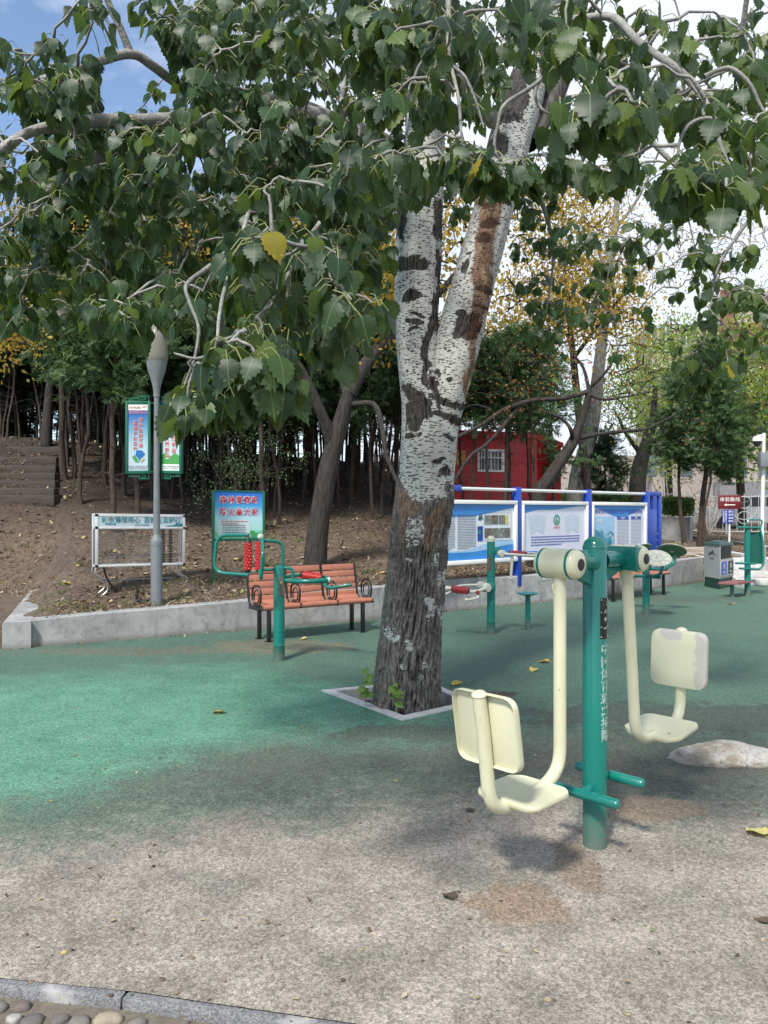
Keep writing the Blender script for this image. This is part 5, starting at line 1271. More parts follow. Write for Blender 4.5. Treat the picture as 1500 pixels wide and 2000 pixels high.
b.tube(fillet([q2(948, 1149, -.2), q2(930, 1156, -.26), q2(908, 1155, -.28)], .05), .022, 12)
b.tube(fillet([q2(936, 1142, -.02), q2(905, 1143, .02), q2(880, 1148, -.1)], .05), .016, 12)
b.tube([q2(884, 1150, -.2), q2(868, 1149, -.2)], [.024, .036], 12); b.tube(fillet([q2(884, 1152, -.2), q2(874, 1160, -.2), q2(862, 1160, -.2)], .04), .016, 12)
b.tube(fillet([q2(936, 1158, -.26), q2(934, 1168, -.28), q2(912, 1172, -.30)], .05), .017, 12); b.lathe([(.001, -.03), (.021, -.022), (.03, 0), (.021, .022), (.001, .03)], q2(911, 1172, -.30), 14)
b.build('lower_arm', M_greywhite, mm)
for (pa, pb, r) in ((q2(996, 1079, -.02), q2(1026, 1081, -.02), .030), (q2(884, 1150, -.26), q2(914, 1154, -.28), .045)):
    b = MB(); knurled(b, pa, pb, r, 10, 9); ro_ = b.build('roller', M_pinkred, mm)
    d = (pb - pa).normalized(); b = MB(); b.tube([pa - d * .02, pa], [r * .6, r * .85], 14); b.tube([pb, pb + d * .02], [r * .85, r * .6], 14); b.build('roller_cap', M_black, ro_, org=ORG[mm.name])
b = MB(); b.lathe([(.026, -.01), (.026, .012), (.001, .016)], q2(933, 1157, -.285), 14, axis=(0, -1, 0)); b.build('red_button', M_pinkred, mm)
b = MB(); pn = Panel(mo + V(-.028, -.046, .93), V(.87, -.49, 0), V(0, 0, 1)); pn.rect(b, -.024, -.10, .024, .10, .002); b.k = 1
for k in range(8): pn.rect(b, -.018, .07 - k * .018, .016 - .006 * (k % 3), .076 - k * .018, .004)
b.build('label_plate', [simple('worn_label', (.10, .07, .06), .6, var=.5, scale=30), M_steelplate], mm, smooth=0)

# ---- round stool ----------------------------------------------------------------------
so = V((1031 - 750) / F * 10.5, 10.5, 0); st = thing('stool', 'small teal stool with a round seat on one leg, beside the concrete wall', 'stool', so)
b = MB(); b.lathe([(.036, -.02), (.036, .47)], so, 20, cap=False); b.lathe([(.0375, .06), (.038, .064), (.036, .068)], so, 20, cap=False); b.build('leg', M_tealf, st)
b = MB(); b.lathe([(.04, .455), (.10, .470), (.138, .482), (.142, .490), (.138, .498), (.125, .497), (.001, .494)], so, 36); b.build('seat', simple('teal_seat_top', (.02, .24, .23), .4, var=.15), st)

# ---- turning-wheel machine -------------------------------------------------------------
Z3_ = 12.0; q3 = lambda px, py, dz=0.0: P(px, py, Z3_ + dz); mo = V((1262 - 750) / F * Z3_, Z3_, 0)
mm = thing('wheel_machine', 'teal post with three round pale hand wheels, right behind the foreground leg press', 'exercise machine', mo)
b = MB(); b.lathe([(.056, -.02), (.056, .80), (.04, .82), (.001, .822)], mo, 28, cap=False); b.build('post', M_tealf, mm)
b = MB()
b.tube(fillet([q3(1262, 1107, 0), q3(1265, 1126, -.3), q3(1290, 1124, -.45), q3(1294, 1103, -.45)], .14), .026, 14); b.tube(fillet([q3(1240, 1124, -.1), q3(1290, 1128, -.4)], .02), .024, 14)
b.tube(fillet([q3(1270, 1111, 0), q3(1300, 1112, .2), q3(1318, 1098, .25), q3(1318, 1083, .25)], .16), .026, 14)
b.tube(fillet([q3(1258, 1110, .05), q3(1248, 1100, .3), q3(1246, 1078, .35)], .1), .026, 14)
b.build('arms', M_teal, mm)
def wheel(c, n, r, top=True):
    n = Vector(n).normalized(); b = MB(); b.lathe([(.02, -.03), (.05, -.016), (r - .02, -.012), (r, 0), (r - .012, .014), (r * .8, .008), (r * .62, .006), (.06, .006)], c, 40, axis=n)
    x = n.orthogonal().normalized(); y = n.cross(x)
    for k in range(8):
        a = 2 * PI * k / 8; d = x * math.cos(a) + y * math.sin(a); b.tube([c + d * r * .42 + n * .010, c + d * r * .85 + n * .012], .008, 6)
    def ringt(rr_): b.tube([c + (x * math.cos(q * PI / 16) + y * math.sin(q * PI / 16)) * rr_ + n * .010 for q in range(33)], .009, 6, cap=False)
    ringt(r * .42); ringt(r * .88); w_ = b.build('hand_wheel', M_disc, mm)
    b = MB(); b.tube([c + n * .0, c + n * .035], .018, 12); b.build('axle_nut', M_steel, w_, org=ORG[mm.name])
    if not top: pass
    return w_
wheel(q3(1283, 1090, -.45), (-.10, -.50, .86), .215)
g = wheel(q3(1313, 1075, .25), (.25, .42, .87), .225); b = MB(); nn_ = V(.25, .42, .87).normalized(); b.lathe([(.001, -.022), (.19, -.018), (.214, -.012)], q3(1313, 1075, .25), 36, axis=nn_); b.build('wheel_underside', simple('grey_green_underside', (.10, .17, .10), .5, var=.15), g, org=ORG[mm.name])
g = wheel(q3(1246, 1074, .35), (-.2, .42, .87), .225); b = MB(); nn_ = V(-.2, .42, .87).normalized(); b.lathe([(.001, -.022), (.19, -.018), (.214, -.012)], q3(1246, 1074, .35), 36, axis=nn_); b.build('wheel_underside', bpy.data.materials['grey_green_underside'], g, org=ORG[mm.name])

# ---- back stretcher with panel, far right ------------------------------------------------
Z4 = 14.7; q4_ = lambda px, py, dz=0.0: P(px, py, Z4 + dz); mo = V((1460 - 750) / F * Z4, Z4, 0)
mm = thing('back_stretcher', 'teal post with upright green back panel, rails and dull red step near the bin', 'exercise machine', mo)
b = MB(); b.lathe([(.056, -.02), (.056, 1.23), (.04, 1.25), (.001, 1.252)], mo, 28, cap=False); s2 = q4_(1430, 1142, -.2); b.lathe([(.036, -.02), (.036, .27)], V(s2.x, s2.y, 0), 18, cap=False); b.tube([V(s2.x, s2.y, .25), V(mo.x, mo.y, .25)], .03, 10); b.build('post', M_tealf, mm)
b = MB(); rt = .02
b.tube([q4_(1441, 1030, -.1), q4_(1486, 1031, .0)], .022, 12); b.tube(fillet([q4_(1455, 1030), q4_(1460, 1015), q4_(1490, 1015), q4_(1485, 1032, .0)], .08), .016, 10)
b.tube(fillet([q4_(1484, 1031), q4_(1489, 1050), q4_(1491, 1103), q4_(1484, 1112), q4_(1444, 1110, -.2)], .1), rt, 12)
b.tube([q4_(1437, 1100, -.25), q4_(1475, 1101, -.1)], rt, 12); b.tube([q4_(1458, 1030, .1), q4_(1462, 1108, .12)], rt, 12)
b.tube([q4_(1458, 1030, 0), q4_(1458, 1042, 0)], .035, 12); b.build('rail', M_teal, mm)
b = MB(); b.prism([q4_(1465, 1039, .06), q4_(1487, 1039, .06), q4_(1490, 1101, .06), q4_(1466, 1101, .06)], V(0, -1, 0), .02); b.build('back_panel', simple('dark_green_panel', (.004, .085, .06), .5), mm)
b = MB(); zz = .285; pl_ = [q4_(1403, 1137, -.3), q4_(1443, 1131, .25), q4_(1475, 1136, .1), q4_(1441, 1142, -.45)]; pl_ = [V(p_.x, p_.y, zz) for p_ in pl_]; b.prism(pl_, V(0, 0, -1), .035); b.build('step', simple('red_chequer_step', (.26, .10, .09), .55, var=.3, scale=12), mm)

# ---- slatted benches ---------------------------------------------------------------------
def bench(label, o, ux, W=1.55, nseg=3, arms=(0, .25, .5, .75, 1)):
    """o: front-left foot on the ground; ux: direction along the bench"""
    ux = Vector(ux).normalized(); uy = V(-ux.y, ux.x, 0); z = V(0, 0, 1); bt = thing('bench', label, 'bench', o)
    F_ = lambda a, d, h: o + ux * a + uy * d + z * h
    sec = W / nseg
    # seat profile points (depth, height) and back profile
    fronts = [(0.0, .425), (.05, .452)]
    for k in range(nseg):
        a0, a1 = k * sec + .022, (k + 1) * sec - .022
        b = MB(); R_ = Matrix((ux, uy, z)).transposed()
        b.tube([F_(a0, .02, .425), F_(a1, .02, .425)], .036, 14)
        for d in (.10, .185, .27): b.box(F_((a0 + a1) / 2, d, .448 - d * .06), (a1 - a0, .076, .022), rot=R_, bev=.006)
        rr_ = R_ @ Matrix.Rotation(R(38), 3, 'X'); b.box(F_((a0 + a1) / 2, .350, .453), (a1 - a0, .080, .022), rot=rr_, bev=.006)
        b.build('seat_slats', M_salmon, bt)
        b = MB()
        for i in range(5):
            h = .50 + i * .088; d = .385 + (h - .48) * .20; b.box(F_((a0 + a1) / 2, d, h), (a1 - a0 + (.0 if k not in (0, 1) else 0), .022, .076), rot=R_ @ Matrix.Rotation(R(-11), 3, 'X'), bev=.007)
        b.build('back_slats', M_salmon, bt)
    for k in range(nseg + 1):
        a = k * sec; b = MB(); b.tube(fillet([F_(a, -.01, .40), F_(a, .02, .432), F_(a, .3, .415), F_(a, .38, .445), F_(a, .475, .90)], .05), .016, 8)
        b.box(F_(a, .2, .405), (.03, .34, .04), rot=Matrix((ux, uy, z)).transposed(), bev=.004)
        b.build('frame', M_blackmetal, bt)
        b = MB(); n = 30; c = F_(a, .16, .565)
        b.tube([c + uy * .125 * math.copysign(abs(math.cos(q)) ** .75, math.cos(q)) + z * .125 * math.copysign(abs(math.sin(q)) ** .75, math.sin(q)) for q in [2 * PI * i / n for i in range(n + 1)]], .0125, 8, cap=False)
        b.tube([c - z * .015 + uy * .072 * math.cos(q) + z * .088 * math.sin(q) for q in [2 * PI * i / n for i in range(n + 1)]], .009, 8, cap=False)
        b.build('armrest', M_blackmetal, bt)
    for a in (.12, W - .12):
        for d in (.06, .34):
            b = MB(); b.box(F_(a, d, .195), (.045, .05, .42), rot=Matrix((ux, uy, z)).transposed(), bev=.005); b.box(F_(a, d, .004), (.09, .09, .008), rot=Matrix((ux, uy, z)).transposed()); b.build('leg', M_blackmetal, bt)
    return bt
# front row of seat: from (497,1195) to (727,1182)
fl = P(512, 1190, 9.35); fl.z = 0; fr = P(728, 1180, 10.25); fr.z = 0
bench('salmon slatted bench with black ring armrests, standing against the concrete wall', fl, fr - fl, (fr - fl).length)
f2 = P(1196, 1128, 13.6); f2.z = 0; f3 = P(1308, 1122, 14.9); f3.z = 0
bench('salmon slatted bench mostly hidden behind the foreground leg press arms', f2, f3 - f2, (f3 - f2).length)
# ------------------------------------------------------------------ lamp post and banners
LZ = 10.25; lo = V((306 - 750) / F * LZ, LZ, ground_z((306 - 750) / F * LZ, LZ) - .02)
lamp = thing('lamp_post', 'grey steel lamp post with a bullet-shaped translucent head, standing on the slope behind the wall', 'street lamp', lo)
b = MB(); zb = lambda y: H - (y - 1000) / F * LZ - lo.z
b.lathe([(.079, -.1), (.077, zb(1064))], lo, 16, cap=False); b.lathe([(.080, zb(1066)), (.082, zb(1060)), (.080, zb(1056)), (.076, zb(1054)), (.050, zb(1046)), (.046, zb(1044))], lo, 24, cap=False)
b.lathe([(.046, zb(1046)), (.040, zb(940)), (.034, zb(775)), (.034, zb(765))], lo, 12, cap=False); b.build('post', M_lampgrey, lamp)
b = MB(); b.lathe([(.040, zb(772)), (.048, zb(758)), (.075, zb(742)), (.115, zb(724)), (.138, zb(706))], lo, 32, cap=False); b.lathe([(.036, zb(777)), (.041, zb(775)), (.041, zb(771)), (.036, zb(769))], lo, 24, cap=False); b.build('lamp_cup', M_lampgrey, lamp)
t = NT('yellowed_lamp_glass'); t.col((.27, .265, .225, 1)); t.rough(.2); t.b.inputs['Transmission Weight'].default_value = .35; t.b.inputs['IOR'].default_value = 1.2; M_lglass = t.m
b = MB(); b.lathe([(.139, zb(706)), (.144, zb(704)), (.146, zb(696)), (.142, zb(680)), (.128, zb(664)), (.105, zb(650)), (.070, zb(638)), (.03, zb(632)), (.001, zb(631))], lo, 32, cap=False); sh = b.build('lamp_shade', M_lglass, lamp)
b = MB()
for k in range(6):
    zc = zb(700 - k * 8); b.lathe([(.06, zc - .004), (.118 - .006 * k, zc), (.118 - .006 * k, zc + .01), (.06, zc + .006)], lo, 20)
b.tube([lo + V(0, 0, zb(706)), lo + V(0, 0, zb(650))], .03, 10); b.build('louvre', simple('white_louvre', (.6, .58, .5), .4), sh, org=ORG[lamp.name])

def banner(label, pxs, y0, y1, Z, tilt, kind):
    """two-sided sign box on the post"""
    c0, c1 = P(pxs[0], (y0 + y1) / 2, Z - tilt), P(pxs[1], (y0 + y1) / 2, Z + tilt); c = (c0 + c1) / 2; w = (c1 - c0).length; h = (y1 - y0) / F * Z
    o = thing('pole_banner', label, 'banner', c - V(0, 0, h / 2)); pn = Panel(c, c1 - c0, V(0, 0, 1)); 
    b = MB(); f = .034
    for r_ in ((-w / 2, -h / 2, -w / 2 + f, h / 2), (w / 2 - f, -h / 2, w / 2, h / 2), (-w / 2 + f, h / 2 - f * 1.2, w / 2 - f, h / 2), (-w / 2 + f, -h / 2, w / 2 - f, -h / 2 + f * 1.2)): pn.box(b, *r_, -.04, .012, .003)
    s_ = 1 if kind == 0 else -1
    for sy in (1, -1):      # fret ornament above and below
        def bar(a0, b0, a1, b1): pn.box(b, a0 * s_, sy * (h / 2 + b0), a1 * s_, sy * (h / 2 + b1), -.024, -.006)
        u = w / 10; v = .012; L = .075
        for (a0, b0, a1, b1) in ((-4.0 * u, 0, -4.0 * u + v, L * .55), (-4.0 * u, L * .55 - v, -2 * u, L * .55), (-2 * u - v, L * .2, -2 * u, L * .55 - v), (-3.2 * u, L * .2 - v * .2, -2 * u, L * .2 + v * .8), (-2 * u, L * .55 - v, .2 * u, L * .55), (.2 * u, 0, .2 * u + v, L), (.2 * u + v, L - v, 4.4 * u, L), (1 * u, L * .6, 2.8 * u, L * .6 + v), (2.8 * u, L * .2, 2.8 * u + v, L * .6 + v), (1 * u, L * .2, 2.8 * u, L * .2 + v), (4.4 * u - v, 0, 4.4 * u, L - v)):
            bar(a0, b0, a1, b1)
    pn.box(b, (w / 2 - .01) * s_, -h / 2 + .02, (w / 2 + .045) * s_, -h / 2 + .032, -.03, .0); pn.box(b, (w / 2 - .01) * s_, h / 2 - .032, (w / 2 + .045) * s_, h / 2 - .02, -.03, .0)
    b.build('frame', M_signgreen, o); W2, H2 = w / 2 - f, h / 2 - f * 1.2
    b = MB(); pn.rect(b, -W2, -H2, W2, H2, .0); b.k = 2; pn.rect(b, -W2 + .0, H2 - .085, W2, H2, .003) if kind == 0 else pn.rect(b, -W2, -H2, W2, -H2 + .085, .003)
    if kind == 0:
        st = [(0, (.50, .60, .66)), (.35, (.42, .56, .64)), (.62, (.16, .36, .52)), (.82, (.04, .16, .44)), (.9, (.03, .11, .38)), (1, (.05, .12, .38))]
        b.k = 3; cx, cy, r = .012, -H2 + .19, .080; pn.disc(b, cx, cy, r, .003, 28)
        b.k = 4; pn.poly(b, [(cx - .085, cy - .015), (cx - .06, cy + .02), (cx - .02, cy - .03), (cx - .01, cy - .083), (cx - .05, cy - .07)], .006)
        b.k = 5; pn.poly(b, [(cx - .03, cy + .082), (cx + .04, cy + .076), (cx + .08, cy + .03), (cx + .05, cy - .01), (cx + .02, cy - .03), (cx + .0, cy - .08), (cx - .01, cy - .02), (cx - .045, cy + .01)], .006)
        b.k = 6; pn.poly(b, [(cx + .02, cy - .04), (cx + .06, cy - .02), (cx + .075, cy - .04), (cx + .03, cy - .078)], .008)
    else:
        st = [(0, (.04, .20, .06)), (.16, (.05, .24, .06)), (.20, (.45, .58, .60)), (.3, (.50, .62, .68)), (.7, (.30, .50, .62)), (1, (.10, .30, .55))]
        b.k = 3
        for k, (x, hh_) in enumerate([(-.14, .22), (-.11, .30), (-.03, .16), (.02, .24), (.08, .2), (.11, .26)]): pn.rect(b, x, -H2 + .19, x + .022, -H2 + .19 + hh_, .002)
        b.k = 4; pn.poly(b, [(-W2, -H2 + .085), (W2, -H2 + .085), (W2, -H2 + .2), (W2 * .5, -H2 + .235), (0, -H2 + .19), (-W2 * .5, -H2 + .245), (-W2, -H2 + .21)], .004)
    b.build('printed_sheet', [printed('banner_print_%d' % kind, st), M_text, M_white, simple('globe_pale' if kind == 0 else 'tower_print', (.42, .60, .66) if kind == 0 else (.5, .62, .72), .4), simple('print_green', (.06, .30, .07), .4), simple('print_blue', (.02, .15, .45), .4), simple('print_sand', (.5, .45, .2), .4)], o, smooth=0)
    sz = .056
    cols = (('保护生态环境', .034, H2 - .215), ('造福子孙后代', -.036, H2 - .255)) if kind == 0 else (('共建美好家园', .052, H2 - .22), ('倡导文明新风', -.050, H2 - .295))
    pit = .0685 if kind == 0 else .082
    if kind: sz = .068
    b = MB()
    for tx, a, y in cols: pn.vtext(b, tx, a, y, sz, pit, .006, .05)
    b.build('lettering_outline', M_white, o, smooth=0)
    b = MB()
    for tx, a, y in cols: pn.vtext(b, tx, a, y, sz, pit, .009, .006)
    b.build('lettering', M_redtext, o, smooth=0)
    b = MB(); rn_ = random.Random(3)
    pn.text(b, '泰安市城市管理行政执法局', 0, -H2 + .052, .021, .007, .01); pn.text(b, '泰 安 市 城 市 管 理 局', 0, -H2 + .026, .022, .007, .01); b.build('small_print', M_text, o, smooth=0)
    if kind == 0:
        b = MB(); pn.text(b, '讲文明树新风', .0, H2 - .115, .040, .006, .03); b.build('small_title', simple('pink_print', (.55, .25, .35), .4), o, smooth=0)
        b = MB(); pn.text(b, '公益 广告', .10, H2 - .04, .024, .006, .01); pn.lines(b, -W2 + .02, .04, H2 - .045, 2, .014, .006, .006, rn_); b.build('header_print', M_redtext, o, smooth=0)
banner('tall green-framed banner with a globe picture, on the left of the lamp post', (245, 294), 783, 925, 10.22, .03, 0)
banner('tall green-framed banner with a green meadow picture, right of the lamp post, partly under leaves', (312, 355), 783, 925, 10.28, -.05, 1)

# ------------------------------------------------------------------ slogan light box on curled legs
c0, c1 = P(187, 1040, 10.55), P(362, 1040, 11.3); mid = (c0 + c1) / 2; uu = (c1 - c0); Wb = uu.length; gz = ground_z(mid.x, mid.y)
bo = V(mid.x, mid.y, gz); bx = thing('display_box', 'silver-framed slogan box with a glass front standing on curled legs beside the lamp post', 'display box', bo)
Zm = 10.92; zt = H - (1005 - 1000) / F * Zm; zh = H - (1031 - 1000) / F * Zm; z0_ = H - (1106 - 1000) / F * Zm
pn = Panel(V(mid.x, mid.y, 0), uu, V(0, 0, 1)); hw = Wb / 2; Dp = .20
b = MB(); f = .036
for a in (-hw, hw - f): pn.box(b, a, z0_, a + f, zt, -f, 0, .006); pn.box(b, a, z0_, a + f, zt, -Dp, -Dp + f, .006)
for z in (z0_, zh - f / 2, zt - f): pn.box(b, -hw + f, z, hw - f, z + f, -f + .001, -.002, .006); pn.box(b, -hw + f, z, hw - f, z + f, -Dp + .002, -Dp + f, .006)
for a in (-hw, hw - f):
    for z in (z0_, zh - f / 2, zt - f): pn.box(b, a + .002, z + .001, a + f - .002, z + f - .001, -Dp + f, -f, .004)
pn.box(b, -hw + .001, zt - .004, hw - .001, zt + .008, -Dp + .002, -.002, .004); b.build('frame', M_alu, bx)
b = MB()
for a in (-hw - .003, hw - f + .003):
    for z in (z0_ - .003, zh - f / 2, zt - f + .003): pn.box(b, a, z, a + f, z + f, -.034, .004, .004)
b.build('corner_joint', M_black, bx)
b = MB(); pn.box(b, -hw + .006, z0_ + f, -hw + .012, zh - f / 2, -Dp + f, -f); b.build('side_panel', simple('grey_side_panel', (.13, .14, .15), .5), bx)
b = MB(); pn.rect(b, -hw + f, zh + f / 2, hw - f, zt - f, -.006); pn.quad = None
b.quad(pn.at(-hw + .004, zh + f / 2, -Dp + f), pn.at(-hw + .004, zh + f / 2, -f), pn.at(-hw + .004, zt - f, -f), pn.at(-hw + .004, zt - f, -Dp + f)); b.k = 1
rn_ = random.Random(8); cy = (zh + zt) / 2 - .0
pn.poly(b, [(hw * x, zh + f / 2 + y) for x, y in ((.52, .002), (.94, .002), (.94, .05), (.85, .045), (.80, .055), (.74, .03), (.66, .018), (.6, .02))], -.003)
b.k = 2; n = 14; cc = (-hw + .20, cy + .03); pts = [(cc[0] + .038 * math.cos(a_), cc[1] + .038 * math.sin(a_)) for a_ in [R(60 + 210 * i / n) for i in range(n + 1)]] + [(cc[0] + .008 + .034 * math.cos(a_), cc[1] + .034 * math.sin(a_)) for a_ in [R(270 - 210 * i / n) for i in range(n + 1)]]
for i in range(n): b.add([pn.at(*pts[i], -.003), pn.at(*pts[i + 1], -.003), pn.at(*pts[2 * n - i], -.003), pn.at(*pts[2 * n + 1 - i], -.003)], [(0, 1, 2, 3)])
b.k = 3; pn.rect(b, -hw + .30, cy - .005, -hw + .34, cy + .02, -.003)
b.build('header_sheet', [simple('pale_blue_header', (.46, .58, .64), .35, var=.04), M_tealtext, M_yellow, M_black], bx, smooth=0)
b = MB(); pn.text(b, '城市管理用心  百姓生活舒心', .0, cy + .012, .090, -.001, .012, 1.0); pn.text(b, '泰安市城市管理局', .0, cy - .055, .026, -.001, .01); pn.text(b, '泰茂环境', -hw + .20, cy - .045, .036, -.001, .02)
pn.text(b, '△', hw - .16, cy + .045, .045, -.001); pn.text(b, '♡', hw - .09, cy + .045, .04, -.001); b.build('lettering', M_tealtext, bx, smooth=0)
b = MB()
for k in range(12):
    z = z0_ + f + (zh - f / 2 - z0_ - f) * (k + .5) / 12; pn.box(b, -hw + f, z, hw - f, z + .0065, -.10, -.094)
pn.box(b, -hw + f, z0_ + f + .10, hw - f, z0_ + f + .125, -.16, -.155); b.build('wire_row', simple('thin_grey_wire', (.28, .29, .28), .4, metal=.6), bx)
t = NT('box_glass'); t.b.inputs['Transmission Weight'].default_value = 1; t.col((.9, .95, .93, 1)); t.rough(.02); t.b.inputs['IOR'].default_value = 1.1; 
tr = t.new('ShaderNodeBsdfTransparent'); ms = t.new('ShaderNodeMixShader'); ms.inputs[0].default_value = .12; gl = t.new('ShaderNodeBsdfGlossy'); gl.inputs['Roughness'].default_value = .04
t.lk(tr.outputs[0], ms.inputs[1]); t.lk(gl.outputs[0], ms.inputs[2]); t.lk(ms.outputs[0], t.out.inputs[0]); M_glass = t.m
b = MB(); pn.rect(b, -hw + f, z0_ + f, hw - f, zh - f / 2, -.012); b.build('glass_front', M_glass, bx, smooth=0)
b = MB(); pn.box(b, hw - .19, z0_ + f, hw - .15, zh - f / 2, -.17, -.13); pn.box(b, hw - .30, z0_ + f, hw - .26, zh - f / 2, -.17, -.13); b.build('inner_post', M_black, bx)
for a in (-hw + .06, hw - .06):
    for d in (-.02, -Dp + .02):
        b = MB(); g0 = pn.at(a, 0, d); gg = ground_z(g0.x, g0.y) - .03
        b.tube(smooth_path([pn.at(a - .05, z0_ + .01, d), pn.at(a - .06, z0_ - .08, d), pn.at(a + .03, z0_ - .15, d + .01), pn.at(a + .09, z0_ - .20 + .02, d), pn.at(a + .11, (z0_ - .17 + gg) / 2, d), pn.at(a + .08, gg + .06, d), pn.at(a + .0, gg, d)], [.012] * 7, 5)[0], .009, 8)
        b.build('leg', M_steel, bx)
b = MB(); b.tube([pn.at(-hw + .1, z0_ - .19, -.1), pn.at(hw - .1, z0_ - .19, -.1)], .010, 8); b.build('brace', M_lampgrey, bx)
cab = [pn.at(-hw + .13, z0_, -.1), pn.at(-hw + .20, z0_ - .2, -.1), pn.at(-hw + .40, z0_ - .42, -.12), pn.at(-hw + .62, 0, -.2), lo + V(-.3, .12, .06), lo + V(-.06, .03, .09)]
cab[3].z = ground_z(cab[3].x, cab[3].y) + .04
b = MB(); b.tube(cab, .014, 8, sub=6); tag(b.build('power_cable', M_black, org=cab[3]), 'black cable sagging from the silver slogan box to the foot of the lamp post', 'cable')

# ------------------------------------------------------------------ forest fire notice
c0, c1 = P(415, 1020, 11.35), P(517, 1020, 11.75); mid = (c0 + c1) / 2; Wb = (c1 - c0).length; ns = thing('notice_board', 'green-framed forest fire notice with big red characters, behind the red rollers', 'notice board', V(mid.x, mid.y, ground_z(mid.x, mid.y)))
pn = Panel(V(mid.x, mid.y, 0), c1 - c0, V(0, 0, 1)); hw = Wb / 2; Zm = 11.5; zt = H + 42 / F * Zm; zb_ = H - 52 / F * Zm
b = MB(); f = .035
for a in (-hw, hw - f): g0 = pn.at(a, 0, 0); pn.box(b, a, ground_z(g0.x, g0.y) - .1, a + f, zt, -.04, 0.005, .003)
pn.box(b, -hw + f, zt - f * .6, hw - f, zt - .001, -.039, .004, .003); pn.box(b, -hw + f, zb_ - f, hw - f, zb_, -.039, .004, .003); b.build('frame', M_signgreen, ns)
b = MB(); pn.rect(b, -hw + f, zb_, hw - f, zt - f * .6, -.004); b.k = 1
hh_ = zt - zb_; rn_ = random.Random(5)
pn.poly(b, [(-hw + f, zb_), (hw - f, zb_), (hw - f, zb_ + hh_ * .17), (hw * .55, zb_ + hh_ * .13), (hw * .2, zb_ + hh_ * .20), (-hw * .1, zb_ + hh_ * .12), (-hw * .45, zb_ + hh_ * .22), (-hw * .75, zb_ + hh_ * .10), (-hw + f, zb_ + hh_ * .15)], -.002)
b.k = 2; pn.rect(b, -hw * .78, zb_ + hh_ * .06, hw * .42, zb_ + hh_ * .385, .0); b.k = 3; pn.rect(b, hw * .42, zb_ + .02, hw * .62, zb_ + hh_ * .16, .0); pn.poly(b, [(hw * .2, zb_), (hw * .6, zb_), (hw * .75, zb_ + hh_ * .1), (hw * .5, zb_ + hh_ * .14)], .001)
b.build('printed_sheet', [printed('notice_print', [(0, (.20, .55, .40)), (.25, (.35, .62, .60)), (.45, (.38, .62, .70)), (.7, (.06, .32, .62)), (1, (.015, .12, .55))]), simple('hill_print', (.16, .48, .30), .4), simple('notice_box_print', (.55, .68, .68), .4), simple('leaf_print', (.04, .30, .08), .4)], ns, smooth=0)
for nm, d, bd, m in (('lettering_outline', .002, .055, M_white), ('lettering', .005, .010, M_redtext)):
    b = MB()
    for i, ch in enumerate('森林是我家'): pn.text(b, ch, -hw * .60 + i * hw * .30, zb_ + hh_ * .80, .112, d, bd)
    for i, ch in enumerate('防火靠大家'): pn.text(b, ch, -hw * .60 + i * hw * .30, zb_ + hh_ * .55, .112, d, bd)
    b.build(nm, m, ns, smooth=0)
b = MB(); pn.lines(b, -hw * .70, hw * .36, zb_ + hh_ * .35, 2, .035, .010, .003, rn_); b.build('red_small_print', M_redtext, ns, smooth=0)
b = MB(); pn.lines(b, -hw * .62, hw * .25, zb_ + hh_ * .265, 5, .034, .009, .003, rn_); b.build('small_print', M_text, ns, smooth=0)

# ------------------------------------------------------------------ information boards
P0 = V(2.34, 13.3, 0); dB = V(1.136, 1, 0).normalized(); L_ = 2.133
pn = Panel(P0, dB, V(0, 0, 1)); ib = thing('information_board', 'long row of three blue-posted information boards with white frames, on top of the wall', 'information board', P0 + V(0, 0, .5))
for k in (-1, 0, 1, 2):
    b = MB(); g0 = pn.at(k * L_, 0, 0); pn.box(b, k * L_ - .045, ground_z(g0.x, g0.y) - .15, k * L_ + .045, 2.03, -.12, .02, .004); b.build('post', M_blue, ib)
b = MB()
pn.box(b, -L_ - .3, 1.93, -L_ + .62, 2.03, -.10, .06, .004); b.build('cap_bar', M_blue, ib); b = MB()
pn.box(b, 2 * L_ + .036, .50, 2 * L_ + .36, 1.66, -.10, .0, .004); pn.box(b, 2 * L_ + .045, 1.94, 2 * L_ + .56, 2.03, -.10, .0, .004); pn.box(b, 2 * L_ + .20, 1.66, 2 * L_ + .36, 1.94, -.10, .0); pn.box(b, 2 * L_ + .46, .4, 2 * L_ + .56, 1.94, -.10, .0, .004); pn.box(b, 2 * L_ + .36, .4, 2 * L_ + .46, .6, -.10, -.01)
b.build('end_frame', M_blue, ib)
b = MB()
for k in (-1, 0, 1):
    a0 = k * L_ + (.62 if k == -1 else .045); b.tube([pn.at(a0, 1.98, -.05), pn.at((k + 1) * L_ - .045, 1.98, -.05)], .028, 12)
for k in range(4): b.tube([pn.at(2 * L_ + .36, .72 + k * .14, -.05), pn.at(2 * L_ + .46, .72 + k * .14, -.05)], .014, 8)
b.build('rail', M_alu, ib)
def frame_panel(k): return k * L_ + .062, (k + 1) * L_ - .062
zb_, zt = .755, 1.795; fw = .065
wave_w = simple('board_white', (.62, .68, .74), .35, var=.05); lav = simple('board_lavender', (.60, .62, .73), .35, var=.04); skyb = simple('board_blue', (.03, .22, .58), .35, var=.15, scale=2); pale = simple('board_pale_blue', (.30, .50, .70), .35); deep = simple('board_deep_blue', (.01, .05, .30), .35); beige = simple('board_yellow_card', (.6, .5, .16), .4); M_lfan = simple('board_fan', (.48, .56, .66), .35); M_gr = simple('board_green_emblem', (.02, .25, .12), .4); M_gl = simple('mountain_print', (.05, .28, .42), .4, var=.8, scale=9, dirt=((.4, .58, .62), 7, .5, .8))
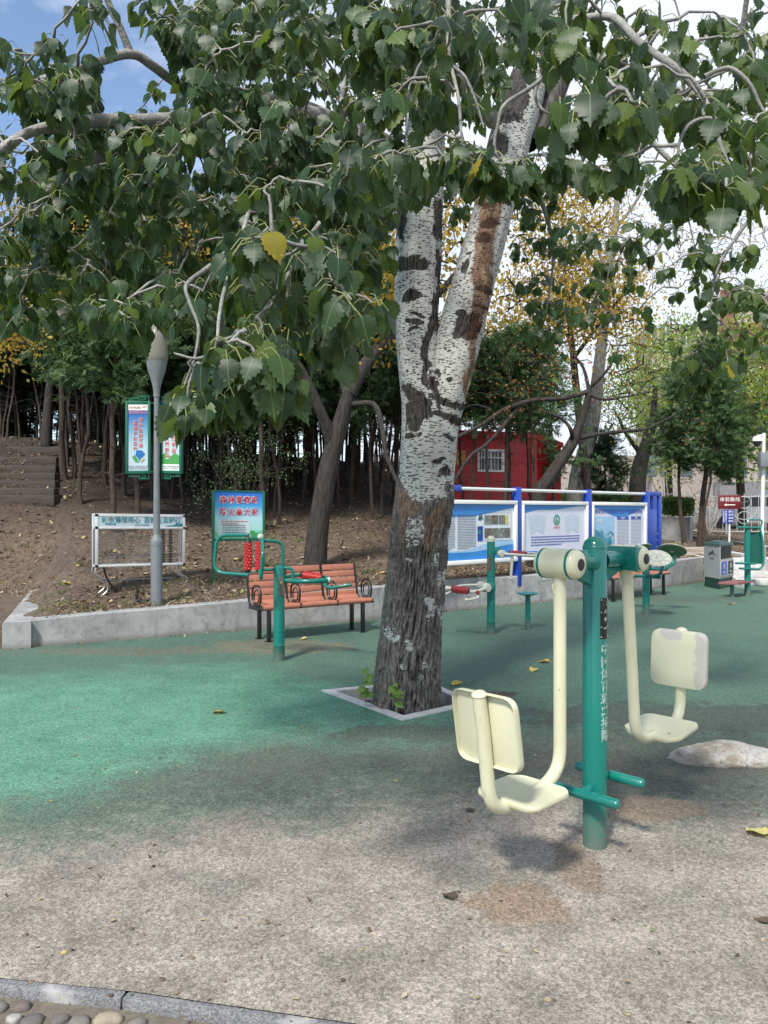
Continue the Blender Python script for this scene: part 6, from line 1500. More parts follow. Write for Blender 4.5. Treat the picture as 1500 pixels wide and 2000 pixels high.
for k in (-1, 0, 1):
    a0, a1 = frame_panel(k); w = a1 - a0; b = MB()
    pn.box(b, a0, zt - fw, a1, zt, -.06, .022, .004); pn.box(b, a0, zb_, a1, zb_ + fw, -.06, .022, .004); pn.box(b, a0, zb_ + fw, a0 + fw, zt - fw, -.06, .021, .004); pn.box(b, a1 - fw, zb_ + fw, a1, zt - fw, -.06, .021, .004)
    fr_ = b.build('white_frame', M_white, ib)
    x0, x1, y0, y1 = a0 + fw, a1 - fw, zb_ + fw, zt - fw; X = lambda u: x0 + (x1 - x0) * u; Yy = lambda v: y0 + (y1 - y0) * v
    b = MB(); rn_ = random.Random(k + 9)
    wave = lambda f0, f1, top, n=16: [(X(i / n), Yy(f0(i / n))) for i in range(n + 1)] + [(X(1 - i / n), Yy(f1(1 - i / n))) for i in range(n + 1)]
    pn.rect(b, x0, y0, x1, y1, -.02)
    if k == -1:
        b.k = 1; 
        def strip(f0, f1, d, n=20):
            for i in range(n): b.add([pn.at(X(i / n), Yy(f0(i / n)), d), pn.at(X((i + 1) / n), Yy(f0((i + 1) / n)), d), pn.at(X((i + 1) / n), Yy(f1((i + 1) / n)), d), pn.at(X(i / n), Yy(f1(i / n)), d)], [(0, 1, 2, 3)])
        strip(lambda u: .80 + .03 * math.sin(u * 3 - 2.2) + .15 * max(0, u - .45) ** 1 * 1.4, lambda u: 1.0, -.017)
        strip(lambda u: 0, lambda u: .14 + .11 * sstep(.4, 1, u), -.017); b.k = 2; strip(lambda u: .14 + .11 * float(sstep(.4, 1, u)), lambda u: .17 + .16 * float(sstep(.3, .8, u)), -.0165)
        b.k = 3; pn.rect(b, X(.505), Yy(.33), X(.575), Yy(.60), -.015); b.k = 6; pn.disc(b, X(.53), Yy(.49), .03, -.013)
        b.k = 4; pn.poly(b, [(X(.51), Yy(.72)), (X(.535), Yy(.82)), (X(.545), Yy(.77)), (X(.553), Yy(.84)), (X(.58), Yy(.72)), (X(.56), Yy(.735)), (X(.545), Yy(.70))], -.014)
        for (u0, u1, v0, v1, mk) in ((.60, .69, .63, .80, 8), (.695, .78, .63, .80, 9), (.79, .875, .63, .80, 10), (.60, .69, .38, .56, 9), (.695, .78, .38, .56, 10), (.785, .865, .38, .56, 8), (.87, .95, .38, .56, 9)): b.k = mk; pn.rect(b, X(u0), Yy(v0), X(u1), Yy(v1), -.014)
        b.k = 5; pn.rect(b, X(.88), Yy(.63), X(.92), Yy(.80), -.014); b.k = 7
        for (u0, u1, v0, v1) in ((.59, .965, .84, .845), (.59, .965, .33, .335), (.59, .592, .335, .84), (.963, .965, .335, .84)): pn.rect(b, X(u0), Yy(v0), X(u1), Yy(v1), -.014)
        for (xa, xb) in ((.03, .22), (.25, .485)): pn.lines(b, X(xa), X(xb), Yy(.80), 22, .026, .010, -.014, rn_)
    elif k == 0:
        b.k = 1
        for i in range(20):
            u, u2 = i / 20, (i + 1) / 20; g = lambda q: .90 + .08 * float(sstep(.4, 1, q)) - .06 * float(sstep(.25, 0, q))
            b.add([pn.at(X(u), Yy(g(u)), -.017), pn.at(X(u2), Yy(g(u2)), -.017), pn.at(X(u2), Yy(1), -.017), pn.at(X(u), Yy(1), -.017)], [(0, 1, 2, 3)])
            g2 = lambda q: .05 + .05 * math.sin(q * 5 + 1); b.add([pn.at(X(u), Yy(0), -.017), pn.at(X(u2), Yy(0), -.017), pn.at(X(u2), Yy(g2(u2)), -.017), pn.at(X(u), Yy(g2(u)), -.017)], [(0, 1, 2, 3)])
        b.k = 2; 
        for cx in (.22, .78): pn.poly(b, [(X(cx - .13), Yy(.76)), (X(cx), Yy(.82)), (X(cx + .13), Yy(.76)), (X(cx + .10), Yy(.42)), (X(cx), Yy(.50)), (X(cx - .10), Yy(.42))], -.0165)
        b.k = 3; pn.disc(b, X(.52), Yy(.70), .085, -.014, 24, .066)
        for i in range(12): a_ = i * PI / 6; pn.disc(b, X(.52) + .09 * math.cos(a_), Yy(.70) + .09 * math.sin(a_), .014, -.0135, 8)
        pn.poly(b, [(X(.52) - .045, Yy(.70) - .04), (X(.52) + .045, Yy(.70) - .04), (X(.52), Yy(.70) + .055)], -.014)
        b.k = 4; pn.text(b, '泰安城管', X(.52), Yy(.545), .045, -.013, .01); b.k = 5; pn.lines(b, X(.12), X(.90), Yy(.36), 4, .048, .017, -.014, rn_)
    else:
        b.k = 1
        for i in range(20):
            u, u2 = i / 20, (i + 1) / 20; g = lambda q: .84 + .10 * math.cos(q * 6)
            b.add([pn.at(X(u), Yy(min(.99, g(u))), -.017), pn.at(X(u2), Yy(min(.99, g(u2))), -.017), pn.at(X(u2), Yy(1), -.017), pn.at(X(u), Yy(1), -.017)], [(0, 1, 2, 3)])
        b.k = 2; pn.rect(b, X(.02), Yy(.14), X(.40), Yy(.76), -.015); b.k = 3; pn.poly(b, [(X(.02), Yy(.14)), (X(.40), Yy(.14)), (X(.40), Yy(.36)), (X(.33), Yy(.45)), (X(.24), Yy(.38)), (X(.14), Yy(.50)), (X(.08), Yy(.46)), (X(.02), Yy(.52))], -.013)
        b.k = 4; pn.rect(b, X(.45), Yy(.69), X(.68), Yy(.76), -.014); pn.rect(b, X(.73), Yy(.69), X(.93), Yy(.76), -.014); b.k = 5
        for xa, xb in ((.45, .68), (.73, .94)): pn.lines(b, X(xa), X(xb), Yy(.65), 18, .028, .007, -.014, rn_)
        b.k = 6; pn.text(b, '泰安市城市管理局安全生产培训教育基地', X(.50), Yy(.86), .096, -.012, .012); b.k = 7; pn.text(b, '安全生产', X(.565), Yy(.725), .04, -.012, .02); pn.text(b, '应急', X(.83), Yy(.725), .04, -.012, .02); pn.text(b, '泰安', X(.12), Yy(.66), .08, -.012, .02)
    mats = {-1: [wave_w, skyb, pale, deep, simple('board_black', (.04, .08, .10), .4), beige, M_gr, M_text, *M_photo], 0: [lav, skyb, M_lfan, M_gr, M_redtext, M_bluetext], 1: [lav, skyb, pale, M_gl, M_bluetext, M_text, M_bluetext, M_white]}[k]
    s_ = b.build('poster', mats, ib, smooth=0); s_['label'] = ['poster with rows of small photographs', 'lavender poster with a round green emblem', 'poster with a misty mountain picture'][k + 1]

# ------------------------------------------------------------------ litter bin
Zb = 16.3; c = V((1408 - 750) / F * Zb, Zb, 0); uu = V(.80, .60, 0).normalized(); vv = V(-uu.y, uu.x, 0)
# the front (two doors) faces the near right
bn_ = thing('litter_bin', 'grey twin litter bin with blue and black door stickers at the end of the wall', 'litter bin', c)
fl_ = V((1421 - 750) / F * 15.9, 15.9, 0); 
cL, cM, cR = P(1375, 1100, 16.55), P(1405.5, 1100, 15.85), P(1432, 1100, 16.6)
cL.z = cM.z = cR.z = 0; cB = cL + cR - cM; zt = H - 66 / F * 16.1; zl = H - 131 / F * 15.85
def slab(mb, pts, z0, z1, g=0): 
    ce = sum(pts, V(0, 0, 0)) / len(pts); pts = [ce + (p_ - ce) * (1 + g) for p_ in pts]; mb.prism([V(p_.x, p_.y, z0) for p_ in pts], V(0, 0, 1), z1 - z0)
quadp = [cL, cM, cR, cB]
b = MB(); slab(b, quadp, zl, zt - .28); ce = sum(quadp, V(0, 0, 0)) / 4
pl_ = Panel((cL + cM) / 2, cM - cL, V(0, 0, 1)); pr_ = Panel((cM + cR) / 2, cR - cM, V(0, 0, 1)); wl_ = (cM - cL).length / 2; wr_ = (cR - cM).length / 2
pl_.box(b, -wl_, zt - .28, wl_, zt, -.02, 0); pl_.box(b, -wl_, zt - .28, wl_, zt, -(2 * wr_), -(2 * wr_) + .02); b.build('body', simple('bin_grey', (.32, .34, .34), .45, var=.06), bn_)
b = MB(); slab(b, quadp, .0, zl, -.04); b.build('base', simple('bin_base_dark_green', (.012, .05, .04), .5), bn_)
b = MB(); slab(b, quadp, zt, zt + .05, .03); slab(b, quadp, zt + .05, zt + .085, -.35); b.build('lid', simple('bin_lid', (.06, .13, .12), .4), bn_)
b = MB(); slab(b, quadp, zt - .30, zt - .001, -.12); b.build('opening', M_black, bn_)
b = MB(); hb = zt - .30
for sg, st_ in ((-1, 0), (1, 1)):
    a0, a1 = (-wr_ + .02, -.01) if sg < 0 else (.01, wr_ - .02); b.k = 0; pr_.box(b, a0, zl + .03, a1, hb, 0, .014, .003); b.k = 1 + st_; pr_.rect(b, a0 + .05, hb - .30, a1 - .05, hb - .03, .018); b.k = 3; m_ = (a0 + a1) / 2; pr_.disc(b, m_, hb - .13, .05, .021, 16, .026); pr_.poly(b, [(m_ - .025, hb - .075), (m_ + .025, hb - .075), (m_, hb - .04)], .021); pr_.rect(b, m_ - .06, hb - .26, m_ + .06, hb - .235, .021)
b.build('door', [simple('bin_door_grey', (.36, .37, .37), .4), simple('sticker_blue', (.01, .08, .5), .4), M_black, M_white], bn_)
b = MB(); pl_.poly(b, [(-.17, zt - .22), (-.07, zt - .12), (-.03, zt - .15), (.04, zt - .08), (.18, zt - .22), (.10, zt - .19), (.04, zt - .16), (-.02, zt - .20), (-.06, zt - .19)], .004); pl_.text(b, '泰山管理', 0, zt - .27, .05, .004, .01); b.build('mountain_emblem', simple('emblem_teal', (.03, .09, .10), .5), bn_, smooth=0)

# ------------------------------------------------------------------ brown direction sign
Zs = 19.5; sb = TG(1424, Zs); sg_ = thing('direction_sign', 'maroon sign with white characters and arrow over a small blue sign on a thin pole', 'sign', sb)
b = MB(); b.tube([sb - V(0, 0, .1), P(1425, 985, Zs)], .026, 12); b.build('pole', M_alu, sg_)
pn = Panel(P(1425.5, 980.5, Zs - .04), V(1, -.12, 0), V(0, 0, 1)); pn.v = (pn.v + pn.u * -.0).normalized(); k = Zs / F
b = MB(); pn.box(b, -21.5 * k, -13.5 * k, 21.5 * k, 13.5 * k, -.03, 0, .006); sgm = b.build('maroon_plate', simple('maroon_sign', (.13, .008, .012), .45), sg_)
b = MB()
for i, ch in enumerate('体验路线'): pn.text(b, ch, (-14.2 + i * 9.5) * k, 4.6 * k, 9.0 * k, .004, .0)
pn.poly(b, [(-11 * k, -5.5 * k), (-6 * k, -3 * k), (-6 * k, -4.7 * k), (10 * k, -4.7 * k), (10 * k, -6.3 * k), (-6 * k, -6.3 * k), (-6 * k, -8 * k)], .004); b.build('lettering', M_white, sgm, smooth=0, org=ORG[sg_.name])
pn = Panel(P(1422, 1009, Zs - .04), V(1, -.12, 0), V(0, 0, 1)); b = MB(); pn.box(b, -10.5 * k, -13.5 * k, 10.5 * k, 13.5 * k, -.02, 0, .003); sgm = b.build('blue_plate', simple('blue_sign', (.02, .045, .26), .45), sg_)
b = MB()
for i, tx in enumerate(('公共场所', '服务指南', '安全教育体验中心', '安全生产培训基地')):
    pn.vtext(b, tx, (7.5 - i * 4.6 - (2 if i > 1 else 0)) * k, 9.5 * k, (4.2 if i < 2 else 3.0) * k, (6.2 if i < 2 else 2.8) * k, .003, .01)
b.build('lettering', M_white, sgm, smooth=0, org=ORG[sg_.name])

# ------------------------------------------------------------------ red container house
C0 = P(1045, 960, 18.6); CL_ = P(800, 960, 17.6); CR_ = P(1098, 960, 21.2); zt = H + 143 / F * 18.6; C0.z = CL_.z = CR_.z = .6
ct = thing('container_house', 'bright red container cabin with a barred white window behind the slim trunks', 'cabin', C0)
pf = Panel((C0 + CL_) / 2, C0 - CL_, V(0, 0, 1)); psd = Panel((C0 + CR_) / 2, CR_ - C0, V(0, 0, 1)); wf = (C0 - CL_).length / 2; wsd = (CR_ - C0).length / 2
M_cred = simple('red_painted_panel', (.42, .008, .010), .45, var=.10, scale=2, dirt=((.25, .02, .02), 4, .6, .5))
winu = lambda px: ((px - 750) / F)   # window edges on the front plane
def onfront(px):
    # intersect the view column px with the front plane
    t_ = winu(px); a = CL_; d = C0 - CL_; s_ = (t_ * a.y - a.x) / (d.x - t_ * d.y); return (s_ - .5) * 2 * wf
b = MB(); x0, x1 = onfront(932), onfront(984); Zw = 18.3; wz0, wz1 = H + 78 / F * Zw, H + 122 / F * Zw; wz0 -= pf.o.z; wz1 -= pf.o.z; T_ = zt - pf.o.z
pf.box(b, -wf, 0, x0, T_, -.08, 0); pf.box(b, x1, 0, wf - .12, T_, -.08, 0); pf.box(b, x0, 0, x1, wz0, -.08, 0); pf.box(b, x0, wz1, x1, T_, -.08, 0)
n = 26
for i in range(n):
    a = -wsd + .1 + (2 * wsd - .1) * i / n; w_ = (2 * wsd) / n; psd.box(b, a, 0, a + w_ * .5, T_, -.08, -.02); psd.box(b, a + w_ * .5, 0, a + w_, T_, -.10, -.045)
b.build('wall', M_cred, ct)
b = MB(); pf.box(b, wf - .12, 0, wf + .03, T_, -.15, .03, .01); pf.box(b, -wf, T_, wf + .05, T_ + .14, -.10, .06, .01); psd.box(b, -wsd + .03, T_, wsd, T_ + .14, -.10, .04, .01); pf.box(b, -wf, .72, wf - .12, .74, 0, .01); b.build('corner_post', M_cred, ct)
rf = [CL_, C0, CR_, CL_ + CR_ - C0]; b = MB(); slab(b, [V(p_.x, p_.y, 0) for p_ in rf], zt + .02, zt + .10, -.01); b.build('roof', M_cred, ct)
b = MB(); g_ = .05
for (a0, z0, a1, z1) in ((x0, wz0, x1, wz0 + g_), (x0, wz1 - g_, x1, wz1), (x0, wz0 + g_, x0 + g_, wz1 - g_), (x1 - g_, wz0 + g_, x1, wz1 - g_), ((x0 + x1) / 2 - .02, wz0 + g_, (x0 + x1) / 2 + .02, wz1 - g_), (x0 + g_, wz0 + (wz1 - wz0) * .6, x1 - g_, wz0 + (wz1 - wz0) * .6 + .03)): pf.box(b, a0, z0, a1, z1, -.05, .03)
for i in range(7): a = x0 + (x1 - x0) * (i + 1) / 8; b.tube([pf.at(a, wz0 + g_, .045), pf.at(a, wz1 - g_, .045)], .008, 6)
wd = b.build('window', M_white, ct); b = MB(); pf.rect(b, x0 + .01, wz0 + .01, x1 - .01, wz1 - .01, -.04); b.build('pane', simple('dim_pane', (.05, .06, .07), .1), wd, smooth=0, org=ORG[ct.name])
b = MB(); x2, x3 = onfront(884), onfront(909); pf.rect(b, x2 - .5, wz0 + .15, x3, wz1 - .05, .006); b.build('poster', simple('yellow_red_poster', (.62, .30, .06), .5, var=.6, scale=5, dirt=((.55, .05, .03), 6, .5, .8)), ct, smooth=0)

# ------------------------------------------------------------------ far right: planter wall, ramp, fence, hedge, car, pole, building
b = MB(); w0 = TG(1291, 24); w1 = TG(1347, 23.4); wall_strip(b, [V(w0.x - 3, w0.y, H - 9 / F * 24), V(w0.x, w0.y, H - 9 / F * 24), V(w1.x, w1.y, H - 10 / F * 23.4)], .25, .3); tag(b.build('planter_wall', M_conc, org=w0), 'low grey planter wall under the clipped hedge, right of the blue boards', 'wall')
# ramp cheeks and steps beside the bin
def cheek(label, pts, th):
    b = MB(); b.prism(pts, V(.8, .6, 0), th); tag(b.build('ramp_wall', M_conc2, org=V(pts[0].x, pts[0].y, 0)), label, 'wall')
a0 = V(7.42, 17.3, 0)
cheek('sloping concrete cheek wall right beside the litter bin', [V(7.30, 18.6, -.05), V(7.55, 16.1, -.05), V(7.55, 16.1, .06), V(7.42, 17.6, .55), V(7.30, 18.9, .60), V(7.30, 18.9, -.05)], .16)
cheek('sloping concrete cheek wall at the right edge of the steps', [V(8.55, 18.6, -.05), V(8.85, 16.3, -.05), V(8.85, 16.3, .06), V(8.70, 17.5, .55), V(8.5, 19.2, .62), V(8.5, 19.2, -.05)], .25)
b = MB()
for k in range(4): b.box(V(8.1 - .03 * k, 17.0 + k * .42, .06 + k * .13), (1.35, .44, .13), bev=.012)
tag(b.build('stone_steps', M_conc2, org=V(8.1, 17, 0)), 'short flight of pale stone steps between the two sloping cheek walls', 'steps')
b = MB(); rr_ = random.Random(2)
for (px, Y, sx, sy, sz) in ((1345, 19.6, 1.0, .35, .16), (1312, 18.7, .7, .4, .14), (1360, 18.9, 1.2, .3, .10), (1335, 18.3, .5, .3, .12)):
    g0 = TG(px, Y); bb = bmesh.new(); bmesh.ops.create_cube(bb, size=1); bmesh.ops.scale(bb, vec=(sx, sy, sz), verts=bb.verts); bmesh.ops.bevel(bb, geom=bb.edges[:], offset=.03, segments=2, affect='EDGES')
    for v_ in bb.verts: v_.co += Vector((rr_.uniform(-.02, .02), rr_.uniform(-.02, .02), rr_.uniform(-.015, .015)))
    m_ = MB(); m_.bm(bb, Matrix.Translation(g0 + V(0, 0, sz * .3)) @ Matrix.Rotation(rr_.uniform(-.3, .5), 4, 'Z'))
    tag(m_.build('stone_slab', simple('pale_slab', (.36, .31, .25), .9, var=.3, scale=5, bump=.5, bscale=30, bdist=.01), org=g0, smooth=25), {1345: 'long pale stone slab at the back of the dry bank near the bin', 1312: 'broken stone slab just right of the blue board frame', 1360: 'low stone slab lying nearest the litter bin', 1335: 'small stone slab behind the raised green wheel'}[px], 'stone slab')
pv = [T(1345, 24.5), T(1440, 20.5), T(1540, 17.5), T(1620, 20), T(1530, 25), T(1420, 27)]
b = MB(); b.add([V(p_.x, p_.y, 0) for p_ in pv], [tuple(range(6))]);
ks = []
b = MB(); nseg = 10
for i in range(nseg + 1):
    f_ = i / nseg; p_ = V(11.2 - 1.2 * f_, 22.2 + f_ * .0, 0)
path_pts = [(1352, 25.0), (1400, 23.6), (1450, 22.3), (1500, 21.2), (1560, 20.2)]; vs = []
for px, Y in path_pts:
    for dy in (0, 1.5): x = (px - 750) / F * Y; vs.append(V(x, Y + dy, ground_z(x, Y + dy) + .06))
b.add(vs, [(2 * i, 2 * i + 2, 2 * i + 3, 2 * i + 1) for i in range(len(path_pts) - 1)]); tag(b.build('path', simple('grey_paving', (.30, .29, .28), .85, var=.25, scale=4), smooth=0), None, None, None, 'structure')
# fence
def fz(x, y): return ground_z(x, y)
fa, fb_ = P(1090, 1000, 29), P(1560, 1000, 27); L = (fb_ - fa).length; nb = int(L / 1.15)
fe = thing('iron_fence', 'ornamental pale iron fence with arcs and scrolls behind the shrubs at the right', 'fence', V(fa.x, fa.y, fz(fa.x, fa.y)))
M_fence = simple('pale_green_iron', (.42, .45, .42), .5)
ba = MB()
for i in range(nb + 1):
    p_ = fa.lerp(fb_, i / nb); g0 = fz(p_.x, p_.y); u_ = (fb_ - fa).normalized(); bp = MB(); bp.tube([V(p_.x, p_.y, g0 - .1), V(p_.x, p_.y, g0 + 1.5)], .035, 8); bp.build('post', M_fence, fe)
    if i < nb:
        for k in range(5):
            p2 = fa.lerp(fb_, (i + (k + .5) / 5) / nb); ba.tube([V(p2.x, p2.y, g0 + .1), V(p2.x, p2.y, g0 + 1.35 + .12 * math.sin(k * PI / 4))], .011, 5, cap=False)
        c_ = fa.lerp(fb_, (i + .5) / nb); 
        for r_, zz in ((.42, .95), (.22, .60), (.22, 1.15)): ba.tube([V(c_.x, c_.y, g0 + zz) + u_ * r_ * math.cos(q * PI / 10) + V(0, 0, r_ * math.sin(q * PI / 10) * (-1 if zz == .95 else 1)) for q in range(11 if zz == .95 else 21)], .014, 5, cap=False)
        p3 = fa.lerp(fb_, (i + 1) / nb)
        for zz in (.1, 1.35): ba.tube([V(p_.x, p_.y, g0 + zz), V(p3.x, p3.y, fz(p3.x, p3.y) + zz)], .018, 6, cap=False)
ba.build('scroll_panel', M_fence, fe)
# hedge
def hedge(label, pa, pb, h, w):
    o = thing('hedge', label, 'hedge', pa); n = 5200; s_ = rng.uniform(0, 1, n); a = np.array(pa); c_ = np.array(pb); u_ = nrm((c_ - a)[None])[0]; v_ = np.array([-u_[1], u_[0], 0])
    pp = a + (c_ - a) * s_[:, None] + v_ * rng.uniform(-w, w, n)[:, None] + np.array([0, 0, 1]) * (rng.uniform(.02, 1, n) ** .6 * h)[:, None]; cl = Cloud(); dd = rng.normal(0, 1, (n, 3)) + np.array([0, -.2, .7]); X_, Y_, Zq = frames(dd, rng.normal(0, 1, (n, 3)))
    cl.add(*DIAM, pp, X_, Y_, Zq, rng.uniform(.06, .11, n), rng.uniform(0, .75, n)); cl.build('foliage', [M_hedge], o, pa)
M_hedge = leaf_mat('hedge_leaf', [(0, (.05, .10, .025)), (1, (.13, .22, .04))], None, False, .6, .25, (.3, .45, .08))
hedge('clipped green hedge on top of the planter wall right of the blue boards', P(1296, 1009, 25.2), P(1352, 1012, 25), .62, .45)
hedge('low bright green hedge seen between the rail and the tops of the information boards', P(1085, 990, 26), P(1260, 990, 27.5), .45, .4)
# car behind the fence
Zc = 31.5; g0 = TG(1480, Zc); car = thing('parked_car', 'silver car parked behind the iron fence, cut by the right edge', 'car', g0); k = Zc / F
M_car = simple('silver_car_paint', (.55, .56, .58), .25, metal=.3, coat=.5, var=.03); M_cg = simple('car_glass', (.02, .025, .03), .08)
def cx(a, h, s=0.0): return g0 + V(a, s, h)
prof = [(-2.2, .35), (-2.2, .75), (-1.9, .88), (-1.15, .95), (-.55, 1.38), (.1, 1.47), (.9, 1.42), (1.6, 1.0), (2.15, .92), (2.25, .6), (2.2, .32)]
b = MB(); b.prism([cx(a, h, 0) for a, h in prof], V(0, 1, 0), 1.7); b.build('body', M_car, car)
b = MB(); b.prism([cx(a, h, -.012) for a, h in [(-1.02, .96), (-.5, 1.32), (.08, 1.38), (.1, .98)]], V(0, 1, 0), .008); b.prism([cx(a, h, -.012) for a, h in [(.18, .98), (.17, 1.38), (.85, 1.34), (1.4, 1.0)]], V(0, 1, 0), .008); b.build('window', M_cg, car)
for a in (-1.4, 1.4):
    b = MB(); b.lathe([(.001, -.02), (.2, -.02), (.32, -.01), (.33, .02), (.33, .2)], cx(a, .33, 0), 24, axis=(0, 1, 0)); b.build('wheel', M_black, car)
# camera pole
Zp = 19.0; pb = TG(1487, Zp); cp = thing('camera_pole', 'tall white pole with a dome security camera and a grey box at the right edge', 'pole', pb)
b = MB(); b.tube([pb - V(0, 0, .1), P(1492, 846, Zp)], [.052, .042], 16); b.tube([P(1492, 850, Zp), P(1479, 851, Zp)], .022, 10); b.build('pole', simple('white_pole_paint', (.66, .67, .68), .35, var=.05), cp)
b = MB(); b.lathe([(.05, .06), (.09, .05), (.11, 0), (.11, -.06)], P(1479, 857, Zp), 20, cap=True); cc = b.build('camera_housing', M_white, cp)
b = MB(); b.lathe([(.10, -.06), (.098, -.10), (.07, -.16), (.03, -.185), (.001, -.19)], P(1479, 857, Zp), 20, cap=False); b.build('dome', M_cg, cc, org=ORG[cp.name])
b = MB(); b.box(P(1496, 898, Zp - .1), (.34, .2, .36), bev=.01); b.build('cabinet', M_lampgrey, cp)
# beige building
ZB = 46.0; bu = thing('office_building', 'pinkish-beige building with red-brown columns and a balcony band above the trees at the right', 'building', V(20, ZB, .5)); kB = ZB / F
M_bw = simple('pinkish_beige_render', (.36, .315, .285), .9, var=.08, scale=.6); M_br = simple('red_brown_cladding', (.22, .085, .065), .8, var=.15, scale=.8); M_bwin = simple('building_glass', (.10, .14, .17), .15, var=.2, scale=.7)
X0 = (1225 - 750) * kB; yb = lambda y: H - (y - 1000) * kB
b = MB(); b.box(V(X0 + 14.5, ZB + 1.5, yb(640) / 2), (26, 3, yb(640))); b.box(V((1395 - 750) * kB + 9.5, ZB - .6, yb(588) / 2), (19, 3, yb(588))); b.box(V(X0 - 4, ZB + 5.5, yb(880) / 2), (22, 3, yb(880))); b.build('wall', M_bw, bu)
b = MB(); b.box(V((1388 - 750) * kB, ZB - 2.2, yb(588) / 2 + 2), (.65, .3, yb(588) - 4)); b.box(V((1470 - 750) * kB, ZB - 2.3, yb(600) / 2 + 2), (.65, .4, yb(600) - 4)); b.box(V((1432 - 750) * kB, ZB - 2.6, yb(672)), (3.6, .9, 1.1)); b.box(V((1432 - 750) * kB, ZB - 2.6, yb(800)), (3.6, .9, 1.1)); b.build('column', M_br, bu)
for r_, y in enumerate((660, 745, 830, 905)):
    for px in (1272, 1300, 1340, 1420, 1448, 1492):
        Zw = ZB - .02 if px < 1390 else ZB - 2.12; kk = Zw / F; c_ = V((px - 750) * kk, Zw, H - (y - 1000) * kk)
        b = MB(); b.box(c_, (.62, .06, 1.5)); w_ = b.build('window', M_bwin, bu)
        if r_ < 2:
            b = MB(); b.box(c_ + V(0, -.04, 0), (.04, .03, 1.5)); b.box(c_ + V(0, -.045, .78), (.72, .06, .06)); b.box(c_ + V(0, -.045, -.78), (.72, .06, .06)); b.build('frame', M_white, w_, org=ORG[bu.name])
b = MB(); b.box(V((1460 - 750) * kB, ZB - 2.6, yb(960)), (6, .9, .9)); b.build('awning', simple('grey_awning', (.2, .2, .21), .7), bu)
# far boundary wall + white kiosk behind the grove
kz = TG(738, 24.5); ki = thing('kiosk', 'small white frame kiosk with a pale blue header far behind the thin trunks', 'kiosk', kz); kk = 24.5 / F
b = MB(); zg = H + 90 / F * 24.5; kw = .40
for a in (-kw, 0, kw): b.box(V(kz.x + a, kz.y, (kz.z + zg) / 2), (.05, .05, zg - kz.z)); b.box(V(kz.x + a, kz.y + .5, (kz.z + zg) / 2), (.05, .05, zg - kz.z))
b.box(V(kz.x, kz.y, kz.z + .55), (2 * kw, .04, .05)); b.build('frame', M_white, ki)
b = MB(); b.box(V(kz.x, kz.y - .05, zg), (2 * kw + .3, .7, .2)); b.build('header', simple('pale_blue_header_board', (.45, .55, .65), .4), ki)

# ------------------------------------------------------------------ log steps on the left slope
t = NT('old_timber'); p = t.coord('Object'); n = t.noise(t.mapping(p, (1.2, 9, 9)), 3, 6, .7); t.col(t.mix(n, (.025, .02, .017, 1), (.095, .08, .065, 1))); t.rough(.9); t.bump(n, .8, .02); M_timber = t.m
sx0 = P(0, 1000, 14.4).x - 2.2
ls_ = [(977, 110, 14.5), (963, 112, 14.9), (948, 113, 15.3), (933, 113, 15.8), (918, 114, 16.3), (901, 114, 16.9), (881, 138, 17.7)]
for i, (py, px, Y) in enumerate(ls_):
    h_ = hit(55, py); Y = h_.y; xe = (px - 750) / F * Y; z = h_.z + .09; b = MB(); b.box(V(xe - 1.6, Y, z - .10), (3.2, .26, .20), bev=.02, rz=random.uniform(-.02, .02)); b.box(V(xe - 1.55, Y + .25, z - .26), (3.1, .3, .26), bev=.02)
    tag(b.build('timber_step', M_timber, org=V(xe, Y, z)), ['lowest', 'second lowest', 'third lowest', 'middle', 'third highest', 'second highest', 'highest'][i] + ' dark timber step on the shady slope at the left', 'step', 'timber steps up the slope')

# ------------------------------------------------------------------ boulder set in the rubber
bb = bmesh.new(); bmesh.ops.create_icosphere(bb, subdivisions=5, radius=1)
vv_ = np.array([v_.co[:] for v_ in bb.verts]); dsp = fbm(vv_ * 1.6 + 5, 5, 21); rdg = 1 - np.abs(fbm(vv_ * 2.2 + 2, 4, 8) - .5) * 2
for i, v_ in enumerate(bb.verts):
    q = Vector(v_.co) * (0.74 + .40 * dsp[i] + .16 * rdg[i] + .14 * round(float(dsp[i]) * 7) / 7); x = q.x * .35
    hh_ = .112 * (1.0 - .35 * abs(q.x + .05)); v_.co = Vector((x, q.y * .18, q.z * hh_))
b = MB(); ro_ = V((1424 - 750) / F * 4.98, 4.98, 0); b.bm(bb, Matrix.Translation(ro_ + V(0, 0, -.02)) @ Matrix.Rotation(R(-4), 4, 'Z'))
t = NT('buff_boulder'); p = t.coord('Object'); n = t.noise(p, 5, 7, .7); m = t.noise(p, 18, 6, .7)
k_ = t.ramp(n, [(.3, (.22, .175, .13)), (.45, (.34, .30, .235)), (.55, (.50, .475, .43)), (.68, (.27, .26, .25))]); k_ = t.mix(t.ramp(m, [(.55, 0), (.68, .7)]), k_, (.12, .10, .085, 1)); k_ = t.mix(t.ramp(t.sep(t.pos())['Z'], [(.0, .6), (.03, 0)]), k_, (.13, .115, .09, 1)); t.col(k_); t.rough(.9); t.bump(t.math('ADD', n, m), .9, .02)
tag(b.build('boulder', t.m, org=ro_, smooth=40), 'buff and white natural boulder poking through the rubber at the right edge', 'rock')

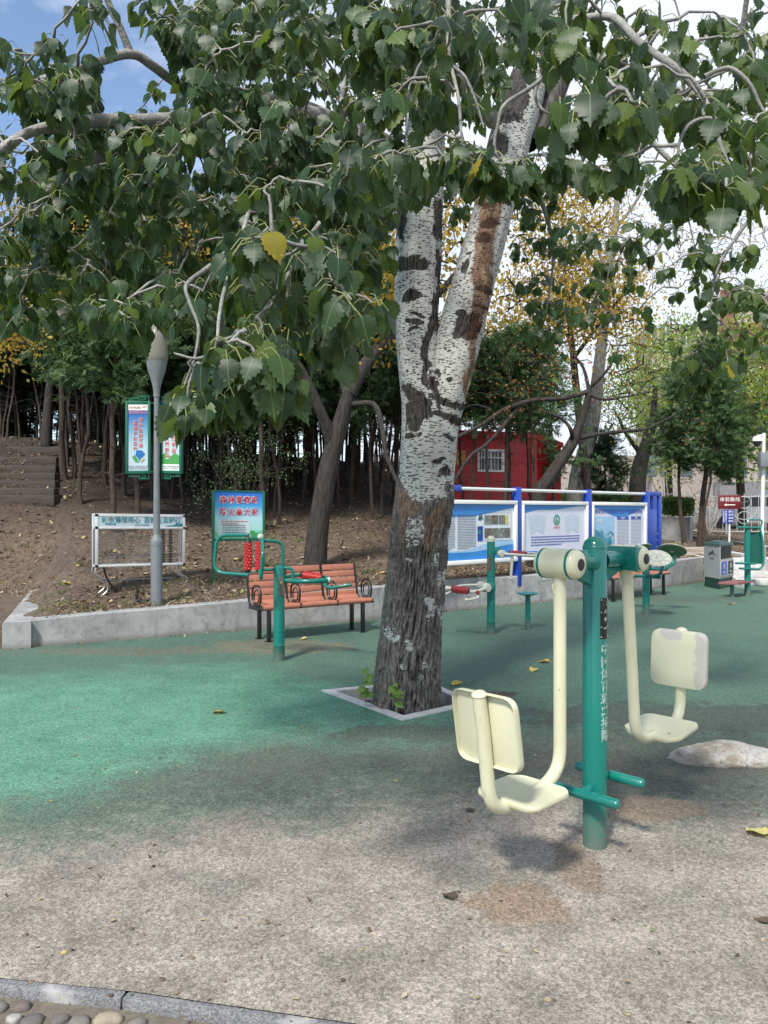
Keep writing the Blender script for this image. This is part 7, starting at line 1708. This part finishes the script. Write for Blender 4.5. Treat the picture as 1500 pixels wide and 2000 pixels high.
# ------------------------------------------------------------------ single fallen leaves
M_fl = leaf_mat('fallen_yellow_leaf', [(0, (.45, .27, .03)), (.5, (.60, .45, .10)), (1, (.62, .55, .24))], (.50, .45, .20), True, .6, .15, (.7, .6, .1))
FL = [(427, 1392, .13, .1, .2, 'curled ochre leaf lying alone on the bright green rubber left of the tree pit'), (592, 1249, .10, 2.0, .8, 'pale folded leaf on the rubber just right of the roller machine foot'), (1060, 1294, .13, 1.0, .1, 'upright golden leaf on the rubber between the tree and the cream seat arm'), (1041, 1311, .10, 2.6, .6, 'small flat brown-backed leaf just left of the upright golden leaf'),
      (889, 1338, .12, 2.3, .3, 'curled leaf just above the cream backrest by the tree pit'), (1476, 1627, .14, .3, .9, 'big pale yellow torn leaf at the right edge in the foreground'), (1427, 1181, .13, .2, .2, 'golden leaf on the rubber in front of the red step machine'), (875, 1753, .07, .6, .0, 'small dark red-brown curled leaf in the worn foreground'),
      (280, 1275, .05, .2, .6, 'tiny cream leaf scrap near the wall at the left'), (918, 1583, .06, .1, .0, 'thin reddish stalk bit below the left cream seat'), (1488, 1800, .06, .9, .1, 'small brown-green leaf scrap at the right edge near the bottom')]
for i, (px, py, L, rz, rn_, lb) in enumerate(FL):
    g0 = G(px, py); r_ = random.Random(i * 3 + 1); c = Cloud(); tv, tf, tuv = LEAF; q = tv.copy(); q[:, 1] -= .5; curl = r_.uniform(.5, 1.1); q[:, 2] = q[:, 2] * .6 + curl * (q[:, 0] ** 2) * 1.1 + .45 * np.abs(q[:, 1]) ** 2 * r_.uniform(.4, 1.3); q[:, 2] += .08 * vnoise(q * 5, i); q[:, 2] -= q[:, 2].min()
    ax = np.array([[math.cos(rz), math.sin(rz), 0]]); ay = np.array([[-math.sin(rz), math.cos(rz), 0]]); az = np.array([[0, 0, 1.0]])
    c.add(q, tf, tuv, np.array([[g0.x, g0.y, .004]]), ax, ay, az, np.array([L]), np.array([rn_])); b0 = g0 + V(math.sin(rz), -math.cos(rz), 0) * L * .45
    v, f = tube_np([tuple(b0 + V(0, 0, .01)), tuple(b0 + V(math.sin(rz) * L * .3, -math.cos(rz) * L * .3, .02)), tuple(b0 + V(math.sin(rz + .4) * L * .6, -math.cos(rz + .4) * L * .6, .008))], [.0016, .0014, .001], 5); c.raw(v, f, 0, .2)
    o = c.build('fallen_leaf', [M_fl if 'dark' not in lb and 'stalk' not in lb and 'brown-green' not in lb else M_litter], None, g0); o.location = g0; tag(o, lb, 'leaf')
SL = [(60, 1123, 11.0), (128, 1152, 10.6), (50, 1165, 0), (668, 1062, 0), (672, 1086, 0), (740, 1059, 0), (385, 1165, 0)]
for i, (px, Y) in enumerate([(60, 12.2), (128, 11.0), (52, 10.3), (676, 13.3), (742, 13.0), (462, 12.6)]):
    g0 = TG(px, Y) + V(0, 0, .02); c = Cloud(); tv, tf, tuv = LEAF; q = tv.copy(); q[:, 1] -= .5; q[:, 2] += .7 * q[:, 0] ** 2; a = i * 1.7
    c.add(q, tf, tuv, np.array([tuple(g0)]), np.array([[math.cos(a), math.sin(a), .1]]), np.array([[-math.sin(a), math.cos(a), .25]]), np.array([[0, -.25, 1.0]]), np.array([.14]), np.array([.15 * i])); o = c.build('fallen_leaf', [M_fl], None, g0); o.location = g0
    tag(o, ['yellow leaf high on the bare slope at the far left', 'yellow leaf on the slope just left of the silver slogan box', 'bright yellow leaf lying beside the wall end at the left', 'yellow leaf on the slope above the slatted bench back', 'yellow leaf on the slope just left of the big trunk', 'pale leaf on the slope behind the red rollers'][i], 'leaf')
print('objects', len(bpy.data.objects))
